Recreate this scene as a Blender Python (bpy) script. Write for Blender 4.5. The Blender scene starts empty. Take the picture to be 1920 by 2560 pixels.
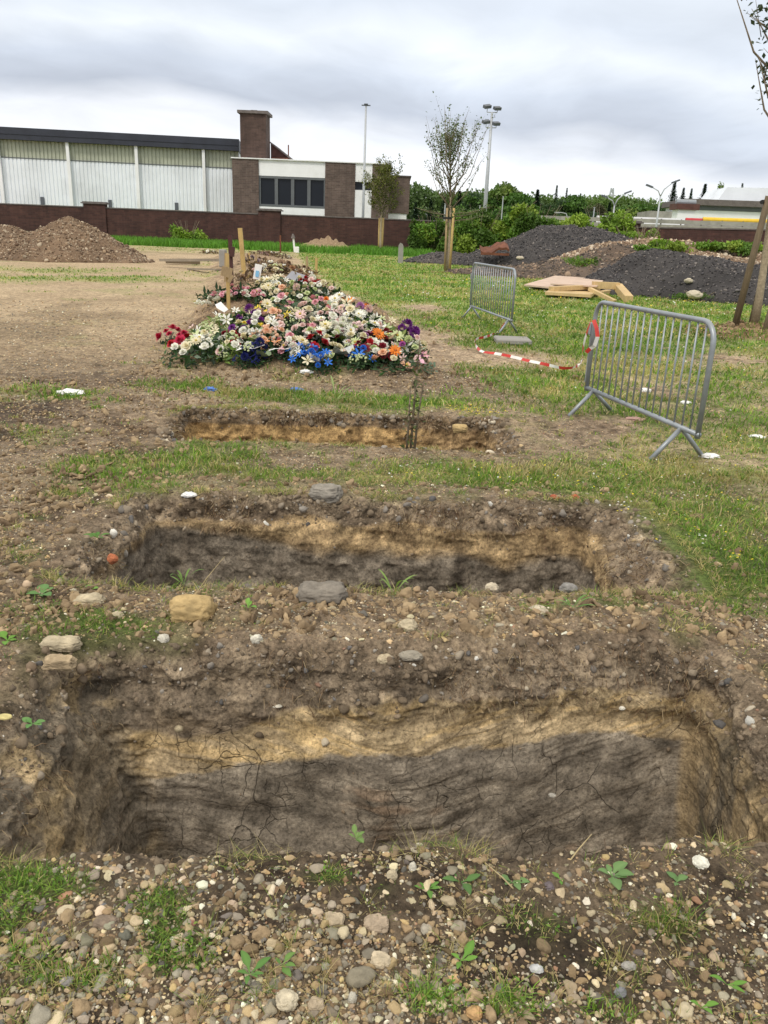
import bpy, math, random
import numpy as np
from math import radians, sin, cos, pi, tan, atan2, sqrt
random.seed(7)
RNG = np.random.default_rng(11)

# ------------------------------------------------------------------ camera, sky, sun, exposure
scene = bpy.context.scene
C = scene.collection
CAM_H, PITCH, ROLL, FPX = 1.65, radians(19.05), radians(2.3), 2030.0
cam_d = bpy.data.cameras.new('camera')
cam = bpy.data.objects.new('camera', cam_d)
C.objects.link(cam)
cam_d.sensor_fit = 'VERTICAL'
cam_d.sensor_height = 36.0
cam_d.lens = 36.0 * FPX / 2560.0
cam_d.clip_start = 0.05
cam_d.clip_end = 8000
from mathutils import Matrix, Vector
CAM_M = Matrix.Rotation(pi / 2 - PITCH, 4, 'X') @ Matrix.Rotation(ROLL, 4, 'Z')
cam.matrix_world = Matrix.Translation((0, 0, CAM_H)) @ CAM_M
scene.camera = cam

scene.view_settings.view_transform = 'Standard'
scene.view_settings.look = 'None'
scene.view_settings.exposure = 0.27
scene.view_settings.gamma = 1.0
scene.view_settings.use_curve_mapping = False

SUN_EL, SUN_AZ = radians(50), radians(212)      # high veiled sun behind the cloud, over the viewer's left shoulder
world = bpy.data.worlds.new('World')
scene.world = world
world.use_nodes = True
nt = world.node_tree
nt.nodes.clear()


class NT:
    """small helper around a node tree"""
    def __init__(self, tree):
        self.t = tree

    def n(self, kind, **kw):
        nd = self.t.nodes.new(kind)
        for k, v in kw.items():
            if k.startswith('i_'):
                nd.inputs[k[2:].replace('_', ' ')].default_value = v
            else:
                setattr(nd, k, v)
        return nd

    def l(self, a, b):
        self.t.links.new(a, b)

    def math(self, op, a, b=None, c=None, clamp=False):
        nd = self.t.nodes.new('ShaderNodeMath')
        nd.operation = op
        nd.use_clamp = clamp
        for k, x in enumerate((a, b, c)):
            if x is None:
                continue
            if isinstance(x, (int, float)):
                nd.inputs[k].default_value = x
            else:
                self.l(x, nd.inputs[k])
        return nd.outputs[0]

    def mix(self, f, a, b, mode='MIX'):
        nd = self.t.nodes.new('ShaderNodeMix')
        nd.data_type = 'RGBA'
        nd.blend_type = mode
        for k, x in ((0, f), (6, a), (7, b)):
            if isinstance(x, (int, float)):
                nd.inputs[k].default_value = x
            elif isinstance(x, tuple):
                nd.inputs[k].default_value = (*x[:3], 1)
            else:
                self.l(x, nd.inputs[k])
        return nd.outputs[2]

    def ramp(self, f, stops, interp='LINEAR'):
        nd = self.t.nodes.new('ShaderNodeValToRGB')
        cr = nd.color_ramp
        cr.interpolation = interp
        while len(cr.elements) < len(stops):
            cr.elements.new(0.5)
        for e, (p, col) in zip(cr.elements, stops):
            e.position = p
            e.color = (*col, 1) if isinstance(col, tuple) else (col, col, col, 1)
        if f is not None:
            self.l(f, nd.inputs[0])
        return nd.outputs[0]

    def noise(self, vec, scale, detail=4, rough=0.55, dist=0.0):
        nd = self.t.nodes.new('ShaderNodeTexNoise')
        nd.inputs['Scale'].default_value = scale
        nd.inputs['Detail'].default_value = detail
        nd.inputs['Roughness'].default_value = rough
        nd.inputs['Distortion'].default_value = dist
        if vec is not None:
            self.l(vec, nd.inputs['Vector'])
        return nd


W = NT(nt)
wo = W.n('ShaderNodeOutputWorld')
skyt = W.n('ShaderNodeTexSky', sky_type='NISHITA', sun_disc=False)
skyt.sun_elevation = SUN_EL
skyt.sun_rotation = SUN_AZ
bg1 = W.n('ShaderNodeBackground')
bg1.inputs['Strength'].default_value = 0.10
W.l(skyt.outputs[0], bg1.inputs['Color'])
tc = W.n('ShaderNodeTexCoord')
sep = W.n('ShaderNodeSeparateXYZ')
W.l(tc.outputs['Generated'], sep.inputs[0])
zc = W.math('MAXIMUM', sep.outputs[2], 0.0)
den = W.math('ADD', zc, 0.09)
cmb = W.n('ShaderNodeCombineXYZ')
W.l(W.math('DIVIDE', sep.outputs[0], den), cmb.inputs[0])
W.l(W.math('DIVIDE', sep.outputs[1], den), cmb.inputs[1])
mp = W.n('ShaderNodeMapping')
mp.inputs['Scale'].default_value = (0.60, 0.40, 1)
mp.inputs['Location'].default_value = (3.1, 1.4, 0)
W.l(cmb.outputs[0], mp.inputs['Vector'])
n_big = W.noise(mp.outputs[0], 1.1, 6, 0.5, 0.3)
n_det = W.noise(mp.outputs[0], 4.0, 5, 0.55, 0.6)
n_low = W.noise(tc.outputs['Generated'], 2.2, 3, 0.5)
wob = W.math('MULTIPLY', W.math('SUBTRACT', n_low.outputs[0], 0.5), 0.16)
wob2 = W.math('MULTIPLY', W.math('SUBTRACT', n_big.outputs[0], 0.5), 0.10)
# the slanting bank of cloud: lower and darker towards the right
zz = W.math('ADD', W.math('ADD', zc, wob), W.math('ADD', wob2, W.math('MULTIPLY', sep.outputs[0], 0.045)))
band = W.ramp(zz, [(0.0, (.90, .92, 1.0)), (0.045, (.92, .93, .99)), (0.075, (.86, .88, .97)), (0.105, (.53, .57, .68)),
                   (0.140, (.62, .67, .79)), (0.175, (.82, .86, .95)), (0.205, (.68, .73, .84)), (0.26, (.76, .81, .91)), (0.45, (.95, .95, .95)),
                   (1.0, (1.15, 1.10, 1.03))])
dmul = W.ramp(n_big.outputs[0], [(0.32, 0.93), (0.5, 1.0), (0.66, 1.10)])
dmul2 = W.ramp(n_det.outputs[0], [(0.25, 0.93), (0.75, 1.07)])
ccol = W.mix(1.0, W.mix(1.0, band, dmul, 'MULTIPLY'), dmul2, 'MULTIPLY')
bg2 = W.n('ShaderNodeBackground')
bg2.inputs['Strength'].default_value = 1.0
W.l(W.mix(1.0, ccol, (.985, .99, .955), 'MULTIPLY'), bg2.inputs['Color'])
mxs = W.n('ShaderNodeMixShader')
mxs.inputs[0].default_value = 0.94
W.l(bg1.outputs[0], mxs.inputs[1])
W.l(bg2.outputs[0], mxs.inputs[2])
W.l(mxs.outputs[0], wo.inputs['Surface'])

sd = bpy.data.lights.new('sun', 'SUN')
sd.energy = 1.5
sd.angle = radians(11)
sd.color = (1.0, 0.94, 0.83)
sun = bpy.data.objects.new('sun', sd)
C.objects.link(sun)
# direction the light comes from
sv = Vector((sin(SUN_AZ) * cos(SUN_EL), cos(SUN_AZ) * cos(SUN_EL), sin(SUN_EL)))
sun.rotation_euler = sv.to_track_quat('Z', 'Y').to_euler()

CM = np.array(CAM_M.to_3x3())


def ray(u, v):
    return CM @ np.array([(u - 960) / FPX, (1280 - v) / FPX, -1.0])


def G(u, v, z=0.0):
    """the ground point seen at photo pixel u, v"""
    d = ray(u, v)
    t = (z - CAM_H) / d[2]
    return np.array([0, 0, CAM_H]) + t * d


def at(u, v, y):
    """the point at distance y seen at photo pixel u, v"""
    d = ray(u, v)
    return np.array([0, 0, CAM_H]) + d * (y / d[1])


# ------------------------------------------------------------------ noise in numpy
def _h(ix, iy, iz):
    n = (ix.astype(np.uint32) * np.uint32(374761393) + iy.astype(np.uint32) * np.uint32(668265263)
         + iz.astype(np.uint32) * np.uint32(2246822519))
    n = (n ^ (n >> np.uint32(13))) * np.uint32(1274126177)
    n ^= n >> np.uint32(16)
    return (n & np.uint32(0xffffff)).astype(np.float32) / np.float32(0xffffff)


def vnoise(x, y, z):
    xi, yi, zi = np.floor(x), np.floor(y), np.floor(z)
    fx, fy, fz = (x - xi).astype(np.float32), (y - yi).astype(np.float32), (z - zi).astype(np.float32)
    xi, yi, zi = xi.astype(np.int64), yi.astype(np.int64), zi.astype(np.int64)
    fx = fx * fx * (3 - 2 * fx)
    fy = fy * fy * (3 - 2 * fy)
    fz = fz * fz * (3 - 2 * fz)
    r = 0
    for dx in (0, 1):
        wx = fx if dx else 1 - fx
        for dy in (0, 1):
            wy = fy if dy else 1 - fy
            for dz in (0, 1):
                wz = fz if dz else 1 - fz
                r = r + wx * wy * wz * _h(xi + dx, yi + dy, zi + dz)
    return r


def fbm(x, y, z=0.0, scale=1.0, octv=4, gain=0.5, seed=0.0, ridged=False):
    x = np.asarray(x, dtype=np.float64) * scale + seed * 17.3
    y = np.asarray(y, dtype=np.float64) * scale + seed * 5.7
    z = np.zeros_like(x) + np.asarray(z) * scale + seed * 3.1
    a, s, t = 1.0, 0.0, 0.0
    for k in range(octv):
        n = vnoise(x, y, z) * 2 - 1
        if ridged:
            n = 1 - 2 * np.abs(n)
        s = s + a * n
        t += a
        a *= gain
        x, y, z = x * 2.03 + 11.1, y * 2.03 + 7.7, z * 2.03 + 3.3
    return s / t        # about -1..1


def sstep(a, b, x):
    t = np.clip((x - a) / (b - a), 0, 1)
    return t * t * (3 - 2 * t)


# ------------------------------------------------------------------ mesh helpers
def mesh_from(name, verts, faces=None, quads=None, tris=None, smooth=False, mat=None, col=None, colname='Col', polys=None):
    """verts Nx3; quads Nx4 and/or tris Nx3 index arrays"""
    me = bpy.data.meshes.new(name)
    verts = np.asarray(verts, dtype=np.float32)
    me.vertices.add(len(verts))
    me.vertices.foreach_set('co', verts.ravel())
    parts, starts, tot, off = [], [], [], 0
    for arr, k in ((quads, 4), (tris, 3)):
        if arr is None or len(arr) == 0:
            continue
        arr = np.asarray(arr, dtype=np.int32)
        parts.append(arr.ravel())
        starts.append(off + np.arange(len(arr), dtype=np.int32) * k)
        tot.append(np.full(len(arr), k, dtype=np.int32))
        off += len(arr) * k
    if polys:
        fl = [i for p in polys for i in p]
        parts.append(np.array(fl, dtype=np.int32))
        ln = np.array([len(p) for p in polys], dtype=np.int32)
        starts.append(off + np.concatenate([[0], np.cumsum(ln)[:-1]]).astype(np.int32))
        tot.append(ln)
        off += len(fl)
    li = np.concatenate(parts)
    st = np.concatenate(starts)
    tt = np.concatenate(tot)
    me.loops.add(len(li))
    me.loops.foreach_set('vertex_index', li)
    me.polygons.add(len(st))
    me.polygons.foreach_set('loop_start', st)
    me.polygons.foreach_set('loop_total', tt)
    me.polygons.foreach_set('use_smooth', np.full(len(st), smooth, dtype=bool))
    if col is not None:
        at_ = me.color_attributes.new(colname, 'FLOAT_COLOR', 'POINT')
        c4 = np.ones((len(verts), 4), dtype=np.float32)
        c4[:, :col.shape[1]] = col
        at_.data.foreach_set('color', c4.ravel())
    me.update(calc_edges=True)
    if mat is not None:
        for m in (mat if isinstance(mat, (list, tuple)) else [mat]):
            me.materials.append(m)
    return me


def add_attr(me, name, vals):
    a = me.attributes.new(name, 'FLOAT', 'POINT')
    a.data.foreach_set('value', np.asarray(vals, dtype=np.float32))


def link(name, me, parent=None, loc=None, label=None, cat=None, group=None, kind=None):
    o = bpy.data.objects.new(name, me)
    C.objects.link(o)
    if parent is not None:
        o.parent = parent
    if loc is not None:
        o.location = loc
    return tag(o, label, cat, group, kind)


def tag(o, label=None, cat=None, group=None, kind=None):
    if cat and not kind:
        kind = 'thing'
    for k, v in (('label', label), ('category', cat), ('group', group), ('kind', kind)):
        if v:
            o[k] = v
    return o


def empty(name, loc, label=None, cat=None, group=None, rz=0.0):
    o = bpy.data.objects.new(name, None)
    o.empty_display_size = 0.1
    C.objects.link(o)
    o.location = loc
    o.rotation_euler = (0, 0, rz)
    return tag(o, label, cat, group)


class MB:
    """collects shapes for one mesh"""
    def __init__(self):
        self.v, self.f = [], []

    def add(self, vs, fs):
        o = len(self.v)
        self.v += [tuple(map(float, p)) for p in vs]
        self.f += [tuple(i + o for i in f) for f in fs]
        return self

    def box(self, x0, x1, y0, y1, z0, z1, rot=None, c=None, bev=0.0):
        if bev > 0:
            return self.bbox(x0, x1, y0, y1, z0, z1, bev)
        vs = [(x, y, z) for x in (x0, x1) for y in (y0, y1) for z in (z0, z1)]
        return self.add(vs, [(0, 1, 3, 2), (4, 6, 7, 5), (0, 4, 5, 1), (2, 3, 7, 6), (0, 2, 6, 4), (1, 5, 7, 3)])

    def bbox(self, x0, x1, y0, y1, z0, z1, b):
        # chamfered box
        xs, ys, zs = (x0, x1), (y0, y1), (z0, z1)
        vs, idx = [], {}
        for i in (0, 1):
            for j in (0, 1):
                for k in (0, 1):
                    sx, sy, sz = 1 - 2 * i, 1 - 2 * j, 1 - 2 * k
                    for a in range(3):
                        d = [b * sx, b * sy, b * sz]
                        d[a] = 0
                        idx[(i, j, k, a)] = len(vs)
                        vs.append((xs[i] + d[0], ys[j] + d[1], zs[k] + d[2]))
        F = []
        for a in range(3):
            b1, b2 = [q for q in range(3) if q != a]
            for s in (0, 1):
                cyc = [(0, 0), (1, 0), (1, 1), (0, 1)]
                f = []
                for p, q in cyc:
                    key = [0, 0, 0]
                    key[a], key[b1], key[b2] = s, p, q
                    f.append(idx[(*key, a)])
                F.append(tuple(f))
                for p in (0, 1):
                    pass
            for p in (0, 1):
                for q in (0, 1):
                    k0, k1 = [0, 0, 0], [0, 0, 0]
                    k0[a], k1[a] = 0, 1
                    k0[b1] = k1[b1] = p
                    k0[b2] = k1[b2] = q
                    F.append((idx[(*k0, b1)], idx[(*k1, b1)], idx[(*k1, b2)], idx[(*k0, b2)]))
        for i in (0, 1):
            for j in (0, 1):
                for k in (0, 1):
                    F.append((idx[(i, j, k, 0)], idx[(i, j, k, 1)], idx[(i, j, k, 2)]))
        return self.add(vs, F)

    def tube(self, pts, rad, n=8, caps=True):
        pts = [np.array(p, float) for p in pts]
        if np.isscalar(rad):
            rad = [rad] * len(pts)
        vs, fs = [], []
        prev = None
        for i, p in enumerate(pts):
            a = pts[max(i - 1, 0)]
            b = pts[min(i + 1, len(pts) - 1)]
            t = b - a
            t = t / (np.linalg.norm(t) + 1e-9)
            if prev is None:
                r = np.array([0, 0, 1.0]) if abs(t[2]) < 0.9 else np.array([1.0, 0, 0])
                u = np.cross(t, r)
            else:
                u = prev - t * np.dot(prev, t)
            u /= np.linalg.norm(u) + 1e-9
            prev = u
            w = np.cross(t, u)
            for k in range(n):
                an = 2 * pi * k / n
                vs.append(p + rad[i] * (cos(an) * u + sin(an) * w))
        for i in range(len(pts) - 1):
            for k in range(n):
                a, b = i * n + k, i * n + (k + 1) % n
                fs.append((a, b, b + n, a + n))
        if caps:
            fs.append(tuple(range(n - 1, -1, -1)))
            fs.append(tuple((len(pts) - 1) * n + k for k in range(n)))
        return self.add(vs, fs)

    def plank(self, a, b, w, t, up=(0, 0, 1)):
        """board from a to b, width w, thickness t"""
        a, b, up = np.array(a, float), np.array(b, float), np.array(up, float)
        d = b - a
        L = np.linalg.norm(d)
        d /= L
        s = np.cross(d, up)
        s /= np.linalg.norm(s)
        n = np.cross(s, d)
        vs = [a + d * L * i + s * w * (j - .5) + n * t * (k - .5) for i in (0, 1) for j in (0, 1) for k in (0, 1)]
        return self.add(vs, [(0, 1, 3, 2), (4, 6, 7, 5), (0, 4, 5, 1), (2, 3, 7, 6), (0, 2, 6, 4), (1, 5, 7, 3)])

    def prism(self, outline, y0, y1):
        """outline of (x, z) points pushed from y0 to y1"""
        n = len(outline)
        vs = [(x, y0, z) for x, z in outline] + [(x, y1, z) for x, z in outline]
        fs = [tuple(range(n)), tuple(range(2 * n - 1, n - 1, -1))]
        fs += [(i, i + n, (i + 1) % n + n, (i + 1) % n) for i in range(n)]
        return self.add(vs, fs)

    def mesh(self, name, mat, smooth=False):
        return mesh_from(name, np.array(self.v), polys=self.f, smooth=smooth, mat=mat)

    def build(self, name, mat, parent=None, smooth=False, loc=None, **kw):
        return link(name, self.mesh(name, mat, smooth), parent, loc, **kw)


# ------------------------------------------------------------------ materials
def new_mat(name):
    m = bpy.data.materials.new(name)
    m.use_nodes = True
    t = NT(m.node_tree)
    p = m.node_tree.nodes['Principled BSDF']
    return m, t, p


def simple_mat(name, col, rough=0.7, var=0.15, vscale=8.0, bump=0.0, bscale=40.0, metal=0.0, spec=0.4, dirt=None, dirt_amt=0.4, stretch=None):
    m, t, p = new_mat(name)
    tcn = t.n('ShaderNodeTexCoord')
    vec = tcn.outputs['Object']
    if stretch:
        mpn = t.n('ShaderNodeMapping')
        mpn.inputs['Scale'].default_value = stretch
        t.l(vec, mpn.inputs['Vector'])
        vec = mpn.outputs[0]
    nz = t.noise(vec, vscale, 5, 0.6)
    c = tuple(col)
    lo = tuple(x * (1 - var) for x in c)
    hi = tuple(min(1, x * (1 + var)) for x in c)
    out = t.ramp(nz.outputs[0], [(0.3, lo), (0.7, hi)])
    if dirt:
        nd = t.noise(vec, vscale * 0.37, 6, 0.65)
        msk = t.ramp(nd.outputs[0], [(0.48, 0.0), (0.68, dirt_amt)])
        out = t.mix(msk, out, dirt)
    t.l(out, p.inputs['Base Color'])
    p.inputs['Roughness'].default_value = rough
    p.inputs['Metallic'].default_value = metal
    p.inputs['Specular IOR Level'].default_value = spec
    if bump > 0:
        nb = t.noise(vec, bscale, 6, 0.6)
        bn = t.n('ShaderNodeBump')
        bn.inputs['Strength'].default_value = 1.0
        bn.inputs['Distance'].default_value = bump
        t.l(nb.outputs[0], bn.inputs['Height'])
        t.l(bn.outputs[0], p.inputs['Normal'])
    return m


def attr_mat(name, rough=0.9, var=0.2, vscale=60.0, bump=0.0, bscale=120.0, trans=0.0, spec=0.3):
    """colour from the mesh's own colour attribute with fine noise on it"""
    m, t, p = new_mat(name)
    a = t.n('ShaderNodeAttribute', attribute_name='Col')
    g = t.n('ShaderNodeNewGeometry')
    nz = t.noise(g.outputs['Position'], vscale, 4, 0.65)
    mul = t.ramp(nz.outputs[0], [(0.25, 1 - var), (0.75, 1 + var)])
    col = t.mix(1.0, a.outputs['Color'], mul, 'MULTIPLY')
    t.l(col, p.inputs['Base Color'])
    p.inputs['Roughness'].default_value = rough
    p.inputs['Specular IOR Level'].default_value = spec
    if bump > 0:
        nb = t.noise(g.outputs['Position'], bscale, 5, 0.65)
        bn = t.n('ShaderNodeBump')
        bn.inputs['Distance'].default_value = bump
        t.l(nb.outputs[0], bn.inputs['Height'])
        t.l(bn.outputs[0], p.inputs['Normal'])
    if trans > 0:
        tr = t.n('ShaderNodeBsdfTranslucent')
        t.l(t.mix(1.0, col, (1.0, 1.1, 0.6), 'MULTIPLY'), tr.inputs['Color'])
        ms = t.n('ShaderNodeMixShader')
        ms.inputs[0].default_value = trans
        t.l(p.outputs[0], ms.inputs[1])
        t.l(tr.outputs[0], ms.inputs[2])
        t.l(ms.outputs[0], t.t.nodes['Material Output'].inputs['Surface'])
    return m


def soil_mat():
    m, t, p = new_mat('soil')
    a = t.n('ShaderNodeAttribute', attribute_name='Col')
    cl = t.n('ShaderNodeAttribute', attribute_name='clay')
    g = t.n('ShaderNodeNewGeometry')
    pos = g.outputs['Position']
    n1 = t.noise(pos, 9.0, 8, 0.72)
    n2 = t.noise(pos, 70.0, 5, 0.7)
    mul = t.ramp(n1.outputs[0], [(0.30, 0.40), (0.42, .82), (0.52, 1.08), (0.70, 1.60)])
    mul2 = t.ramp(n2.outputs[0], [(0.30, 0.36), (0.45, .95), (0.7, 1.45)])  # dark end paints in the shade of gaps between crumbs
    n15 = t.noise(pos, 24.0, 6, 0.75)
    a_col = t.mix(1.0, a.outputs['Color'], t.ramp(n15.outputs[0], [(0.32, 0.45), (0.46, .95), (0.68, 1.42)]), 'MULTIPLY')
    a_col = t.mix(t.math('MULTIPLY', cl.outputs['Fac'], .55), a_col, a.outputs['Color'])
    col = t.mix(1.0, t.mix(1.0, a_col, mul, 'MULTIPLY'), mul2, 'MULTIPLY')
    # drying cracks in the smooth clay
    wn = t.noise(pos, 5.0, 3, 0.5)
    wv = t.n('ShaderNodeVectorMath', operation='SCALE')
    t.l(wn.outputs['Color'], wv.inputs[0])
    wv.inputs['Scale'].default_value = 0.16
    ad = t.n('ShaderNodeVectorMath', operation='ADD')
    t.l(pos, ad.inputs[0])
    t.l(wv.outputs[0], ad.inputs[1])
    mpn = t.n('ShaderNodeMapping')
    mpn.inputs['Scale'].default_value = (1.0, 1.0, 0.8)
    t.l(ad.outputs[0], mpn.inputs['Vector'])
    heights = []
    crack = None
    for sc, wd in ((4.6, 0.005), (11.0, 0.009)):
        vo = t.n('ShaderNodeTexVoronoi', feature='DISTANCE_TO_EDGE')
        vo.inputs['Scale'].default_value = sc
        t.l(mpn.outputs[0], vo.inputs['Vector'])
        k = t.ramp(vo.outputs['Distance'], [(0.0, 1.0), (wd, 0.85), (wd * 2.2, 0.0)])
        gate = t.noise(pos, 2.6 if sc < 8 else 3.7, 2, 0.5)
        gk = t.ramp(gate.outputs[0], [(0.50, 0.0), (0.60, 1.0)])
        k = t.math('MULTIPLY', k, gk)
        crack = k if crack is None else t.math('MAXIMUM', crack, k)
    crack = t.math('MULTIPLY', crack, cl.outputs['Fac'])
    col = t.mix(t.math('MULTIPLY', crack, 0.55), col, (0.03, 0.024, 0.018))
    t.l(col, p.inputs['Base Color'])
    p.inputs['Roughness'].default_value = 0.93
    rr = t.math('SUBTRACT', 0.95, t.math('MULTIPLY', cl.outputs['Fac'], 0.22))
    t.l(rr, p.inputs['Roughness'])
    p.inputs['Specular IOR Level'].default_value = 0.25
    # tool streaks on the clay, crumbs everywhere else
    mps = t.n('ShaderNodeMapping')
    mps.inputs['Rotation'].default_value = (0, radians(-22), 0)
    mps.inputs['Scale'].default_value = (3.0, 8.0, 17.0)
    t.l(ad.outputs[0], mps.inputs['Vector'])
    st = t.noise(pos, 26.0, 6, 0.65)
    nb = t.noise(pos, 38.0, 8, 0.75)
    rough_h = t.math('MULTIPLY', nb.outputs[0], 0.030)
    clay_h = t.math('ADD', t.math('MULTIPLY', st.outputs[0], 0.011), t.math('MULTIPLY', nb.outputs[0], 0.009))
    mixn = t.n('ShaderNodeMix')
    mixn.data_type = 'FLOAT'
    t.l(cl.outputs['Fac'], mixn.inputs[0])
    t.l(rough_h, mixn.inputs[2])
    t.l(clay_h, mixn.inputs[3])
    h = t.math('SUBTRACT', mixn.outputs[0], t.math('MULTIPLY', crack, 0.008))
    bn = t.n('ShaderNodeBump')
    bn.inputs['Distance'].default_value = 1.0
    bn.inputs['Strength'].default_value = 0.9
    t.l(h, bn.inputs['Height'])
    t.l(bn.outputs[0], p.inputs['Normal'])
    return m


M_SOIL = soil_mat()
M_STONE = attr_mat('pebble_stone', 0.85, 0.22, 45.0, 0.004, 160.0)
M_BLADE = attr_mat('grass_blade', 0.7, 0.12, 20.0, trans=0.3, spec=0.3)
M_LEAF = attr_mat('leaf', 0.6, 0.18, 3.0, trans=0.28, spec=0.35)

# ------------------------------------------------------------------ terrain
SP_Y = [9.0, 10.4, 15.5, 20.0, 28.0, 36.0, 50.0]
SP_X = [-1.10, -1.18, -1.85, -2.75, -4.40, -6.0, -8.6]


def mound(x, y):
    cx = np.interp(y, SP_Y, SP_X)
    n = fbm(x, y, 0, 0.7, 3, seed=3)
    d = np.abs(x - cx) / (1.85 + 0.25 * n)
    prof = np.clip(1 - d ** 2.4, 0, 1) ** 0.8
    front = sstep(9.25, 11.2, y + 0.25 * n)
    back = 1 - 0.5 * sstep(18, 24, y) - 0.5 * sstep(44, 52, y)
    und = 0.80 + 0.20 * np.cos((y - 12.2) * 2 * pi / 3.3)
    return 0.52 * prof * front * back * und


# pits: rim rectangle, neck rectangle (depth zn), floor rectangle (depth zf)
PITS = [
    dict(rim=(-1.42, 1.47, 1.80, 3.06), neck=(-1.17, 1.37, 1.86, 2.97), floor=(-0.84, 1.45, 1.98, 2.86), zn=-.24, zf=-1.30, seed=1,
         nt=1500, k=.10),
    dict(rim=(-1.62, 1.72, 3.57, 5.04), neck=(-1.47, 1.32, 3.62, 4.90), floor=(-1.40, 1.22, 3.78, 4.78), zn=-.14, zf=-0.95, seed=2,
         nt=1100, k=.05),
    dict(rim=(-1.92, 1.16, 6.28, 7.60), neck=(-1.82, 0.98, 6.33, 7.52), floor=(-1.70, 0.88, 6.40, 7.42), zn=-.08, zf=-0.70, seed=3,
         nt=800, k=.06),
]


def rect_sd(x, y, r, k=0.0):
    y = y - k * x
    cx, cy, hx, hy = (r[0] + r[1]) / 2, (r[2] + r[3]) / 2, (r[1] - r[0]) / 2, (r[3] - r[2]) / 2
    qx, qy = np.abs(x - cx) - hx, np.abs(y - cy) - hy
    return np.hypot(np.maximum(qx, 0), np.maximum(qy, 0)) + np.minimum(np.maximum(qx, qy), 0)


def H(x, y):
    x = np.asarray(x, float)
    y = np.asarray(y, float)
    r = np.hypot(x, y)
    near = 1 - sstep(9, 26, r)
    h = 0.05 * fbm(x, y, 0, 0.35, 3, seed=5) * (0.6 + 0.4 * near)
    h = h + 0.030 * fbm(x, y, 0, 2.6, 4, seed=6) * near + 0.017 * fbm(x, y, 0, 13, 4, gain=.6, seed=7, ridged=True) * near
    m = mound(x, y)
    h = h + m + 0.07 * np.clip(m * 5, 0, 1) * fbm(x, y, 0, 2.6, 5, gain=.6, seed=8, ridged=True)
    # spoil left on the strip between the two nearest pits and along their rims
    strip = np.exp(-((y - .07 * x - 3.28) / 0.18) ** 2) * sstep(-2.0, -1.3, x) * (1 - sstep(1.3, 1.9, x))
    h = h + strip * (0.022 + 0.04 * fbm(x, y, 0, 4.2, 4, seed=9))
    strip2 = np.exp(-((y - 6.15) / 0.22) ** 2) * sstep(-2.1, -1.3, x) * (1 - sstep(.2, 1.0, x))
    h = h + strip2 * 0.02
    s3 = np.exp(-((y - .085 * x - 1.72) / 0.13) ** 2) * sstep(-1.2, -.4, x)
    h = h + s3 * (0.008 + .02 * fbm(x, y, 0, 5, 3, seed=10))
    # clods round the planted tree, and two small heaps further off
    for cx, cy, rx, ry, hh in ((6.7, 15.3, 1.5, 1.2, .20), (1.9, 21.3, .6, .9, .06), (-5.6, 70.0, 2.2, 1.4, .8), (-14.5, 41, 5, 2.2, .10)):
        d = np.hypot((x - cx) / rx, (y - cy) / ry)
        h = h + hh * np.exp(-d * d * 1.3) * (1 + 0.6 * fbm(x, y, 0, 2.5, 4, seed=12, ridged=True))
    # ground banks up a little towards the rough corner at the back right
    h = h + 0.9 * sstep(5.5, 11, x) * sstep(31, 44, y) * (1 + .3 * fbm(x, y, 0, .5, 4, seed=13))
    h = h * (1 - sstep(90, 160, r))
    return h


def hit(u, v, zoff=0.0):
    """where the sight line through a photo pixel meets the terrain"""
    d = ray(u, v)
    d = d / d[1]
    ys = np.geomspace(1.0, 90, 1500)
    px, pz = d[0] * ys, CAM_H + d[2] * ys
    hh = H(px, ys) + zoff
    k = np.argmax(pz < hh)
    return np.array([px[k], ys[k], hh[k] - zoff])


BL = []   # grass patches: centre x, y, radii, amount


def patch(u, v, rx, ry, a):
    g = G(u, v)
    BL.append((g[0], g[1], rx, ry, a))


for a in ((100, 985, .55, .35, .9), (450, 965, .55, .35, .8), (660, 990, .5, .30, 1.0), (860, 1000, .8, .3, 1.1), (1000, 1010, .7, .3, .9), (230, 1185, .35, .2, .7),
          (300, 1165, .45, .3, 1.0), (480, 1150, .35, .25, .7), (320, 1230, .35, .18, .8), (165, 1235, .13, .1, .7), (100, 1300, .1, .06, .7),
          (450, 1215, .28, .2, .5), (560, 1180, .35, .25, .7), (700, 1195, .3, .2, .6), (900, 1200, .35, .16, .7), (1080, 1190, .4, .2, .7),
          (1300, 1215, .5, .25, 1.1), (1450, 1200, .6, .3, .8), (1600, 1290, .5, .25, .7), (1750, 1380, .45, .3, .9), (1850, 1460, .3, .2, .8),
          (1700, 1470, .25, .15, .9), (1560, 1000, .9, .5, .4), (1300, 940, .7, .5, .6), (1400, 970, .6, .4, .7), (1200, 870, .6, .5, .5),
          (1160, 1180, .4, .3, .7), (1650, 1170, .6, .3, .6), (1850, 1100, .6, .4, .5), (300, 1575, .16, .06, .9), (250, 1560, .1, .04, .6),
          (420, 1560, .05, .03, .5), (80, 1600, .05, .06, .5), (50, 2240, .10, .06, .8), (160, 2260, .08, .04, .5), (60, 2420, .06, .04, .5),
          (90, 2470, .07, .04, .5), (20, 2350, .04, .05, .6), (240, 2460, .05, .03, .5), (400, 2290, .06, .05, .4), (440, 2420, .07, .04, .5),
          (420, 2350, .05, .04, .5), (820, 2220, .05, .03, .5), (640, 2150, .04, .03, .5), (1080, 2510, .06, .04, .5),
          (960, 2260, .03, .02, .3), (700, 1535, .06, .03, .5), (1480, 1520, .12, .05, .5), (1370, 1520, .08, .04, .4),
          (1340, 2330, .08, .05, .3), (1500, 2420, .1, .05, .35), (1650, 2320, .07, .04, .4), (1500, 2530, .08, .04, .35), (1280, 2520, .07, .04, .3)):
    patch(*a)
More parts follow.
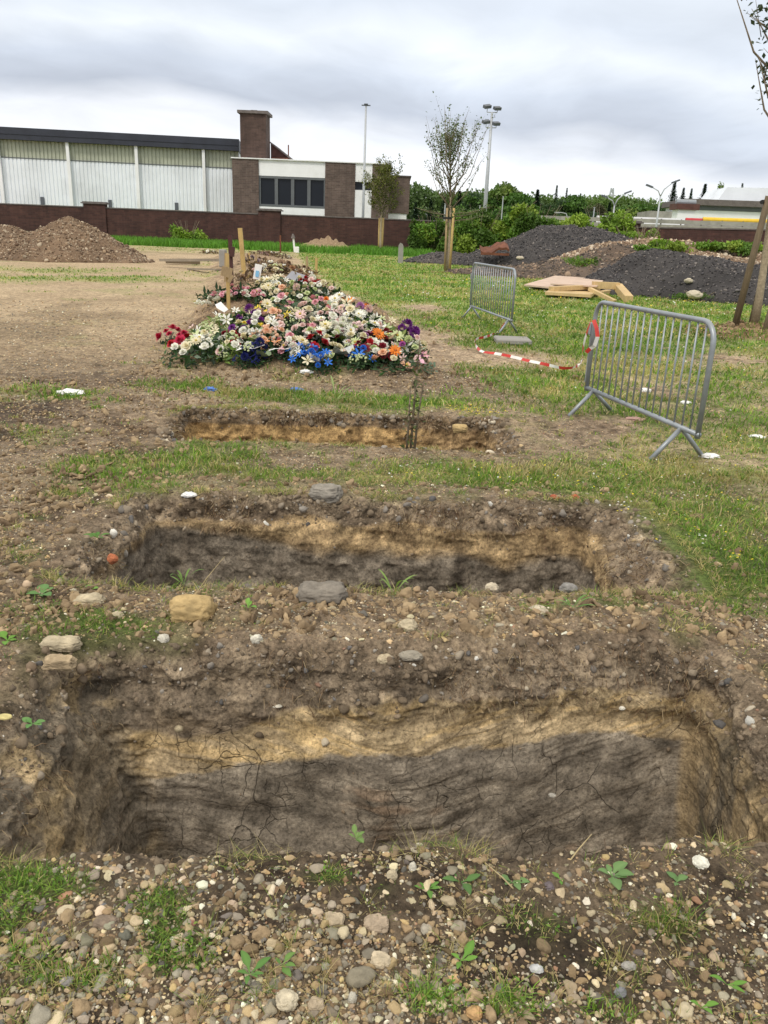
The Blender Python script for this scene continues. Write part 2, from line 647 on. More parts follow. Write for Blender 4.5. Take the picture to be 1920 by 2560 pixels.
for a in ((1180, 890, 1.1, .9, -.8), (1090, 840, .7, .8, -.5), (1330, 900, .5, .6, -.5), (1100, 960, .7, .3, -.3), (1490, 1060, .35, .3, -.6),
          (1600, 1230, .4, .15, -.4), (1060, 770, .7, 1.2, -1.0), (1850, 900, .7, .6, -.7), (1700, 905, .6, .5, -.5), (150, 800, 5, 5, -.6),
          (1500, 1150, .5, .2, -.3)):
    patch(*a)


def grass_amount(x, y):
    x = np.asarray(x, float)
    y = np.asarray(y, float)
    yk = [0, 4.2, 5.1, 5.5, 6.2, 6.5, 7.6, 7.8, 9.2, 9.6, 11.2, 15.5, 20, 28, 36, 50, 75]
    ed = [2.4, 1.95, 1.6, -.2, .3, 1.35, 1.2, .1, .2, .6, .75, 0.05, -.75, -2.4, -3.6, -5.6, -9]
    am = [.3, .5, .58, .44, .38, .48, .50, .38, .36, .46, .75, .9, .95, .95, .9, .9, .9]
    e = np.interp(y, yk, ed)
    a = np.interp(y, yk, am)
    n1 = fbm(x, y, 0, 0.9, 4, seed=21)
    n2 = fbm(x, y, 0, 4.5, 3, seed=22)
    g = a * sstep(-.25, .7, x - e + 0.4 * n1)
    # left hand side: thin grass further off, a green band and tall grass by the wall
    lf = 1 - sstep(-.3, .5, x - e)
    band = .80 * np.exp(-((y - 27 - .12 * x) / 3.2) ** 2) * sstep(-.15, .45, fbm(x, y, 0, .35, 3, seed=23) + .15)
    band = np.maximum(band, .55 * np.exp(-((y - 18.5) / 2.5) ** 2) * sstep(-6.0, -3.4, x) )
    band = np.maximum(band, .25 * sstep(46, 56, y))
    band = np.maximum(band, .38 * sstep(.12, .42, fbm(x, y, 0, .7, 4, gain=.6, seed=46)) * sstep(9, 13, y) * (1 - sstep(40, 50, y)))
    band = np.maximum(band, .42 * sstep(.05, .35, fbm(x, y, 0, 1.6, 4, gain=.6, seed=47)) * sstep(2.2, 3.2, y) * (1 - sstep(11, 16, y)))
    tall = 1.0 * sstep(60.0, 62.5, y + 2.0 * fbm(x, y, 0, .3, 2, seed=24)) * sstep(-40, -28, x)
    g = np.maximum(g, lf * np.maximum(band, tall))
    g = g * (1 - .9 * np.clip(mound(x, y) * 7, 0, 1))
    for cx, cy, rx, ry, am_ in BL:
        g = g + am_ * np.exp(-(((x - cx) / rx) ** 2 + ((y - cy) / ry) ** 2) * 1.1)
    ns = 0.45 * n1 + 0.60 * n2
    g = np.clip(g, 0, 1.15)
    fine = sstep(16, 26, np.hypot(x, y))
    return np.clip(g + ns * (1 - .65 * fine) * sstep(0, .25, g) * (1.1 - .55 * g), 0, 1)


def gravel_amount(x, y):
    n = fbm(x, y, 0, 1.3, 3, seed=31)
    g = .95 * (1 - sstep(5.3, 7.5, y + .5 * n)) * (1 - sstep(1.7, 2.4, x - .1 * y))
    g = np.maximum(g, .50 * (1 - sstep(1.5, 2.6, x)) * (1 - sstep(9.5, 12, y)))
    g = np.maximum(g, .30 * (1 - sstep(13, 20, y)) * (1 - sstep(-1.5, .5, x)))
    g = np.maximum(g, .16 * (1 - sstep(14, 22, y)))
    g = np.maximum(g, .5 * np.clip(mound(x, y) * 6, 0, 1))
    g = g * (1 - .75 * grass_amount(x, y))
    # the dark damp patch at the front right, with few stones on it
    d = np.hypot((x - .62) / .33, (y - 1.50) / .16)
    g = g * (1 - .55 * np.exp(-d ** 4))
    return np.clip(g * (1 + .5 * n), 0, 1)


def lerp(a, b, t):
    return a + (b - a) * np.asarray(t)[..., None]


def c3(*c):
    return np.array(c, dtype=float)


def ground_colour(x, y):
    n1 = fbm(x, y, 0, .8, 4, seed=41)
    n2 = fbm(x, y, 0, 5.0, 4, seed=42)
    n3 = fbm(x, y, 0, 22.0, 3, seed=43)
    r = np.hypot(x, y)
    pale = c3(.48, .365, .24)
    mid = c3(.34, .25, .165)
    dark = c3(.125, .082, .050)
    t = np.clip(.5 + .55 * n2 + .35 * n3 + .35 * n1, 0, 1)
    col = lerp(dark, mid, sstep(0, .55, t))
    col = col + (pale - col) * (sstep(.45, 1, t) * .8)[..., None]
    # trodden, dried out field on the left further off
    sand = (1 - sstep(-1.5, .5, x)) * sstep(7.5, 11, y + .8 * n1)
    sandc = lerp(c3(.30, .215, .130), c3(.40, .305, .190), np.clip(.5 + .5 * n1 + .3 * n2, 0, 1))
    col = col + (sandc - col) * (sand * .8)[..., None]
    blot = sand * sstep(.10, .40, fbm(x, y * .6, 0, .55, 5, gain=.6, seed=44)) * .55
    col = col + (c3(.17, .125, .075) - col) * blot[..., None]
    blot = sand * sstep(.15, .40, fbm(x, y * .7, 0, .8, 5, gain=.65, seed=45)) * .5
    col = col + (c3(.24, .225, .10) - col) * blot[..., None]
    # mound soil
    m = np.clip(mound(x, y) * 6, 0, 1)
    mc = lerp(c3(.17, .115, .070), c3(.31, .215, .135), np.clip(.5 + .6 * n2 + .3 * n3, 0, 1))
    col = col + (mc - col) * (m * .9)[..., None]
    # dark red-brown damp ground, left and front right
    for cx, cy, rx, ry, a in ((-3.6, 6.6, .8, 1.3, .75), (.62, 1.50, .33, .17, .8), (-1.3, 3.0, .35, .2, .5), (1.75, 2.8, .5, .4, .4), (-3.2, 8.8, 1.2, .5, .5)):
        d = np.hypot((x - cx) / rx, (y - cy) / ry) + .5 * n2
        col = col + (c3(.075, .050, .035) - col) * (a * (1 - sstep(.6, 1.15, d)))[..., None]
    fr = (1 - sstep(2.0, 3.0, y + .3 * n1)) * .62
    frc = lerp(c3(.055, .040, .028), c3(.21, .155, .10), np.clip(.40 + .8 * n2 + .4 * n3, 0, 1))
    col = col + (frc - col) * fr[..., None]
    col = col * c3(1.13, 1.14, 1.17)
    g = grass_amount(x, y)
    far = sstep(10, 24, r)
    dry = np.clip(.5 + .8 * n1 + .3 * n2, 0, 1)
    under = lerp(c3(.095, .135, .032), c3(.31, .27, .12), dry * .8)
    lawn = lerp(c3(.13, .24, .038), c3(.34, .36, .10), np.clip(.35 + .55 * n1 + .5 * n2, 0, 1))
    gc = under + (lawn - under) * (.25 + .65 * far)[..., None]
    col = col + (gc - col) * (np.clip(g * 1.15, 0, 1) * .92)[..., None]
    # tan rough ground by the back right corner
    bk = sstep(5.0, 10, x) * sstep(31, 40, y)
    bc = lerp(c3(.16, .11, .07), c3(.32, .23, .14), np.clip(.5 + n2, 0, 1))
    col = col + (bc - col) * (bk * .85 * (1 - sstep(60, 66, y)))[..., None]
    # fresh clods round the planted tree
    d = np.hypot((x - 6.7) / 1.5, (y - 15.3) / 1.1) + .4 * n2
    col = col + (lerp(c3(.17, .10, .055), c3(.36, .25, .15), np.clip(.5 + n2, 0, 1)) - col) * (.95 * (1 - sstep(.7, 1.1, d)))[..., None]
    d = np.hypot((x + 5.6) / 2.0, (y - 70) / 1.6)
    col = col + (c3(.27, .19, .12) - col) * ((1 - sstep(.7, 1.1, d)))[..., None]
    return col


# the ground sheet: rings round the viewpoint, fine near by and coarse far off
ang = np.concatenate([np.linspace(-180, -44, 60)[:-1], np.linspace(-44, 44, 760), np.linspace(44, 180, 60)[1:-1]]) * pi / 180
NA = len(ang)
rad_ = [0.55]
while rad_[-1] < 110:
    rad_.append(rad_[-1] * (1.0046 if rad_[-1] > 1.1 else 1.02))
rad_ = np.array(rad_ + [130, 170, 230, 320, 500, 900, 1800, 4000])
NR = len(rad_)
RR, AA = np.meshgrid(rad_, ang, indexing='ij')
gx, gy = (RR * np.sin(AA)).ravel(), (RR * np.cos(AA)).ravel()
gz = H(gx, gy)
gcol = ground_colour(gx, gy)
i = np.arange(NR - 1)[:, None] * NA
j = np.arange(NA)[None, :]
jn = (j + 1) % NA
q = np.stack([i + j, i + NA + j, i + NA + jn, i + jn], -1).reshape(-1, 4)[:, ::-1]
cxs, cys = gx[q].mean(1), gy[q].mean(1)
keep = np.ones(len(q), bool)
for P in PITS:
    keep &= rect_sd(cxs, cys, P['rim'], P['k']) > 0.13
q = q[keep]
V = [np.stack([gx, gy, gz], 1), np.array([[0, 0, 0.0]])]
gcol = gcol * (1 - .42 * np.clip(gravel_amount(gx, gy) * 1.6, 0, 1) * (1 - sstep(10, 18, np.hypot(gx, gy))))[:, None]  # shade between stones and clods painted into the sheet colour
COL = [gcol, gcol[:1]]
CLAY = [np.zeros(len(gx)), np.zeros(1)]
QUADS = [q]
ctr = len(gx)
TRI = [np.stack([np.full(NA, ctr), (np.arange(NA) + 1) % NA, np.arange(NA)], 1)]
nv = ctr + 1


def rrect(r, rc, n):
    """points of a rounded rectangle, equal steps, with outward normals"""
    x0, x1, y0, y1 = r
    pts, nm = [], []
    segs = []
    L = [(x1 - x0 - 2 * rc), (y1 - y0 - 2 * rc)]
    arc = rc * pi / 2
    per = 2 * (L[0] + L[1]) + 4 * arc
    s = np.arange(n) / n * per
    out = np.zeros((n, 4))
    order = [('l', (x0 + rc, y0), (1, 0), L[0]), ('a', (x1 - rc, y0 + rc), -pi / 2, arc), ('l', (x1, y0 + rc), (0, 1), L[1]),
             ('a', (x1 - rc, y1 - rc), 0, arc), ('l', (x1 - rc, y1), (-1, 0), L[0]), ('a', (x0 + rc, y1 - rc), pi / 2, arc),
             ('l', (x0, y1 - rc), (0, -1), L[1]), ('a', (x0 + rc, y0 + rc), pi, arc)]
    acc = 0
    for kind, p, d, ln in order:
        m = (s >= acc) & (s < acc + ln + 1e-9)
        t = s[m] - acc
        if kind == 'l':
            out[m, 0] = p[0] + d[0] * t
            out[m, 1] = p[1] + d[1] * t
            out[m, 2], out[m, 3] = d[1], -d[0]
        else:
            a = d + t / rc
            out[m, 0] = p[0] + rc * np.cos(a)
            out[m, 1] = p[1] + rc * np.sin(a)
            out[m, 2], out[m, 3] = np.cos(a), np.sin(a)
        acc += ln
    return out


PIT_STONES = []


def rim_off(x, y, sd_):
    return .060 * fbm(x, y, 0, 2.3, 2, seed=140 + sd_) + .045 * fbm(x, y, 0, 8, 3, seed=141 + sd_)


def rim_sd(x, y, P):
    return rect_sd(x, y, P['rim'], P['k']) - rim_off(x, y, P['seed'])



def make_pit(P):
    n, sd_ = P['nt'], P['seed']
    rim, neck, flo = rrect(P['rim'], .16, n), rrect(P['neck'], .05, n), rrect(P['floor'], .08, n)
    for a_ in (rim, neck, flo):        # the pits lie a few degrees askew
        a_[:, 1] += P['k'] * a_[:, 0]
    ro = rim_off(rim[:, 0], rim[:, 1], sd_)
    rim[:, 0] += rim[:, 2] * ro
    rim[:, 1] += rim[:, 3] * ro
    per = 2 * (P['rim'][1] - P['rim'][0] + P['rim'][3] - P['rim'][2])
    dn = per / n
    rows = []      # (x, y, z) rows, weight of the terrain
    zn, zf = P['zn'], P['zf']
    # skirt
    for s in np.linspace(.36, 0, int(.36 / dn / 1.3)):
        x, y = rim[:, 0] + rim[:, 2] * s, rim[:, 1] + rim[:, 3] * s
        z = H(x, y) + .006 - .06 * sstep(.26, .36, s)
        rows.append((x, y, z, np.full(n, 1.0)))
    hz = rows[-1][2]
    # rim to neck, rounded over
    k1 = int(abs(zn) * 1.35 / dn) + 6
    for k in range(1, k1 + 1):
        t = k / k1
        e = t ** 1.5
        z = hz + (zn - hz) * (t ** 1.25)
        w = t ** .75
        x, y = rim[:, 0] * (1 - w) + neck[:, 0] * w, rim[:, 1] * (1 - w) + neck[:, 1] * w
        rows.append((x, y, z, np.full(n, 1 - sstep(0, .5, t))))
    k2 = int(abs(zf - zn) / dn * .9)
    for k in range(1, k2 + 1):
        t = k / k2
        z = np.full(n, zn + (zf - zn) * t)
        rows.append((neck[:, 0] * (1 - t) + flo[:, 0] * t, neck[:, 1] * (1 - t) + flo[:, 1] * t, z, np.zeros(n)))
    cx, cy = (P['floor'][0] + P['floor'][1]) / 2, (P['floor'][2] + P['floor'][3]) / 2
    for k in range(1, 26):
        t = k / 25 * .995
        rows.append((flo[:, 0] * (1 - t) + cx * t, flo[:, 1] * (1 - t) + cy * t, np.full(n, zf + .0), np.zeros(n)))
    X = np.stack([r[0] for r in rows])
    Y_ = np.stack([r[1] for r in rows])
    Z = np.stack([r[2] for r in rows])
    TW = np.stack([r[3] for r in rows])
    m = len(rows)
    # displace along the surface normal
    pos = np.stack([X, Y_, Z], -1)
    du = np.roll(pos, -1, 1) - np.roll(pos, 1, 1)
    dv = np.gradient(pos, axis=0)
    N = np.cross(du, dv)
    N /= np.linalg.norm(N, axis=-1, keepdims=True) + 1e-9
    # towards the hole / up
    cen = np.array([cx, cy, zf / 2])
    flip = np.sign((N * (cen - pos)).sum(-1))[..., None]
    flip = np.where(TW[..., None] > .6, np.sign(N[..., 2:3]), flip)
    N = N * np.where(flip == 0, 1, flip)
    up = 1 - sstep(zn - .12, zn + .05, -(-Z))        # 1 below the neck, 0 above
    crumb = fbm(X, Y_, Z, 9, 5, seed=50 + sd_, ridged=True)
    lump = fbm(X, Y_, Z, 2.4, 3, seed=55 + sd_)
    ca, sa = cos(radians(17)), sin(radians(17))
    tx, tz = X * ca - Z * sa, X * sa + Z * ca
    if sd_ == 1:       # streaks fan out: down to the right on the left side, up to the right on the right side
        bend = .35 * (X - .1)
        tz = Z - .26 * np.clip(X, 0, None) ** 1.6 + .22 * np.clip(-X, 0, None) * -1.0 + .05 * lump
        tx = X
    streak = fbm(tx * .55, Y_ * 1.5, tz * 7.5, 3.0, 5, gain=.62, seed=60 + sd_, ridged=True)
    gate_ = sstep(-.35, .35, fbm(X, Y_, Z, 2.0, 3, seed=64 + sd_))
    streak = streak * (.25 + .95 * gate_)
    smooth = P.get('smooth', 1.0 if sd_ == 1 else (.45 if sd_ == 2 else .15))
    wallm = sstep(.0, .12, -(Z - zn))      # below the neck
    low = wallm * smooth
    topz = sstep(zn - .10, zn + .04, Z)
    crumb2 = fbm(X, Y_, Z * 1.3, 22, 3, seed=53 + sd_)
    crumb3 = fbm(X, Y_, Z * 1.5, 4.2, 3, seed=54 + sd_, ridged=True)
    amp = (.030 * crumb + .012 * crumb2 + .045 * crumb3 * topz) * (1 - low * (1 - .0 * topz)) + .05 * lump * (1 - TW) + (.0095 * streak + .006 * crumb + .010 * fbm(X, Y_, Z * 1.6, 3.8, 3, seed=66 + sd_)) * low
    blk = fbm(X, Y_, Z * 1.6, 3.8, 3, seed=66 + sd_)
    blk2 = fbm(X, Y_, Z * 1.8, 6.5, 4, gain=.6, seed=67 + sd_, ridged=True)
    lside = (1 - sstep(-1.10, -.80, X)) if sd_ == 1 else 0 * X
    amp = amp + (.035 * blk) * (1 - TW) * (1 - .6 * low) + (.042 * blk2 * wallm) * np.maximum((1 - smooth), lside * .6) + .020 * crumb * wallm * lside
    ovh = np.exp(-((Z - zn * .62) / .05) ** 2) * (1 - TW)
    amp = amp - .05 * ovh * (0.5 + fbm(X, Y_, 0 * Z, 2.5, 2, seed=70 + sd_))
    amp = amp * (1 - TW)
    pos = pos + N * amp[..., None]
    pos[..., 2] += TW * (0.008 * fbm(X, Y_, 0 * Z, 30, 3, seed=75 + sd_, ridged=True)) * sstep(-.36, -.2, -np.maximum(rect_sd(X, Y_, P['rim'], P['k']), 0))
    X, Y_, Z = pos[..., 0], pos[..., 1], pos[..., 2]
    # colour by layer
    gc = (ground_colour(X.ravel(), Y_.ravel()) * (1 - .42 * np.clip(gravel_amount(X.ravel(), Y_.ravel()) * 1.6, 0, 1))[:, None]).reshape(m, n, 3)  # same painted shade between stones as on the sheet
    n1 = fbm(X, Y_, Z, 3.0, 4, seed=80 + sd_)
    n2 = fbm(X, Y_, Z, 12.0, 4, seed=81 + sd_)
    n3 = fbm(tx, Y_, tz * 5, 3.0, 4, seed=82 + sd_)
    topc = lerp(c3(.065, .046, .032), c3(.33, .255, .175), np.clip(.45 + .7 * n2 + .3 * n1, 0, 1))
    ochre = lerp(c3(.29, .205, .105), c3(.58, .425, .220), np.clip(.5 + .6 * n3 + .5 * n2, 0, 1))
    grey = lerp(c3(.105, .088, .070), c3(.235, .200, .158), np.clip(.5 + .7 * n3 + .4 * n2, 0, 1))
    rust = c3(.30, .135, .045)
    if sd_ == 1:
        xl = (X - P['neck'][0]) / (P['neck'][1] - P['neck'][0])
        a = -.20 - .14 * np.exp(-((xl - .16) / .16) ** 2) + .055 * n1 + .02 * n2 + .02 * sstep(.5, 1, xl)
        b = -.45 - .09 * np.exp(-((xl - .10) / .18) ** 2) + .05 * sstep(.45, .9, xl) + .04 * n1 + .025 * n3
        gm = lerp(c3(.15, .12, .09), c3(.27, .21, .145), np.clip(.5 + .7 * n2, 0, 1))
        topc = topc + (gm - topc) * (.65 * (1 - sstep(-.12, -.02, Z)))[..., None]
        oc = sstep(.0, .03, a - Z) * (1 - sstep(.0, .05, b - Z))
        gy_ = sstep(0, .03, b - Z + .03 * streak + .03 * n2)
        col = topc + (ochre - topc) * (oc * (.80 + .2 * sstep(-.4, .1, n1)))[..., None]
        oc2 = oc * sstep(.05, .40, n3 + .4 * n2 + 1 * streak) * .50
        col = col + (grey - col) * np.maximum(gy_, oc2)[..., None]
        # ochre and rust smears in the grey near the bottom, and down the end walls
        sm = gy_ * sstep(.30, .55, n1 + .5 * n3) * .22 * sstep(.75, .95, -Z * .9 + .35 * (1 - np.abs(xl - .42) * 2))
        col = col + (rust * .9 - col) * sm[..., None]
        endr = sstep(-.05, -.01, X - (1.37 + .075 * (-Z - .24))) * sstep(0, .05, a - Z + .05)
        vs = fbm(X, Y_ * 6, Z * .8, 2.5, 4, seed=85)
        endc = lerp(c3(.10, .082, .058), c3(.36, .26, .14), np.clip(.36 + 1.0 * vs + .2 * n2, 0, 1))
        col = col + (endc - col) * (endr * .9)[..., None]
        endl = (1 - sstep(-1.10, -.94, X + .16 * (Z + .3) + .05 * n1)) * sstep(0, .06, -Z - .03)
        endcl = lerp(c3(.155, .128, .095), c3(.38, .285, .165), sstep(.12, .34, fbm(X, Y_, Z, 4.2, 4, gain=.6, seed=86)))
        endcl = endcl * (1 + .5 * n2)[..., None]
        col = col + (endcl - col) * (endl * .85)[..., None]
        clay = wallm * (1 - endl * .95)
    elif sd_ == 2:
        lx = 1 - sstep(-1.2, -.3, X + .2 * n1)
        a = -.11 + .06 * n1
        b = -.28 + .09 * n1 + .05 * n3 + .16 * lx
        oc = sstep(0, .03, a - Z)
        ochre = lerp(c3(.11, .075, .042), c3(.40, .285, .155), np.clip(.48 + .8 * n2 + .5 * n3, 0, 1))
        col = topc + (ochre - topc) * oc[..., None]
        dg = lerp(c3(.085, .068, .052), c3(.19, .16, .125), np.clip(.5 + .8 * n2, 0, 1))
        col = col + (dg - col) * sstep(0, .10, b - Z)[..., None]
        clay = wallm * .25
    else:
        oc = sstep(0, .02, -.09 + .02 * n1 - Z)
        ochre = lerp(c3(.12, .07, .03), c3(.40, .265, .12), np.clip(.50 + .9 * n2, 0, 1))
        dk = sstep(.1, .6, X + .2 * n1) * .6
        topc = topc * .8 * c3(1.0, .92, .80)
        col = topc + (ochre - topc) * (oc * (1 - dk))[..., None]
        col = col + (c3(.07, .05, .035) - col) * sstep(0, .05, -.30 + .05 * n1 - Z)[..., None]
        clay = wallm * .0
    col = col * (1 + .30 * streak * low)[..., None]
    col = col * (1 + .30 * n2 * low)[..., None]
    col = col * (1 + .45 * blk2 * (1 - TW) * (1 - .8 * low))[..., None]
    col = col * (1 + .28 * crumb * (1 - low))[..., None]
    col = col * (1 + (.26 if sd_ == 1 else .12) * wallm)[..., None]
    rimw = np.maximum(TW, 0)
    col = col + (gc - col) * rimw[..., None]
    # dark roots and damp soil right under the turf line
    idx = np.arange(m)[:, None] * n
    jj = np.arange(n)[None, :]
    jn_ = (jj + 1) % n
    idx = idx[:-1]
    qd = np.stack([idx + jj, idx + jn_, idx + n + jn_, idx + n + jj], -1).reshape(-1, 4)
    # candidates for stones sitting in the upper wall
    PIT_STONES.append((pos.reshape(-1, 3), N.reshape(-1, 3), TW.ravel()))
    return pos.reshape(-1, 3), col.reshape(-1, 3), clay.ravel(), qd


V, COL, CLAY = V, COL, CLAY
gme_parts = []
for P in PITS:
    pv, pc, pk, pq = make_pit(P)
    V.append(pv)
    COL.append(pc)
    CLAY.append(pk)
    QUADS.append(pq + nv)
    nv += len(pv)
V = np.concatenate(V)
COL = np.clip(np.concatenate(COL), .01, .9)
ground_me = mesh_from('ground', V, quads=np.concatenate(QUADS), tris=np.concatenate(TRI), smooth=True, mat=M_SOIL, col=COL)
add_attr(ground_me, 'clay', np.concatenate(CLAY))
link('ground', ground_me, kind='structure', label='bare stony soil and patchy grass with three open rectangular pits dug in it')
print('ground verts', len(V))

# ------------------------------------------------------------------ gravel: uncountable small stones
def ico(sub):
    t = (1 + 5 ** .5) / 2
    v = [(-1, t, 0), (1, t, 0), (-1, -t, 0), (1, -t, 0), (0, -1, t), (0, 1, t), (0, -1, -t), (0, 1, -t), (t, 0, -1), (t, 0, 1), (-t, 0, -1), (-t, 0, 1)]
    f = [(0, 11, 5), (0, 5, 1), (0, 1, 7), (0, 7, 10), (0, 10, 11), (1, 5, 9), (5, 11, 4), (11, 10, 2), (10, 7, 6), (7, 1, 8), (3, 9, 4), (3, 4, 2),
         (3, 2, 6), (3, 6, 8), (3, 8, 9), (4, 9, 5), (2, 4, 11), (6, 2, 10), (8, 6, 7), (9, 8, 1)]
    v = [np.array(p, float) / np.linalg.norm(p) for p in v]
    for _ in range(sub):
        c, nf = {}, []

        def mid(a, b):
            k = (min(a, b), max(a, b))
            if k not in c:
                p = v[a] + v[b]
                v.append(p / np.linalg.norm(p))
                c[k] = len(v) - 1
            return c[k]
        for a, b, d in f:
            x, y, z = mid(a, b), mid(b, d), mid(d, a)
            nf += [(a, x, z), (b, y, x), (d, z, y), (x, y, z)]
        f = nf
    return np.array(v), np.array(f)


def rand_rot(n, tilt=None):
    """random rotation matrices; with tilt, mostly upright"""
    a = RNG.uniform(0, 2 * pi, n)
    if tilt is None:
        qv = RNG.normal(size=(n, 4))
        qv /= np.linalg.norm(qv, axis=1, keepdims=True)
        w, x, y, z = qv.T
    else:
        th = RNG.normal(0, tilt, n)
        ph = RNG.uniform(0, 2 * pi, n)
        w1, z1 = np.cos(a / 2), np.sin(a / 2)
        w2, x2, y2 = np.cos(th / 2), np.sin(th / 2) * np.cos(ph), np.sin(th / 2) * np.sin(ph)
        w, x, y, z = w2 * w1, x2 * w1 + y2 * z1, y2 * w1 - x2 * z1, w2 * z1
    R = np.empty((n, 3, 3))
    R[:, 0, 0] = 1 - 2 * (y * y + z * z)
    R[:, 0, 1] = 2 * (x * y - z * w)
    R[:, 0, 2] = 2 * (x * z + y * w)
    R[:, 1, 0] = 2 * (x * y + z * w)
    R[:, 1, 1] = 1 - 2 * (x * x + z * z)
    R[:, 1, 2] = 2 * (y * z - x * w)
    R[:, 2, 0] = 2 * (x * z - y * w)
    R[:, 2, 1] = 2 * (y * z + x * w)
    R[:, 2, 2] = 1 - 2 * (x * x + y * y)
    return R


def instances(base_list, pos, R, scale, cols):
    """merge copies of the base meshes: returns verts, tris, colours"""
    n = len(pos)
    which = RNG.integers(0, len(base_list), n)
    VV, TT, CC = [], [], []
    off = 0
    for b, (bv, bf) in enumerate(base_list):
        m = which == b
        k = int(m.sum())
        if k == 0:
            continue
        p = bv[None] * scale[m][:, None, :]
        p = np.einsum('nij,nvj->nvi', R[m], p) + pos[m][:, None, :]
        VV.append(p.reshape(-1, 3))
        TT.append((bf[None] + (np.arange(k) * len(bv))[:, None, None]).reshape(-1, bf.shape[1]) + off)
        CC.append(np.repeat(cols[m], len(bv), 0))
        off += k * len(bv)
    return np.concatenate(VV), np.concatenate(TT), np.concatenate(CC)


def stone_bases(sub, count, rough=.22, seed=0):
    out = []
    for k in range(count):
        v, f = ico(sub)
        n = fbm(v[:, 0] + k * 9.1 + seed, v[:, 1], v[:, 2], .9, 2, seed=90)
        n2 = fbm(v[:, 0] + k * 5.1 + seed, v[:, 1], v[:, 2], 2.2, 2, seed=91)
        v = v * (1 + rough * 1.4 * n + rough * .7 * n2)[:, None]
        if k % 3:          # broken faces
            for _ in range(7):
                nn = RNG.normal(size=3)
                nn /= np.linalg.norm(nn)
                dd = v @ nn
                lim = RNG.uniform(.52, .85)
                v = v - np.clip(dd - lim, 0, None)[:, None] * nn * .95
        out.append((v, f))
    return out


PAL = np.array([(.255, .225, .195), (.165, .155, .150), (.34, .305, .265), (.42, .34, .25), (.60, .52, .40), (.80, .77, .70), (.25, .18, .12), (.33, .20, .14),
                (.50, .37, .21), (.36, .30, .23)])
PW = np.array([.20, .12, .16, .12, .09, .04, .07, .02, .05, .13])
PW /= PW.sum()


def in_pit(x, y, m=0.0):
    k = np.zeros(len(x), bool)
    for P in PITS:
        k |= rim_sd(x, y, P) < m
    return k


def scatter(n, r0, r1, half):
    r = np.exp(RNG.uniform(math.log(r0), math.log(r1), n))
    a = RNG.uniform(-half, half, n)
    return r * np.sin(a), r * np.cos(a), r


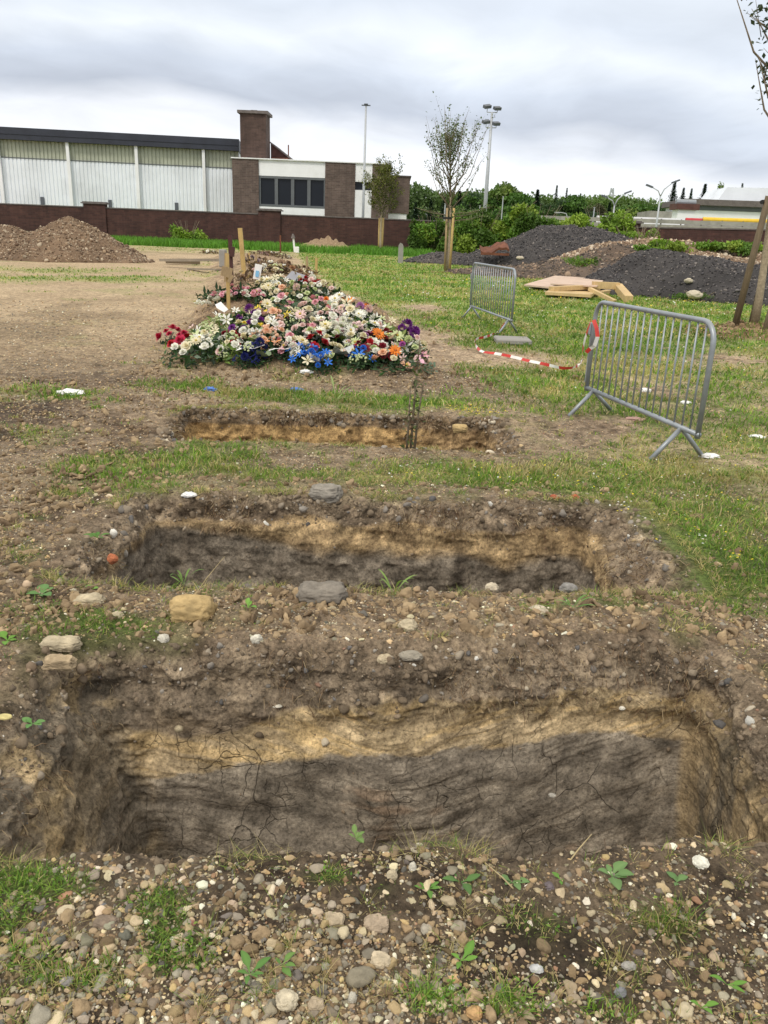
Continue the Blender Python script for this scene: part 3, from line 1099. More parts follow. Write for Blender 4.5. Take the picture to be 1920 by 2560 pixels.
def build_gravel():
    x, y, r = scatter(300000, 1.12, 19, radians(38))
    x2, y2, r2 = scatter(90000, .75, 8, radians(75))      # the ground just outside the frame
    k2 = (np.abs(np.arctan2(x2, y2)) > radians(38)) | (r2 < 1.12)
    x, y, r = np.concatenate([x, x2[k2]]), np.concatenate([y, y2[k2]]), np.concatenate([r, r2[k2]])
    g = gravel_amount(x, y) * np.where(y < 2.4, .72 + .15 * (x < 0), 1)
    clump = np.clip(.75 + .6 * fbm(x, y, 0, 5, 2, seed=33), .15, 1.2)
    m = (RNG.random(len(x)) < g * clump) & ~in_pit(x, y, .0)
    x, y, r, g = x[m], y[m], r[m], g[m]
    n = len(x)
    d = np.exp(RNG.normal(math.log(.0066), .52, n))
    big = RNG.random(n) < .011
    d[big] = RNG.uniform(.018, .034, big.sum())
    lefts = (x < -.2) & (y < 1.8)
    d[lefts] *= 1.12
    d = np.clip(d, .0035, .045)
    d = np.maximum(d, np.maximum(r * .0019, .0028))
    d = np.where(r > 6, np.minimum(d, r * .0022 + .012), d)
    clod = RNG.random(n) < np.where(mound(x, y) > .04, .8, .33)
    gc = lerp(c3(.16, .11, .07), c3(.44, .33, .215), RNG.random(n)) * (1 - .25 * (y < 2.2))[:, None]
    pc = PAL[RNG.choice(len(PAL), n, p=PW)]
    cc = np.where(clod[:, None], gc * RNG.uniform(.9, 1.55, (n, 1)), pc * RNG.uniform(.75, 1.2, (n, 1)))
    cc = cc * RNG.uniform(.95, 1.05, (n, 3)) * c3(1.03, 1.0, .87)
    sc = np.stack([d * RNG.uniform(.45, .68, n), d * RNG.uniform(.36, .52, n), d * RNG.uniform(.22, .42, n)], 1)
    sk = np.zeros(n)
    for P in PITS:
        sk = np.maximum(sk, 1 - sstep(.26, .33, rect_sd(x, y, P['rim'], P['k'])))
    z = H(x, y) + sc[:, 2] * RNG.uniform(-.6, .55, n) + .008 * sk
    pos = np.stack([x, y, z], 1)
    R = rand_rot(n, .35)
    # larger lumps of dug soil on the rims, the strips between the pits and the front of the mound
    lx, ly = [], []
    for x0, x1, y0, y1, c_ in ((-1.7, 1.7, 3.05, 3.65, 900), (-2.2, -1.2, 1.7, 5, 700), (-2, 1.6, 5.0, 5.4, 300), (-2.2, 1.2, 6.0, 6.5, 260), (-3, 1.2, 9.0, 10.6, 900), (-1.6, 2.2, 1.2, 2.0, 260),
                               (1.4, 2.0, 2, 5, 220), (-4.5, -1.5, 5, 9, 1500), (-3.2, -1.5, 2.2, 5.5, 900), (-1.6, 1.6, 3.1, 3.6, 500), (5.6, 8.2, 14.4, 16.4, 500), (-3.6, 1.0, 11, 18, 800), (-1.0, 2.6, 8, 16, 250)):
        lx.append(RNG.uniform(x0, x1, c_))
        ly.append(RNG.uniform(y0, y1, c_) + .06 * lx[-1])
    lx, ly = np.concatenate(lx), np.concatenate(ly)
    k_ = ~in_pit(lx, ly, .01) & ((ly < 10.3) | (mound(lx, ly) > .02) | (lx > 5) | (RNG.random(len(lx)) < .3))
    lx, ly = lx[k_], ly[k_]
    nl = len(lx)
    ld = np.exp(RNG.normal(math.log(.022), .5, nl)) * np.where(ly < 2.2, .7, 1) * np.where(ly > 14, 1.9, 1)
    ld = np.clip(ld, .012, np.where(ly < 2.2, .034, np.where(ly < 8, .058, .10)))
    lsc = np.stack([ld * .6, ld * .5, ld * .36], 1)
    lcol = lerp(c3(.15, .105, .07), c3(.40, .30, .20), RNG.random(nl)) * RNG.uniform(.8, 1.15, (nl, 1))
    lcol = lcol * c3(1.0, .97, .86)
    lpos = np.stack([lx, ly, H(lx, ly) + lsc[:, 2] * RNG.uniform(-.3, .5, nl) + .006], 1)
    px = d / r
    bigm = px > .0062
    # stones and lumps caught in the upper walls of the pits
    wp, wd = [], []
    for (pv, pn, tw), P, cnt in zip(PIT_STONES, PITS, (4200, 3600, 2400)):
        zz_ = pv[:, 2]
        w = np.clip((zz_ - (P['zn'] - .03)) / abs(P['zn']), 0, 1) * (zz_ < .03) * (tw < .9) + .02 * (zz_ > P['zf'] * .6)
        w = w * (tw < .95)
        k = RNG.choice(len(pv), cnt, p=w / w.sum())
        wp.append(pv[k])
        wd.append(np.clip(np.exp(RNG.normal(math.log(.0085), .75, cnt)), .004, .045) * (1 + .25 * (P['seed'] - 1)))
    wp, wd = np.concatenate(wp), np.concatenate(wd)
    k = len(wp)
    wc = np.where((RNG.random(k) < .72)[:, None], c3(.19, .145, .10) * RNG.uniform(.6, 1.5, (k, 1)), PAL[RNG.choice(len(PAL), k, p=PW)] * RNG.uniform(.6, 1.05, (k, 1)))
    wsc = np.stack([wd * .55, wd * .45, wd * .38], 1)
    A = instances(stone_bases(2, 14, .34), pos[bigm], R[bigm], sc[bigm], cc[bigm])
    A3 = instances(stone_bases(2, 12, .62, 5), lpos, rand_rot(nl), lsc, lcol)
    A = (np.concatenate([A[0], A3[0]]), np.concatenate([A[1], A3[1] + len(A[0])]), np.concatenate([A[2], A3[2]]))
    A2 = instances(stone_bases(1, 12, .40), np.concatenate([pos[~bigm], wp]), np.concatenate([R[~bigm], rand_rot(k)]), np.concatenate([sc[~bigm], wsc]),
                   np.concatenate([cc[~bigm], wc]))
    vv = np.concatenate([A[0], A2[0]])
    tt = np.concatenate([A[1], A2[1] + len(A[0])])
    co = np.clip(np.concatenate([A[2], A2[2]]), .01, .95)
    me = mesh_from('gravel', vv, tris=tt, smooth=True, mat=M_STONE, col=co)
    link('gravel', me, kind='stuff', label='loose pebbles and crumbs of soil scattered over the ground round the pits')
    print('gravel', n, 'big', bigm.sum(), 'tris', len(tt))


build_gravel()


# ------------------------------------------------------------------ grass
def blades(x, y, z, h, w, lean, col, tipcol=None):
    n = len(x)
    a = RNG.uniform(0, 2 * pi, n)
    b = RNG.uniform(0, 2 * pi, n)
    sx, sy = np.cos(a) * w / 2, np.sin(a) * w / 2
    lx, ly = np.cos(b) * lean * h, np.sin(b) * lean * h
    up = h / np.sqrt(1 + lean ** 2 * .8)
    P = np.zeros((n, 5, 3))
    P[:, 0] = np.stack([x - sx, y - sy, z - .004], 1)
    P[:, 1] = np.stack([x + sx, y + sy, z - .004], 1)
    P[:, 2] = np.stack([x + sx * .8 + lx * .35, y + sy * .8 + ly * .35, z + up * .6], 1)
    P[:, 3] = np.stack([x - sx * .8 + lx * .35, y - sy * .8 + ly * .35, z + up * .6], 1)
    P[:, 4] = np.stack([x + lx, y + ly, z + up], 1)
    o = np.arange(n)[:, None] * 5
    Q = o + np.array([[0, 1, 2, 3]])
    T = o + np.array([[3, 2, 4]])
    cc = np.repeat(col[:, None, :], 5, 1)
    if tipcol is not None:
        cc[:, 4] = tipcol
    return P.reshape(-1, 3), Q, T, cc.reshape(-1, 3)


def grass_colours(n, dry):
    g = np.array([(.10, .20, .024), (.17, .29, .036), (.25, .35, .06), (.13, .22, .05)])[RNG.integers(0, 4, n)]
    s = np.array([(.52, .43, .22), (.40, .32, .15), (.36, .34, .11)])[RNG.integers(0, 3, n)]
    m = RNG.random(n) < dry
    c = np.where(m[:, None], s, g)
    return c * RNG.uniform(.75, 1.25, (n, 1))


def build_grass():
    sets = []
    # short turf
    x, y, r = scatter(430000, 1.15, 62, radians(37))
    g = grass_amount(x, y)
    tuft = fbm(x, y, 0, 11, 2, seed=36)
    m = (RNG.random(len(x)) < np.clip(g * 1.05 + .7 * tuft * (r < 14), 0, 1) * (g > .07)) & ~in_pit(x, y, .03)
    x, y, r, g, tuft = x[m], y[m], r[m], g[m], tuft[m]
    n = len(x)
    h = np.where(r < 8, RNG.uniform(.015, .05, n), RNG.uniform(.03, .075, n)) * (.6 + .6 * g) * (1 + .5 * np.clip(tuft, 0, 1))
    h = np.where((y > 61) & (np.hypot((x + 5.6) / 2.6, (y - 70) / 3.5) > 1), h * 6 * RNG.uniform(.6, 1.2, n), h)
    w = np.maximum(.0028, r * .0013)
    dn = np.clip(.32 + .8 * fbm(x, y, 0, .8, 4, seed=41) + 1.1 * fbm(x, y, 0, 2.6, 3, seed=48), .03, .85) * (1 - .8 * (y > 60))
    col = grass_colours(n, dn)
    col = np.where((y > 60)[:, None], c3(.10, .24, .03) * RNG.uniform(.8, 1.3, (n, 1)), col)
    cb = 1 + .55 * fbm(x, y, 0, 1.7, 3, seed=49)
    h = h * np.clip(1 + 1.1 * fbm(x, y, 0, 3.3, 3, seed=48), .5, 1.8)
    col = np.clip(col * cb[:, None], .01, .8)
    sets.append(blades(x, y, H(x, y), h, w, RNG.uniform(.2, 1.6, n), col))
    print('turf blades', n)
    n = 26000
    x, y = RNG.uniform(-40, 3, n), RNG.uniform(61.5, 74.0, n)
    far_ = np.hypot((x + 5.6) / 2.6, (y - 70) / 3.5) > 1
    x, y = x[far_], y[far_]
    n = len(x)
    m = fbm(x, y, 0, .35, 3, seed=24) + .35 + .05 * (y - 66) > .1
    x, y = x[m], y[m]
    n = len(x)
    sets.append(blades(x, y, H(x, y), RNG.uniform(.25, .62, n), np.full(n, .07), RNG.uniform(.1, .7, n), c3(.11, .25, .03) * RNG.uniform(.7, 1.35, (n, 1))))
    # denser clumps in the nearest ground: fine green tufts and straw
    cxx, cyy, cr = scatter(2600, 1.2, 9.0, radians(33))
    g = grass_amount(cxx, cyy)
    k = (RNG.random(len(cxx)) < .20 + .8 * g) & ~in_pit(cxx, cyy, .04)
    cxx, cyy, cr, g = cxx[k], cyy[k], cr[k], g[k]
    nb = 26
    n = len(cxx) * nb
    rr_ = np.abs(RNG.normal(0, .022, n)) * np.repeat(.6 + .12 * cr, nb)
    aa_ = RNG.uniform(0, 2 * pi, n)
    X, Y_ = np.repeat(cxx, nb) + rr_ * np.cos(aa_), np.repeat(cyy, nb) + rr_ * np.sin(aa_)
    dry = np.repeat(np.where(g > .22, .15 + .3 * RNG.random(len(g)), .45 + .55 * RNG.random(len(g))), nb)
    hh = np.repeat(RNG.uniform(.02, .055, len(cxx)), nb) * RNG.uniform(.5, 1.2, n) * (1 + .4 * np.repeat(g, nb))
    sets.append(blades(X, Y_, H(X, Y_), hh, np.maximum(.0016, np.repeat(cr, nb) * .0009), RNG.uniform(.3, 2.0, n), grass_colours(n, dry)))
    # tufts overhanging the pit rims
    EX, EY = [], []
    for P, cnt in zip(PITS, (9000, 7500, 5200)):
        rp = rrect(P['rim'], .16, 900)
        kk = RNG.integers(0, 900, cnt)
        px_, py_ = rp[kk, 0] + rp[kk, 2] * RNG.uniform(-.03, .05, cnt), rp[kk, 1] + rp[kk, 3] * RNG.uniform(-.03, .05, cnt)
        py_ = py_ + P['k'] * px_
        f_ = -.45 * (P['seed'] == 1) * (py_ > 2.4) + fbm(px_, py_, 0, 3.2, 2, seed=37) + .5 * grass_amount(px_ * 1.12, py_ + .1) + .12
        kk = f_ > .28
        EX.append(px_[kk])
        EY.append(py_[kk])
    EX, EY = np.concatenate(EX), np.concatenate(EY)
    n = len(EX)
    er = np.hypot(EX, EY)
    sets.append(blades(EX, EY, H(EX, EY), RNG.uniform(.02, .06, n), np.maximum(.0018, er * .0009), RNG.uniform(.4, 2.4, n), grass_colours(n, .72)))
    vo = 0
    VV, QQ, TT, CC = [], [], [], []
    for v, q_, t_, c_ in sets:
        VV.append(v)
        QQ.append(q_ + vo)
        TT.append(t_ + vo)
        CC.append(c_)
        vo += len(v)
    me = mesh_from('grass', np.concatenate(VV), quads=np.concatenate(QQ), tris=np.concatenate(TT), mat=M_BLADE, col=np.clip(np.concatenate(CC), .01, .9))
    link('grass', me, kind='stuff', label='short patchy green and dry grass growing on the field round the pits')
    # broad low leaves of clover and weeds mixed into the turf
    x, y, r = scatter(90000, 1.2, 13, radians(35))
    g = grass_amount(x, y)
    cl = fbm(x, y, 0, 3.1, 3, seed=39)
    m = (RNG.random(len(x)) < np.clip(g * (.3 + 1.6 * cl), 0, 1)) & ~in_pit(x, y, .03)
    x, y, r = x[m], y[m], r[m]
    n = len(x)
    base = np.array([(0, 0, 0), (.35, .28, .10), (1, 0, .05), (.35, -.28, .10), (.4, 0, .0)])
    f = np.array([(0, 4, 1), (1, 4, 2), (4, 3, 2), (0, 3, 4)])
    s = np.maximum(RNG.uniform(.006, .016, n), r * .0028)
    pos = np.stack([x, y, H(x, y) + RNG.uniform(.003, .03, n)], 1)
    col = np.array([(.085, .18, .022), (.14, .25, .035), (.20, .29, .05)])[RNG.integers(0, 3, n)] * RNG.uniform(.75, 1.2, (n, 1))
    vv, tt, cc = instances([(base, f)], pos, rand_rot(n, .55), np.repeat(s[:, None], 3, 1), col)
    me = mesh_from('clover', vv, tris=tt, mat=M_LEAF, col=cc)
    link('clover', me, kind='stuff', label='low clover and small weeds mixed into the patchy turf')
    # daisies and dandelion specks in the lawn
    x, y, r = scatter(5200, 4.5, 34, radians(28))
    g = grass_amount(x, y)
    m = (RNG.random(len(x)) < sstep(.55, .95, g) * .8) & (x > 0)
    x, y, r = x[m], y[m], r[m]
    a = at(1180, 1050, 7.5)
    ex, ey = RNG.normal(.85, .16, 90), RNG.normal(7.80, .09, 90)
    x, y = np.concatenate([x, ex]), np.concatenate([y, ey])
    n = len(x)
    r = np.hypot(x, y)
    white = RNG.random(n) < .55
    white[-90:] = False
    hexv = np.array([(cos(t), sin(t), 0) for t in np.arange(6) * pi / 3] + [(0, 0, .3)])
    hexf = np.array([(k, (k + 1) % 6, 6) for k in range(6)])
    s = np.maximum(.007, r * .0010)
    pos = np.stack([x, y, H(x, y) + RNG.uniform(.03, .06, n)], 1)
    col = np.where(white[:, None], c3(.75, .75, .72), c3(.75, .60, .04))
    vv, tt, cc = instances([(hexv, hexf)], pos, rand_rot(n, .4), np.repeat(s[:, None], 3, 1), col)
    me = mesh_from('wild_flowers', vv, tris=tt, mat=M_LEAF, col=cc)
    link('wild_flowers', me, kind='stuff', label='tiny white and yellow wild flowers dotted through the grass')


build_grass()


def build_roots():
    V_, Q_, T_, C_ = [], [], [], []
    vo = 0
    for (pv, pn, tw), P, cnt in zip(PIT_STONES, PITS, (2600, 2600, 1400)):
        cl = fbm(pv[:, 0], pv[:, 1], 0, 3.0, 2, seed=190)
        w = (pv[:, 2] > P['zn'] * 1.2) * (tw < .8) * sstep(-.05, .35, cl) + 1e-9
        k = RNG.choice(len(pv), cnt, p=w / w.sum())
        p, nrm = pv[k], pn[k]
        h = RNG.uniform(.015, .075, cnt)
        d = nrm * RNG.uniform(.2, .9, (cnt, 1)) + np.array([0, 0, -.5]) + RNG.normal(0, .5, (cnt, 3))
        d /= np.linalg.norm(d, axis=1, keepdims=True)
        r = np.hypot(p[:, 0], p[:, 1])
        s_ = np.cross(d, RNG.normal(size=(cnt, 3)))
        s_ /= np.linalg.norm(s_, axis=1, keepdims=True)
        s_ *= np.maximum(.0007, r * .00038)[:, None]
        mid = p + d * h[:, None] * .55 + RNG.normal(0, .004, (cnt, 3))
        tip = p + d * h[:, None] + np.array([0, 0, -.25]) * h[:, None]
        A = np.stack([p - s_, p + s_, mid + s_, mid - s_, tip], 1)
        o = np.arange(cnt)[:, None] * 5 + vo
        V_.append(A.reshape(-1, 3))
        Q_.append(o + np.array([[0, 1, 2, 3]]))
        T_.append(o + np.array([[3, 2, 4]]))
        c = np.array([(.13, .075, .045), (.30, .20, .12), (.42, .32, .20)])[RNG.integers(0, 3, cnt)]
        C_.append(np.repeat(c, 5, 0))
        vo += cnt * 5
    me = mesh_from('roots', np.concatenate(V_), quads=np.concatenate(Q_), tris=np.concatenate(T_), mat=M_BLADE, col=np.concatenate(C_))
    link('roots', me, kind='stuff', label='torn fine roots hanging out of the top edges of the pits')


build_roots()

# ------------------------------------------------------------------ materials for built things
def brick_mat(name, c1, c2, mortar, bw=.22, bh=.075, bump=.004):
    m, t, p = new_mat(name)
    g = t.n('ShaderNodeTexCoord')
    sp = t.n('ShaderNodeSeparateXYZ')
    t.l(g.outputs['Object'], sp.inputs[0])
    cb = t.n('ShaderNodeCombineXYZ')
    t.l(t.math('ADD', sp.outputs[0], sp.outputs[1]), cb.inputs[0])
    t.l(sp.outputs[2], cb.inputs[1])
    b = t.n('ShaderNodeTexBrick')
    b.inputs['Scale'].default_value = 1.0
    b.inputs['Brick Width'].default_value = bw
    b.inputs['Row Height'].default_value = bh
    b.inputs['Mortar Size'].default_value = .009
    b.inputs['Color1'].default_value = (*c1, 1)
    b.inputs['Color2'].default_value = (*c2, 1)
    b.inputs['Mortar'].default_value = (*mortar, 1)
    t.l(cb.outputs[0], b.inputs['Vector'])
    n1 = t.noise(g.outputs['Object'], .7, 6, .65)
    mul = t.ramp(n1.outputs[0], [(.3, .72), (.7, 1.3)])
    st = t.n('ShaderNodeMapping')
    st.inputs['Scale'].default_value = (2.5, 2.5, .25)
    t.l(g.outputs['Object'], st.inputs['Vector'])
    n2 = t.noise(st.outputs[0], 1.4, 4, .6)
    mul2 = t.ramp(n2.outputs[0], [(.35, .85), (.7, 1.15)])
    t.l(t.mix(1.0, t.mix(1.0, b.outputs[0], mul, 'MULTIPLY'), mul2, 'MULTIPLY'), p.inputs['Base Color'])
    p.inputs['Roughness'].default_value = .9
    bn = t.n('ShaderNodeBump')
    bn.inputs['Distance'].default_value = bump
    bn.invert = True
    t.l(b.outputs['Fac'], bn.inputs['Height'])
    t.l(bn.outputs[0], p.inputs['Normal'])
    return m


def wood_mat(name, col, dark=.7, scale=3.0):
    m, t, p = new_mat(name)
    g = t.n('ShaderNodeTexCoord')
    mpn = t.n('ShaderNodeMapping')
    mpn.inputs['Scale'].default_value = (6, 6, 1.0)
    t.l(g.outputs['Object'], mpn.inputs['Vector'])
    n1 = t.noise(mpn.outputs[0], scale * 2, 5, .6, 1.2)
    c = t.ramp(n1.outputs[0], [(.3, tuple(x * dark for x in col)), (.7, col)])
    n2 = t.noise(g.outputs['Object'], 2.0, 4, .6)
    c = t.mix(1.0, c, t.ramp(n2.outputs[0], [(.3, .8), (.7, 1.12)]), 'MULTIPLY')
    t.l(c, p.inputs['Base Color'])
    p.inputs['Roughness'].default_value = .75
    return m


M_BRICKWALL = brick_mat('dark_red_brick', (.050, .020, .017), (.078, .033, .026), (.060, .040, .034), .44, .15)
M_BRICKB = brick_mat('brown_brick', (.090, .062, .052), (.135, .095, .080), (.16, .135, .12), .44, .15)
M_BRICKT = brick_mat('tower_brick', (.058, .035, .028), (.085, .052, .042), (.07, .05, .045), .44, .15)
M_COPING = simple_mat('grey_coping', (.14, .12, .115), .85, .25, 3)
M_WHITE = simple_mat('white_panel', (.82, .83, .85), .6, .05, .8, dirt=(.50, .49, .46), dirt_amt=.35)
M_WHITE2 = simple_mat('white_sheet_metal', (.80, .84, .90), .5, .05, .5, spec=.5, dirt=(.40, .42, .43), dirt_amt=.35)
M_GREENPAN = simple_mat('translucent_panel', (.42, .44, .35), .5, .12, .6, dirt=(.20, .22, .17), dirt_amt=.5)
M_FASCIA = simple_mat('dark_fascia', (.030, .034, .050), .5, .2, 1.0)
M_FRAME = simple_mat('dark_window_frame', (.12, .13, .14), .45, .1, 2)
M_GALV = simple_mat('galvanised_steel', (.30, .325, .355), .42, .15, 9, metal=.35, spec=.5, dirt=(.23, .24, .25), dirt_amt=.5)
M_POLE = simple_mat('grey_pole', (.42, .44, .47), .5, .1, 2, metal=.2)
M_LAMP = simple_mat('lamp_housing', (.10, .11, .13), .5, .1, 3)
M_CONC = simple_mat('concrete', (.30, .285, .265), .9, .2, 1.5, bump=.004, bscale=30, dirt=(.17, .155, .14), dirt_amt=.6)
M_RUST = simple_mat('rust', (.15, .055, .030), .85, .4, 4, bump=.01, bscale=12)
M_REDT = simple_mat('roof_red', (.10, .045, .038), .8, .25, 2)
M_WOODY = wood_mat('fresh_pine', (.66, .47, .23))
M_WOODP = wood_mat('pink_plywood', (.62, .46, .36), .86)
M_WOODS = wood_mat('stake_wood', (.42, .30, .16), .65)
M_WOODO = wood_mat('old_stake_wood', (.16, .115, .065), .6)
M_WOODL = wood_mat('yellow_stake', (.56, .39, .15))
M_WOODR = wood_mat('dark_red_wood', (.075, .025, .022))
M_WOODG = wood_mat('weathered_plank', (.30, .25, .19))
M_BARK = simple_mat('bark', (.19, .15, .105), .9, .35, 20, bump=.01, bscale=40)
M_BARKP = simple_mat('pale_bark', (.36, .29, .20), .85, .3, 25, bump=.006, bscale=50, dirt=(.18, .15, .10), dirt_amt=.6)
M_TRED = simple_mat('tape_red', (.55, .045, .035), .45, .15, 12)
M_TWHITE = simple_mat('tape_white', (.78, .77, .75), .45, .08, 12)
M_PAPER = simple_mat('white_paper', (.78, .77, .76), .7, .08, 14)
M_BLUE = simple_mat('blue_plastic', (.06, .17, .55), .4, .15, 12)
M_YEL = simple_mat('yellow_cover', (.72, .47, .035), .55, .1, 2)
M_REDC = simple_mat('red_cover', (.45, .035, .045), .55, .1, 2)
M_BLACKC = simple_mat('black_cover', (.025, .025, .03), .6, .1, 2)
M_STRAP = simple_mat('rubber_strap', (.02, .02, .02), .7, .1, 10)


def glass_mat():
    m, t, p = new_mat('window_glass')
    p.inputs['Base Color'].default_value = (.012, .015, .022, 1)
    p.inputs['Roughness'].default_value = .04
    p.inputs['Specular IOR Level'].default_value = .18
    return m


M_GLASS = glass_mat()

# ------------------------------------------------------------------ brick boundary wall
WH = 2.62


def brick_run(name, p0, p1, label, pillars):
    p0, p1 = np.array(p0, float), np.array(p1, float)
    L = np.linalg.norm(p1 - p0)
    rz = atan2(p1[1] - p0[1], p1[0] - p0[0])
    t = empty(name, (p0[0], p0[1], 0), label, 'wall', rz=rz)
    MB().box(0, L, 0, .34, -.3, WH).build('brickwork', M_BRICKWALL, t)
    MB().box(-.03, L + .03, -.05, .39, WH + .002, WH + .09).build('coping', M_COPING, t)
    for s in pillars:
        pl = MB().box(s - .95, s + .95, -.14, .48, -.3, WH + .32).build('pillar', M_BRICKWALL, t)
        c = MB().box(s - 1.12, s + 1.12, -.26, .6, WH + .322, WH + .42)
        c.box(s - 1.0, s + 1.0, -.18, .52, WH + .424, WH + .50)
        c.build('pillar_cap', M_COPING, pl)
    return t


brick_run('brick_wall', (-62, 74.5), (13.0, 74.5), 'long dark red brick wall with grey coping running below the white industrial hall', [62 - 26.0, 62 - 10.9])
brick_run('brick_wall', (13.4, 74.1), (28.6, 45), 'dark red brick wall running down behind the black rubble under the road parapet', [9.2])

# ------------------------------------------------------------------ white corrugated hall
hall = empty('industrial_hall', (-15.65, 86.4, 0), 'long white corrugated hall with dark roof edge and pale green upper panels', 'building', rz=radians(7.4))


def corrugated(x0, x1, y, z0, z1, pitch, depth):
    n = int((x1 - x0) / pitch)
    xs, ys = [], []
    for k in range(n):
        a = x0 + k * pitch
        for f, d in ((0, 0), (.62, 0), (.72, depth), (.90, depth)):
            xs.append(a + f * pitch)
            ys.append(y + d)
    xs.append(x1)
    ys.append(y)
    m = MB()
    k = len(xs)
    m.add([(x, yy, z0) for x, yy in zip(xs, ys)] + [(x, yy, z1) for x, yy in zip(xs, ys)], [(i, i + 1, i + 1 + k, i + k) for i in range(k - 1)])
    return m


corrugated(-46, 0.0, 0.0, 0, 6.92, .36, .07).build('lower_cladding', M_WHITE2, hall)
corrugated(-46, 0.0, .10, 6.98, 8.50, .36, .08).build('upper_cladding', M_GREENPAN, hall)
MB().box(-46, 0, -.03, .25, 6.90, 6.99).build('flashing', M_FRAME, hall)
MB().box(-46, .0, .3, 30, 0, 8.5).build('hall_body', M_WHITE2, hall)
f_ = MB().box(-46, .1, -.55, 30.3, 8.50, 9.55)
f_.box(-46, .1, -.60, -.552, 8.95, 9.0)
f_.build('roof_fascia', M_FASCIA, hall)
for k in range(7):
    x = -3.35 - 6.36 * k
    MB().box(x - .14, x + .14, -.34, -.02, 0, 8.49).build('column', M_WHITE, hall)
    MB().box(x - 2.95, x - 2.62, -.10, -.005, 2.55, 3.55).build('vent', M_LAMP, hall)

# ------------------------------------------------------------------ brick office
off = empty('office_building', (-15.1, 80, 0), 'low brown brick office with white panels and a four pane window strip', 'building')
MB().box(0, 2.42, 0, 10, 0, 7.40).build('brick_pier', M_BRICKB, off)
MB().box(8.50, 11.25, 0, 10, 0, 7.40).build('brick_pier', M_BRICKB, off)
MB().box(12.80, 14.38, 0, 10, 0, 7.40).build('brick_pier', M_BRICKB, off)
MB().box(-.08, 8.7, -.10, 10.1, 7.402, 7.50).box(11.1, 14.5, -.10, 10.1, 7.402, 7.50).box(8.7, 11.1, -.10, 10.1, 7.402, 7.50).build('roof_edge', M_WHITE, off)
MB().box(2.42, 8.50, .10, .6, 6.05, 7.40).build('white_panel', M_WHITE, off)
MB().box(2.42, 8.50, .10, .6, 0, 3.42).build('white_panel', M_WHITE, off)
MB().box(2.42, 8.50, .6, 9.9, 0, 7.39).build('wall_core', M_WHITE, off)
w = MB()
w.box(2.42, 8.50, .12, .58, 5.85, 6.048).box(2.42, 8.50, .08, .58, 3.422, 3.62)
for x in (2.42, 4.0, 5.5, 7.0, 8.38):
    w.box(x, x + (.16 if x < 8 else .12), .14, .56, 3.62, 5.85)
    if 2.5 < x < 8:
        w.box(x - .14, x - .002, .16, .5, 3.62, 5.85)
wn_ = w.build('window', M_FRAME, off)
MB().box(2.58, 8.38, .30, .34, 3.62, 5.85).build('pane', M_GLASS, wn_)
MB().box(11.25, 12.80, .06, .6, 0, 5.15).build('white_panel', M_WHITE, off)
MB().box(11.25, 12.80, .06, .6, 5.85, 7.40).build('white_panel', M_WHITE, off)
w2 = MB().box(11.25, 12.80, .36, .5, 5.15, 5.85).build('window', M_GLASS, off)
MB().box(11.25, 12.80, .6, 9.9, 0, 7.39).build('wall_core', M_WHITE, off)
MB().box(14.38, 16.3, 1.8, 9.5, 3.3, 6.55).build('low_wing', M_BRICKB, off)
MB().box(14.38, 16.1, 1.9, 9.4, 0, 3.298).build('low_wing_base', M_WHITE, off)
MB().box(14.38, 16.4, 1.7, 9.6, 6.552, 6.64).build('low_wing_coping', M_COPING, off)

tw = empty('brick_tower', (-15.05, 84.2, 0), 'square dark brick tower with flat grey cap between hall and office', 'tower')
MB().box(0, 2.45, 0, 2.6, 7.3, 11.65).box(0, 2.45, 0, 2.6, 0, 7.299).build('brickwork', M_BRICKT, tw)
c = MB().box(-.22, 2.67, -.22, 2.85, 11.652, 11.90)
c.box(.9, 1.5, .8, 1.5, 11.902, 12.05)
c.build('cap', M_COPING, tw)
sr = empty('pitched_roof', (-12.55, 86.9, 0), 'small sloping reddish roof with antenna beside the brick tower', 'roof')
MB().prism([(0, 7.4), (0, 9.4), (.25, 9.35), (2.5, 7.65), (2.5, 7.4)], 0, 5).build('gable', M_REDT, sr)
MB().plank((-.1, 2.5, 9.50), (2.75, 2.5, 7.55), 5.6, .12).build('roof_slab', M_COPING, sr)
MB().tube([(1.75, -.1, 7.4), (1.75, -.1, 9.3)], .06).tube([(.2, -.35, 8.0), (1.7, -.35, 8.0)], .1).build('antenna', M_RUST, sr)

# ------------------------------------------------------------------ masts and lamps
t = empty('flag_mast', (-2.93, 77, 0), 'tall slim white mast with small crossbar standing before the brick office', 'mast')
MB().tube([(0, 0, 0), (0, 0, 4), (0, 0, 11.75)], [.13, .12, .08], 10).build('pole', M_POLE, t, smooth=True)
MB().tube([(-.38, 0, 11.78), (.38, 0, 11.78)], .05, 8).box(-.16, .16, -.16, .16, 11.82, 11.90).build('crossbar', M_LAMP, t)

t = empty('floodlight_mast', (11.25, 110, 0), 'tall grey floodlight mast with four lamp heads above the hedge', 'mast')
MB().tube([(0, 0, 0), (0, 0, 8), (0, 0, 15.9)], [.30, .24, .14], 10).build('pole', M_POLE, t, smooth=True)
for z, dx in ((15.9, .62), (14.2, .62)):
    MB().tube([(-dx, 0, z), (dx, 0, z)], .06, 6).tube([(-dx, 0, z), (-dx, 0, z + .35)], .05, 6).tube([(dx, 0, z), (dx, 0, z + .35)], .05, 6).build('bracket', M_POLE, t)
    for s in (-1, 1):
        h = MB()
        h.plank((s * dx - .42, -.25, z + .42 + .12 * (s < 0)), (s * dx + .38, .25, z + .62 - .1 * s), .5, .34, (0, -.6, 1))
        h.build('lamp_head', M_LAMP, t)


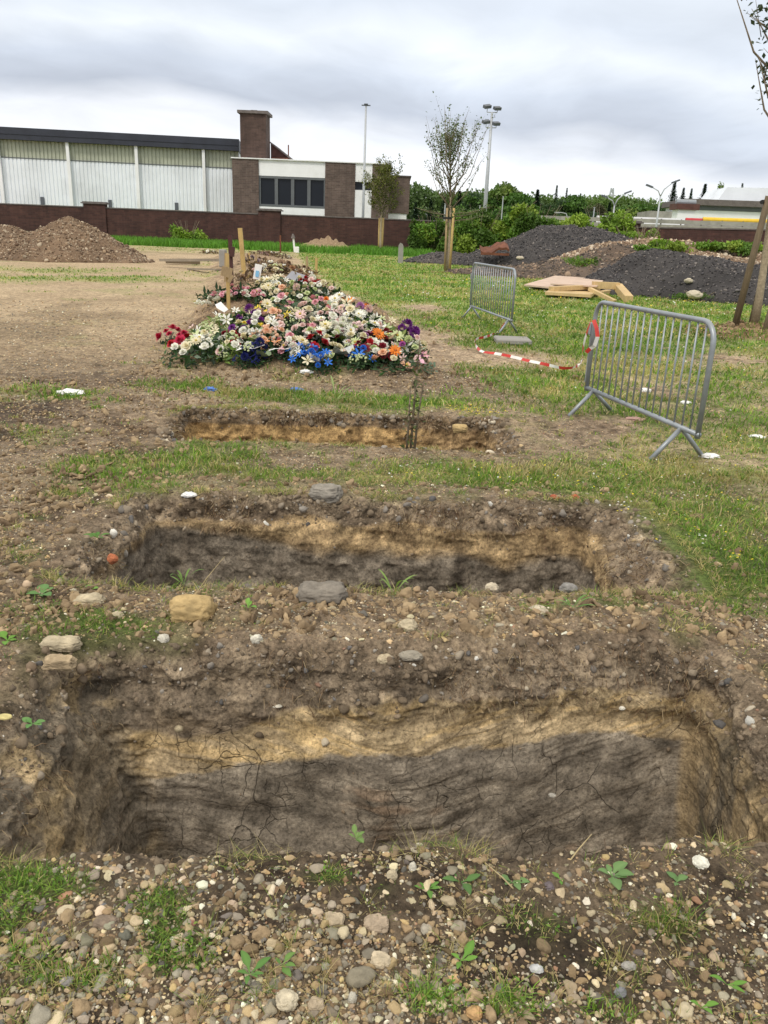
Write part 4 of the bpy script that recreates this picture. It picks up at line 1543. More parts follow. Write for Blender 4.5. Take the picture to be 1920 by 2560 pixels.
def y_lamp(u, v, D, h2, label):
    p = at(u, v, D)
    t = empty('street_lamp', (p[0], p[1], 0), label, 'street lamp', group='twin arm street lamps beyond the wall')
    z = p[2]
    k = h2
    MB().tube([(0, 0, 0), (0, 0, z - 1.2 * k)], [.13, .08], 8).build('pole', M_POLE, t, smooth=True)
    MB().tube([(0, 0, z - 1.2 * k), (.25 * k, 0, z - .6 * k), (.95 * k, 0, z)], .055, 6).tube([(0, 0, z - 1.2 * k), (-.25 * k, 0, z - .75 * k), (-.85 * k, 0, z - .45 * k)], .055, 6).build('arm', M_POLE, t, smooth=True)
    MB().plank((.85 * k, 0, z - .04), (1.5 * k, 0, z + .22 * k), .34, .16).build('lamp_head', M_LAMP, t)
    MB().plank((-.8 * k, 0, z - .47 * k), (-1.4 * k, 0, z - .28 * k), .34, .16).build('lamp_head', M_LAMP, t)


y_lamp(1540, 482, 100, 1.15, 'smaller of the two Y shaped twin street lamps, over the green bank')
y_lamp(1656, 455, 90, 1.15, 'larger of the two Y shaped twin street lamps, by the dark conifers')


def hook_lamp(u, v, D, side, label):
    p = at(u, v, D)
    t = empty('street_lamp', (p[0], p[1], 0), label, 'street lamp')
    z = p[2]
    MB().tube([(0, 0, 0), (0, 0, z - .5), (side * .2, 0, z - .1), (side * .9, 0, z), (side * 1.2, 0, z)], [.09, .07, .06, .05, .05], 7).build('pole', M_POLE, t, smooth=True)
    MB().plank((side * 1.1, 0, z - .02), (side * 1.75, 0, z - .02), .3, .14).build('lamp_head', M_POLE, t)


hook_lamp(1370, 542, 105, -1, 'hooked grey street lamp in front of the dark conifers by the hedge')
hook_lamp(1419, 532, 118, -1, 'hooked grey street lamp before the green bush, second of the low ones')
hook_lamp(1468, 551, 120, -1, 'lowest hooked street lamp by the brown trees')
for u, v, D, lab in ((1486, 520, 105, 'thin pale pole without lamp standing at the start of the parapet'), (1258, 492, 120, 'thin pale pole standing before the round light green tree'),
                     (1200, 515, 120, 'thin short pole left of the floodlight mast'), (1113, 510, 90, 'pale pole half hidden behind the staked young tree')):
    p = at(u, v, D)
    MB().tube([(0, 0, 0), (0, 0, p[2])], [.10, .07], 7).box(-.11, .11, -.11, .11, p[2], p[2] + .06).build('utility_pole', M_POLE, None, loc=(p[0], p[1], 0), label=lab, cat='pole')
# lattice pylon far off
p = at(1492, 445, 420)
p = at(1531, 470, 420)
m = MB()
zt = p[2]
for s in (-1, 1):
    for r_ in (-1, 1):
        m.tube([(s * 3, r_ * 3, 0), (s * .5, r_ * .5, zt)], .22, 4)
for k in range(9):
    z0, z1 = zt * k / 9, zt * (k + 1) / 9
    a, b = 3 - 2.5 * k / 9, 3 - 2.5 * (k + 1) / 9
    for r_ in (-1, 1):
        m.tube([(-a, r_ * a, z0), (b, r_ * b, z1)], .13, 4)
        m.tube([(a, r_ * a, z0), (-b, r_ * b, z1)], .13, 4)
for z in (zt * .72, zt * .85):
    m.tube([(-4, 0, z), (0, 0, z + .8), (4, 0, z)], .2, 4)
m.build('lattice_pylon', M_POLE, None, loc=(p[0], p[1], 0), label='faint grey lattice pylon standing far behind the street lamps', cat='pylon')

# ------------------------------------------------------------------ raised road with parapet, far right
rd = empty('road_parapet', (15.5, 95, 0), 'long low concrete road parapet with railing posts above the brick wall', 'parapet', rz=atan2(-18, 56))
MB().box(0, 62, 0, 9, 0, 2.95).build('deck', M_CONC, rd)
MB().prism([(-16, 2.3), (-16, 2.6), (0, 3.05), (0, 2.3)], 0, 9).box(0, 62, -.05, .25, 2.952, 3.45).build('kerb_beam', M_CONC, rd)
for k in range(31):
    x = 1 + k * 2
    MB().box(x - .07, x + .07, .062, .2, 3.452, 4.0).build('railing_post', M_COPING, rd)
MB().box(0, 62, .0, .06, 3.55, 3.95).build('railing_board', M_CONC, rd)

bt = empty('striped_barrier', (33.4, 100, 0), 'long red, yellow and black covered barrier lying behind the road parapet', 'barrier', rz=radians(-8))
x = 0
for ln, mt, z in ((1.9, M_REDC, 5.1), (7.2, M_YEL, 5.25), (2.2, M_REDC, 5.4), (2.0, M_BLACKC, 5.4), (1.5, M_REDC, 5.35), (2.4, M_BLACKC, 5.4), (1.6, M_REDC, 5.35), (2.4, M_BLACKC, 5.4), (1.6, M_REDC, 5.35),
                 (2.4, M_BLACKC, 5.4)):
    m = MB()
    m.tube([(x, 0, z - .92), (x + ln - .05, 0, z - .92)], .27, 12)
    m.build('segment', mt, bt, smooth=False)
    x += ln
MB().box(0, 26, -.2, .2, 0, 4.0).build('support', M_CONC, bt)
MB().box(-10.0, -.1, -.2, .3, 0, 4.35).build('white_ledge', M_WHITE, bt)

wb = empty('white_building', (39.4, 118, 0), 'white flat roofed building with grey roof bands behind the red and yellow barrier', 'building', rz=radians(-6))
MB().box(0, 40, 0, 14, 0, 6.6).build('wall', M_WHITE, wb)
MB().box(0, 40, -.1, -.002, 6.0, 6.55).build('clerestory', M_FRAME, wb)
MB().box(-.6, 40.6, -.8, 14.6, 6.602, 7.35).build('roof', M_COPING, wb)
MB().prism([(4.3, 7.352), (5.3, 9.1), (40, 9.6), (40, 7.352)], 2, 13).build('upper_storey', M_WHITE2, wb)
MB().box(-4.8, -.7, .5, 10, 0, 5.7).build('side_wing', M_CONC, wb)
kt = empty('kiosk', (35.0, 108, 0), 'small brown and white kiosk with a rounded grey roof near the conifers', 'kiosk')
MB().box(0, 2.1, 0, 2.2, 0, 5.6).build('walls', M_WHITE, kt)
MB().box(-.35, 2.5, -.3, 2.5, 5.602, 6.3).build('eaves', M_REDT, kt)
MB().tube([(-.1, .9, 6.5), (2.3, .9, 6.5)], .35, 12).build('roof', M_GALV, kt)


# ------------------------------------------------------------------ trees
LEAF4 = (np.array([(0, 0, 0), (.5, .32, .06), (1, 0, 0), (.5, -.32, .06)]), np.array([(0, 1, 2), (0, 2, 3)]))


def leaf_cloud(centres, radii, n, size, cols, tilt=None, flat=1.0):
    """leaves spread through a set of ellipsoid clumps"""
    k = len(centres)
    vol = radii.prod(1) ** .75
    pick = RNG.choice(k, n, p=vol / vol.sum())
    d = RNG.normal(size=(n, 3))
    d /= np.linalg.norm(d, axis=1, keepdims=True)
    rr_ = RNG.random(n) ** .45
    pos = centres[pick] + d * rr_[:, None] * radii[pick]
    s = size * RNG.uniform(.6, 1.4, n)
    cl = cols[RNG.integers(0, len(cols), k)][pick] * RNG.uniform(.7, 1.3, (n, 1))
    return instances([LEAF4], pos, rand_rot(n, tilt), np.stack([s, s, s * flat], 1), cl)


TREEBASE = {}


def broad_tree(u, v, D, wpx, cols, label, group='trees beyond the wall', dens=9000, low=.10, name='broadleaf_tree'):
    p = at(u, v, D)
    hgt = p[2]
    w_ = wpx * 1.25 / FPX * D * .945
    t = empty(name, (p[0], p[1], 0), label, 'tree', group)
    k = 26
    a, r_ = RNG.uniform(0, 2 * pi, k), RNG.random(k) ** .6
    zf = RNG.random(k)
    env = np.sin(np.clip(zf * .86 + .14, 0, 1) * pi) ** .6 * (1 - .30 * zf)
    cen = np.stack([np.cos(a) * r_ * env * w_ * .40, np.sin(a) * r_ * env * w_ * .36, hgt * (low + (1 - low - .08) * zf)], 1)
    rad = np.stack([RNG.uniform(.12, .22, k) * w_, RNG.uniform(.12, .22, k) * w_, RNG.uniform(.07, .13, k) * hgt], 1)
    vv, tt, cc = leaf_cloud(cen, rad, dens, .034 * w_ + .14, np.array(cols))
    vv[:, 2] = np.minimum(vv[:, 2], hgt * 1.02)
    link('crown', mesh_from('crown', vv, tris=tt, mat=M_LEAF, col=cc), t)
    m = MB().tube([(0, 0, -.2), (.05, 0, hgt * .4), (.1, 0, hgt * .8)], [.03 * hgt * .5, .02 * hgt * .5, .03], 7)
    for q_ in range(6):
        aa = q_ * 1.1
        m.tube([(.05, 0, hgt * (.25 + .07 * q_)), (cos(aa) * w_ * .2, sin(aa) * w_ * .2, hgt * (.42 + .07 * q_)), (cos(aa) * w_ * .33, sin(aa) * w_ * .3, hgt * (.52 + .07 * q_))], [.07, .05, .02], 5)
    m.build('trunk', M_BARK, t, smooth=True)
    return t


def conifer(u, v, D, wpx, cols, label, dens=4200, group='conifers beyond the wall'):
    p = at(u, v, D)
    hgt = p[2]
    w_ = wpx * 1.9 / FPX * D * .945
    t = empty('conifer_tree', (p[0], p[1], 0), label, 'tree', group)
    n = dens
    zf = RNG.random(n) ** .8
    tier = np.floor(zf * 13) / 13
    frac = (zf - tier) * 13
    R0 = w_ * .5 * (1 - zf) ** 1.15 * (.50 + .50 * (1 - frac)) * (.8 + .35 * np.sin(np.arange(n) % 37))
    a = np.round(RNG.uniform(0, 2 * pi, n) * 1.9) / 1.9 + RNG.normal(0, .16, n) + tier * 7
    rr_ = R0 * RNG.random(n) ** .5
    pos = np.stack([np.cos(a) * rr_, np.sin(a) * rr_, hgt * (.06 + .94 * zf) - rr_ * .28], 1)
    s = RNG.uniform(.28, .60, n) * (.35 + .65 * (1 - zf)) * w_ / 6
    R = rand_rot(n, .35)
    c = np.array(cols)[RNG.integers(0, len(cols), n)] * RNG.uniform(.65, 1.3, (n, 1))
    vv, tt, cc = instances([LEAF4], pos, R, np.stack([s, s * .8, s], 1), c)
    link('crown', mesh_from('crown', vv, tris=tt, mat=M_LEAF, col=cc), t)
    MB().tube([(0, 0, -.2), (0, 0, hgt * .97)], [.012 * hgt, .01], 6).build('trunk', M_BARK, t, smooth=True)


DK = [(.042, .075, .045), (.055, .095, .052), (.035, .060, .040)]
DG = [(.055, .11, .035), (.075, .13, .04), (.045, .085, .035)]
MG = [(.07, .15, .025), (.095, .19, .035), (.055, .12, .022)]
LG = [(.15, .22, .045), (.19, .26, .06), (.11, .17, .035)]
BR = [(.085, .085, .045), (.07, .065, .035), (.10, .11, .05)]

# the far belt, each tree with its own crown
for a in ((1040, 505, 150, 60, DK, 'short dark conifer just right of the brick office'), (1078, 500, 155, 62, DK, 'dark conifer behind the left side of the staked tree'),
          (1112, 492, 150, 66, DK, 'dark conifer directly behind the stem of the staked tree'), (1150, 478, 160, 76, DK, 'tall dark conifer right of the staked tree stem'),
          (1010, 520, 160, 50, DK, 'low dark conifer hidden beside the office wing'),
          (1345, 474, 150, 78, DK, 'broad dark conifer between the two green broadleaf trees'), (1393, 463, 165, 44, DG, 'slender dark conifer with the highest tip of the middle group'),
          (1418, 470, 175, 40, DG, 'slim conifer behind the slender highest one'), (1452, 484, 175, 44, DG, 'thin conifer tip over the green bush group'),
          (1525, 506, 160, 56, DK, 'dark conifer just left of the smaller Y lamp'), (1572, 508, 165, 56, DG, 'dark green conifer right of the smaller Y lamp'),
          (1688, 453, 140, 72, DK, 'tallest dark conifer beside the larger Y lamp'), (1710, 470, 142, 60, DK, 'dark conifer behind the kiosk'),
          (1730, 471, 146, 50, DG, 'narrow conifer right of the kiosk'), (1764, 460, 140, 76, DK, 'broad dark conifer left of the white building'),
          (1834, 473, 150, 36, DG, 'small conifer over the white roof'), (1857, 458, 152, 50, DG, 'conifer with leaning tip above the white roof')):
    conifer(*a)
for a in ((1185, 486, 150, 90, DG + MG, 'mid green tree between the staked tree and floodlight mast'), (1255, 456, 145, 130, LG + MG, 'round light green broadleaf tree behind the floodlight mast'),
          (1300, 484, 135, 130, MG, 'bright green bushy tree right of the floodlight mast'), (1225, 500, 150, 80, DG, 'darker tree low behind the floodlight mast'),
          (1440, 490, 150, 120, MG + DG, 'bright green tree over the hooked street lamps'), (1492, 510, 155, 76, BR, 'brownish leafing tree left of the smaller Y lamp'),
          (1556, 524, 150, 80, MG + BR, 'low greenish brown tree between the Y lamps'), (1604, 512, 140, 150, MG + LG, 'wide light green scrub tree left of the larger Y lamp'),
          (1655, 516, 138, 80, DG, 'dark green scrub tree behind the larger Y lamp'), (1800, 452, 150, 48, LG + BR, 'thin pale leafing tree above the white building'),
          (1365, 505, 140, 70, DG, 'low dark green tree beneath the broad conifer')):
    broad_tree(*a)


def bush(name, cx, cy, rx, ry, h, n, size, cols, label, cat='bush', group=None, z0=None, lumps=14, spikes=0.0):
    z0 = float(H(cx, cy)) if z0 is None else z0
    t = empty(name, (cx, cy, z0 - .05), label, cat, group)
    a, r_ = RNG.uniform(0, 2 * pi, lumps), RNG.random(lumps) ** .5
    cen = np.stack([np.cos(a) * r_ * rx * .8, np.sin(a) * r_ * ry * .8, h * (.15 + .62 * RNG.random(lumps) * (1 - .4 * r_))], 1)
    rad = np.stack([RNG.uniform(.18, .34, lumps) * rx, RNG.uniform(.2, .36, lumps) * ry, RNG.uniform(.14, .26, lumps) * h], 1)
    vv, tt, cc = leaf_cloud(cen, rad, n, size, np.array(cols))
    link('foliage', mesh_from('foliage', vv, tris=tt, mat=M_LEAF, col=cc), t)
    m = MB()
    for q_ in range(9):
        aa = q_ * 2.4
        m.tube([(0, 0, 0), (cos(aa) * rx * .3, sin(aa) * ry * .3, h * .45), (cos(aa) * rx * .55, sin(aa) * ry * .55, h * .85)], [.03, .02, .008], 5)
    m.build('stems', M_BARK, t, smooth=True)


# a far wood that reads as one mass behind the single trees
n = 60000
x = RNG.uniform(-2, 90, n)
yb = 178 + RNG.uniform(0, 14, n)
top = np.where(x < 62, 9.6, 7.0) + 2.2 * fbm(x, 0 * x, 0, .10, 4, seed=61) + 1.2 * fbm(x, yb, 0, .5, 2, seed=62)
pos = np.stack([x, yb, top * RNG.random(n) ** .6], 1)
s = RNG.uniform(.4, .9, n)
tone = np.clip(.5 + .9 * fbm(x, 0 * x, 0, .09, 3, seed=63), 0, 1)
cl = lerp(c3(.045, .08, .035), c3(.16, .25, .065), tone) * RNG.uniform(.7, 1.3, (n, 1))
vv, tt, cc = instances([LEAF4], pos, rand_rot(n), np.stack([s, s, s], 1), cl)
link('far_woods', mesh_from('far_woods', vv, tris=tt, mat=M_LEAF, col=cc), kind='stuff', label='dark green wood far behind the brick wall and street lamps')

YG = [(.23, .35, .045), (.30, .41, .065), (.17, .28, .04)]
MGB = [(.10, .19, .028), (.14, .26, .038), (.075, .14, .024), (.22, .31, .045)]
bush('bush', 3.2, 70.5, 2.6, 1.6, 3.6, 9000, .26, MGB, 'leafy bush leaning on the end of the brick wall left of the staked tree', group='bushes along the brick wall')
bush('bush', 6.8, 70.5, 3.4, 1.8, 4.2, 12000, .26, MGB, 'dense dark green bush behind the staked tree', group='bushes along the brick wall')
bush('bush', 11.2, 69.5, 3.8, 1.8, 4.0, 12000, .26, YG + MGB, 'yellow green bush right of the floodlight mast foot', group='bushes along the brick wall')
bush('bush', 15.6, 64.5, 3.2, 2.2, 3.7, 9000, .26, YG, 'yellow green bush behind the crest of the black heap', group='bushes along the brick wall')
bush('bush', 16.2, 59.5, 2.0, 1.6, 2.0, 5000, .22, YG, 'bright weedy bush on the right flank of the black heap', group='bushes along the brick wall')
bush('bush', -17.6, 72.6, 1.9, .8, 2.3, 2200, .22, YG, 'small light green shrub in front of the long brick wall', group='bushes along the brick wall', lumps=10)
for a in ((12.2, 39.3, 1.7, 1.2, .8, 'low green weeds on the brown bank, left of the three clumps'), (15.8, 40.0, 2.6, 1.3, .9, 'wide green weed clump in the middle of the brown bank'),
          (19.6, 41.0, 2.8, 1.5, 1.15, 'tallest green weed clump on the brown bank towards the tree stakes')):
    bush('weed_clump', *a[:5], 5000, .15, YG + MGB, a[5], 'weeds', 'weed clumps on the brown bank', z0=float(H(a[0], a[1])) + .5)
bush('weed_clump', 7.0, 31.6, .8, .5, .45, 900, .07, MGB, 'dark green weed clump at the left end of the black ridge', 'weeds', z0=.75)
bush('weed_clump', 9.3, 25.6, .9, .4, .35, 700, .06, MGB, 'green weeds at the foot of the black ridge beyond the barrier', 'weeds', z0=.05)
bush('dry_bush', 14.6, 50, 1.3, .9, 2.0, 500, .10, [(.25, .18, .12), (.18, .12, .08)], 'brown dried shrub in front of the far brick wall pillar', 'bush', z0=.9)


# ------------------------------------------------------------------ heaps
def heap(name, label, cx, cy, w, d, fn, cols, seed, res=.10, stones=900, ssize=.05, scol=None, cat='heap'):
    nx, ny = int(w / res), int(d / res)
    X, Y_ = np.meshgrid(np.linspace(-w / 2, w / 2, nx), np.linspace(-d / 2, d / 2, ny), indexing='ij')
    h = fn(X, Y_)
    n1 = fbm(X + cx, Y_ + cy, 0, 1.1, 5, seed=seed, ridged=True)
    n2 = fbm(X + cx, Y_ + cy, 0, 4.0, 3, seed=seed + 1)
    body = np.clip(h * 3, 0, 1)
    Z = h + body * (.12 * n1 + .07 * n2) - .25 * (1 - sstep(0, .06, h))
    Z += H(X + cx, Y_ + cy) * 1.0
    k = np.arange(nx - 1)[:, None] * ny
    l_ = np.arange(ny - 1)[None]
    qd = np.stack([k + l_, k + ny + l_, k + ny + l_ + 1, k + l_ + 1], -1).reshape(-1, 4)
    t_ = np.clip(.5 + .5 * fbm(X + cx, Y_ + cy, Z, .8, 3, seed=seed + 2) + .5 * fbm(X + cx, Y_ + cy, Z, 6, 3, seed=seed + 3), 0, 1)
    col = lerp(np.array(cols[0]), np.array(cols[1]), t_).reshape(-1, 3)
    Vv = np.stack([X, Y_, Z], -1).reshape(-1, 3)
    wgt = (h.ravel() > .04).astype(float)
    kk = RNG.choice(len(Vv), stones, p=wgt / wgt.sum())
    sp_ = Vv[kk] + RNG.uniform(-res / 2, res / 2, (stones, 3)) * [1, 1, 0]
    s = ssize * np.exp(RNG.normal(0, .5, stones))
    scl = np.array(scol if scol else cols)[RNG.integers(0, len(scol if scol else cols), stones)] * RNG.uniform(.7, 1.5, (stones, 1))
    A = instances(stone_bases(1, 5, .3), sp_, rand_rot(stones), np.stack([s, s * .8, s * .6], 1), scl)
    vv = np.concatenate([Vv, A[0]])
    me = mesh_from(name, vv, quads=qd, tris=A[1] + len(Vv), smooth=True, mat=M_STONE, col=np.clip(np.concatenate([col, A[2]]), .01, .9))
    link(name, me, None, (cx, cy, 0), label, cat)


def bump_(X, Y_, cx, cy, rx, ry, h, pw=1.0):
    d = np.hypot((X - cx) / rx, (Y_ - cy) / ry)
    return h * np.clip(1 - d, 0, 1) ** pw


heap('soil_heap', 'tall brown heap of dug soil in front of the brick wall', -15.0, 37, 16, 11,
     lambda X, Y_: np.maximum.reduce([bump_(X, Y_, .9, 0, 3.2, 4.0, 1.70, .9), bump_(X, Y_, -2.8, .4, 4.4, 4.0, 1.38, .8), bump_(X, Y_, 2.9, -.6, 1.9, 2.2, .40, 1.0)]),
     [(.10, .065, .042), (.235, .155, .095)], 101, .09, 16000, .026, [(.28, .20, .13), (.11, .07, .045), (.19, .125, .08), (.36, .29, .21)])
BK = [(.026, .024, .025), (.066, .060, .059)]
BKS = [(.03, .028, .03), (.06, .055, .06), (.10, .09, .09), (.16, .14, .13)]
heap('rubble_heap', 'large black rubble heap with rusty sheet on its side before the green bushes', 9.0, 49.5, 18, 12,
     lambda X, Y_: np.maximum.reduce([bump_(X, Y_, -.5, 0, 5.2, 4.2, 1.8, .72), bump_(X, Y_, 2.2, .5, 4.6, 4.4, 1.4, .8)]), BK, 111, .11, 14000, .028, BKS)
heap('rubble_heap', 'low dark rubble heap beyond the staked young tree', 2.9, 50.5, 7, 6,
     lambda X, Y_: bump_(X, Y_, .3, 0, 2.8, 2.4, .7, .85), [(.035, .032, .035), (.10, .085, .075)], 121, .1, 3000, .028, BKS)
heap('rubble_heap', 'long black rubble ridge running behind the timber and the near barrier', 12.5, 27.0, 22, 12,
     lambda X, Y_: (1.22 * np.clip(1 - (np.abs((Y_ - (-.55 * X - .3)) / 3.0 - .12 * np.sin(X)) ** 1.5), 0, 1) * sstep(-6.4, -3.8, X) * (1 + .12 * np.sin(X * 1.3))),
     BK, 131, .09, 24000, .019, BKS)
heap('soil_heap', 'rough brown rubble bank with weeds below the far brick wall', 16.5, 41, 24, 13,
     lambda X, Y_: np.maximum.reduce([bump_(X, Y_, -3.5, 0, 6.5, 4.2, .95, .7), bump_(X, Y_, 3.5, 0, 7.5, 4.5, 1.15, .7), bump_(X, Y_, -1, -3.5, 9, 2.5, .6, .8)]),
     [(.10, .065, .045), (.28, .19, .12)], 141, .12, 8000, .045, [(.42, .32, .22), (.14, .09, .06), (.22, .15, .10), (.50, .42, .33)])
heap('soil_heap', 'brown earth spread between the black heap and the black ridge', 8.2, 38.6, 12, 9,
     lambda X, Y_: np.maximum.reduce([bump_(X, Y_, -.5, 0, 5.5, 3.6, .5, .7), bump_(X, Y_, 2.5, 1, 4.5, 3.2, .7, .8)]),
     [(.055, .042, .036), (.15, .105, .075)], 151, .1, 6000, .03, [(.24, .17, .12), (.06, .05, .045), (.10, .08, .06)])

# rusty bent sheet on the black heap
t = empty('rusty_sheet', tuple(at(1236, 618, 46.2)), 'rust red crumpled metal sheet lying on the black heap', 'scrap metal')
m = MB()
xs = np.linspace(-.75, .75, 9)
pts = [(x, yy, .10 * sin(x * 5) + .28 * yy + .18 * x + .04 * sin(13 * x)) for yy in (-.5, .5) for x in xs]
m.add(pts + [(a, b + .02, c - .12) for a, b, c in pts], [(i, i + 1, i + 10, i + 9) for i in range(8)] + [(i + 18, i + 27, i + 28, i + 19) for i in range(8)] +
      [(i, i + 18, i + 19, i + 1) for i in range(8)] + [(i + 9, i + 10, i + 28, i + 27) for i in range(8)] + [(0, 9, 27, 18), (8, 26, 35, 17)])
m.build('sheet', M_RUST, t)
MB().box(-.76, .76, -.53, -.49, -.40, -.28).build('lower_flange', M_RUST, t)


# ------------------------------------------------------------------ timber pile on the grass
def gp(u, v, z=0.0):
    """point seen at a photo pixel, a given height above the field"""
    p = G(u, v, z)
    h = float(H(p[0], p[1]))
    return G(u, v, z + h)


def board(name, label, a, b, w, t_, mat, cat='timber', group=None):
    a, b = np.array(a), np.array(b)
    o = empty(name, tuple(a), label, cat, group) if False else None
    m = MB()
    d = b - a
    m.plank((0, 0, 0), tuple(d), w, t_)
    return m.build(name, mat, None, loc=tuple(a), label=label, cat=cat, group=group)


sheet1 = [gp(1308, 716), gp(1392, 694), gp(1490, 703, .1), gp(1380, 722, .12)]


def sheet(name, label, quad, t_, mat):
    q0 = np.array(quad)
    c = q0.mean(0)
    m = MB()
    vs = [tuple(p - c) for p in q0] + [tuple(p - c + [0, 0, t_]) for p in q0]
    m.add(vs, [(3, 2, 1, 0), (4, 5, 6, 7), (0, 1, 5, 4), (1, 2, 6, 5), (2, 3, 7, 6), (3, 0, 4, 7)])
    return m.build(name, mat, None, loc=tuple(c), label=label, cat='board', group='boards and beams in the timber pile')


sheet('plywood_sheet', 'pinkish plywood sheet at the far left side of the timber pile', [gp(1310, 715, .10), gp(1388, 692, .16), gp(1470, 698, .22), gp(1400, 724, .12)], .05, M_WOODP)
sheet('plywood_sheet', 'raised pinkish plywood sheet lying on top of the timber pile', [gp(1376, 712, .24), gp(1412, 694, .26), gp(1508, 704, .34), gp(1492, 718, .32)], .04, M_WOODP)
sheet('plywood_sheet', 'yellow board lying lowest at the front of the timber pile', [gp(1362, 737, .08), gp(1385, 724, .10), gp(1495, 728, .10), gp(1478, 744, .08)], .08, M_WOODY)
BG = 'boards and beams in the timber pile'
board('wooden_beam', 'long yellow beam running across the middle of the timber pile', gp(1378, 722, .22), gp(1500, 716, .30), .22, .12, M_WOODY, group=BG)
board('wooden_beam', 'yellow beam under the long middle beam of the timber pile', gp(1385, 731, .12), gp(1492, 727, .14), .25, .12, M_WOODY, group=BG)
board('wooden_beam', 'thick square beam at the top right of the timber pile', gp(1482, 712, .36), gp(1546, 715, .36), .20, .20, M_WOODY, group=BG)
board('wooden_beam', 'thick beam slanting down to the grass at the right of the timber pile', gp(1544, 716, .34), gp(1572, 748, .09), .24, .18, M_WOODY, group=BG)
board('wooden_beam', 'narrow batten leaning forward on the grass from the timber pile', gp(1474, 722, .30), gp(1537, 754, .04), .12, .09, M_WOODY, group=BG)
board('wooden_beam', 'pale board sticking out behind the timber pile towards the black ridge', gp(1552, 738, .06), gp(1616, 722, .10), .22, .08, M_WOODY, group=BG)
board('wooden_beam', 'short block lying under the right side of the timber pile', gp(1490, 736, .06), gp(1532, 728, .06), .2, .14, M_WOODY, group=BG)
# planks on the far left field
board('wooden_plank', 'long weathered plank propped low on the trodden field left of the stakes', gp(404, 650, .26), gp(556, 650, .26), .26, .10, M_WOODG, 'plank', 'planks lying left of the stakes')
board('wooden_plank', 'dark short plank just below the long weathered plank', gp(415, 654, .10), gp(500, 657, .10), .3, .12, M_WOODO, 'plank', 'planks lying left of the stakes')
board('wooden_plank', 'thin pale batten nearest to the camera among the field planks', gp(473, 672, .03), gp(548, 674, .03), .18, .06, M_WOODG, 'plank', 'planks lying left of the stakes')
p = gp(558, 668)
MB().bbox(-.12, .12, -.15, .15, 0, .62, .03).build('concrete_block', M_CONC, None, loc=tuple(p), label='pale upright concrete block at the right end of the long plank', cat='block')
# grey marker post
p = gp(1001, 658)
mk = MB()
mk.prism([(-.15, 0), (-.14, .95), (-.05, 1.08), (.08, 1.02), (.13, .9), (.14, 0)], -.1, .1)
mk.build('marker_post', M_CONC, None, loc=tuple(p), label='grey stone marker post standing in the lawn near the black heap', cat='post')


# ------------------------------------------------------------------ stakes, cross, sign on the mounds
def stake(name, u0, v0, u1, v1, D, r_, mat, label, cat='stake', square=True, lean=0.0):
    a, b = at(u0, v0, D), at(u1, v1, D + lean)
    a[2] = min(a[2], float(H(a[0], a[1])) - .05)
    t = empty(name, tuple(a), label, cat)
    m = MB()
    if square:
        m.plank((0, 0, 0), tuple(b - a), r_ * 2, r_ * 1.4, (0, 1, 0))
    else:
        m.tube([(0, 0, 0), tuple((b - a) * .5 + [0.01, 0, 0]), tuple(b - a)], [r_, r_ * .9, r_ * .75], 7)
    m.build('shaft', mat, t)
    return t, a, b


t, a, b = stake('wooden_cross', 572, 778, 568, 634, 14, .028, M_WOODL, 'small wooden grave cross with brown nameplate on the flower mound', 'cross')
q0 = at(567, 676, 13.95) - a
m = MB().plank(tuple(at(554, 676, 13.93) - a), tuple(at(580, 684, 13.93) - a), .16, .03, (0, 1, .0))
m.build('nameplate', M_WOODS, t)
m = MB().plank(tuple(at(580, 688, 13.92) - a), tuple(at(572, 706, 13.92) - a), .06, .03, (0, 1, 0))
m.build('crosspiece', M_WOODS, t)
t, a, b = stake('wooden_stake', 579, 700, 575, 588, 20, .045, M_WOODR, 'dark red wooden stake standing behind the small cross')
MB().plank(tuple(at(574, 628, 19.95) - a), tuple(at(586, 630, 19.95) - a), .22, .10, (0, 1, 0)).build('crosspiece', M_WOODR, t)
stake('wooden_stake', 612, 700, 600, 570, 22, .055, M_WOODL, 'tall yellow wooden stake leaning beside the dark red one')
stake('wooden_stake', 606, 690, 606, 598, 30, .03, M_WOODO, 'thin brown stick right behind the tall yellow stake')
stake('wooden_stake', 563, 690, 565, 632, 22, .035, M_WOODS, 'short light stake left of the dark red stake')
stake('wooden_stake', 701, 632, 701, 588, 58, .05, M_RUST, 'thin rusty rod standing in the grass before the brick wall')
stake('wooden_stake', 769, 672, 767, 641, 33, .045, M_WOODS, 'short brown stick on the lawn right of the mounds, nearer the mounds', 'stake')
stake('wooden_stake', 791, 676, 791, 645, 32, .045, M_WOODL, 'short orange brown stick on the lawn, farther from the mounds', 'stake')
stake('wooden_stake', 622, 652, 623, 632, 34, .04, M_WOODL, 'small yellow peg on the crest of the far grave mounds', 'stake')
stake('wooden_stake', 641, 660, 640, 632, 30, .035, M_WOODS, 'small upright lath behind the white grave sign', 'stake')
t, a, b = stake('garden_figure', 737, 632, 733, 590, 60, .06, M_PAPER, 'thin pale figure like post with white foot before the brick wall', 'post')
MB().bbox(.02, .30, -.08, .08, .0, .45, .03).build('foot', M_PAPER, t)
MB().tube([(-.12, 0, 1.0), (-.14, 0, 1.3)], [.16, .05], 8).build('top_piece', M_COPING, t)
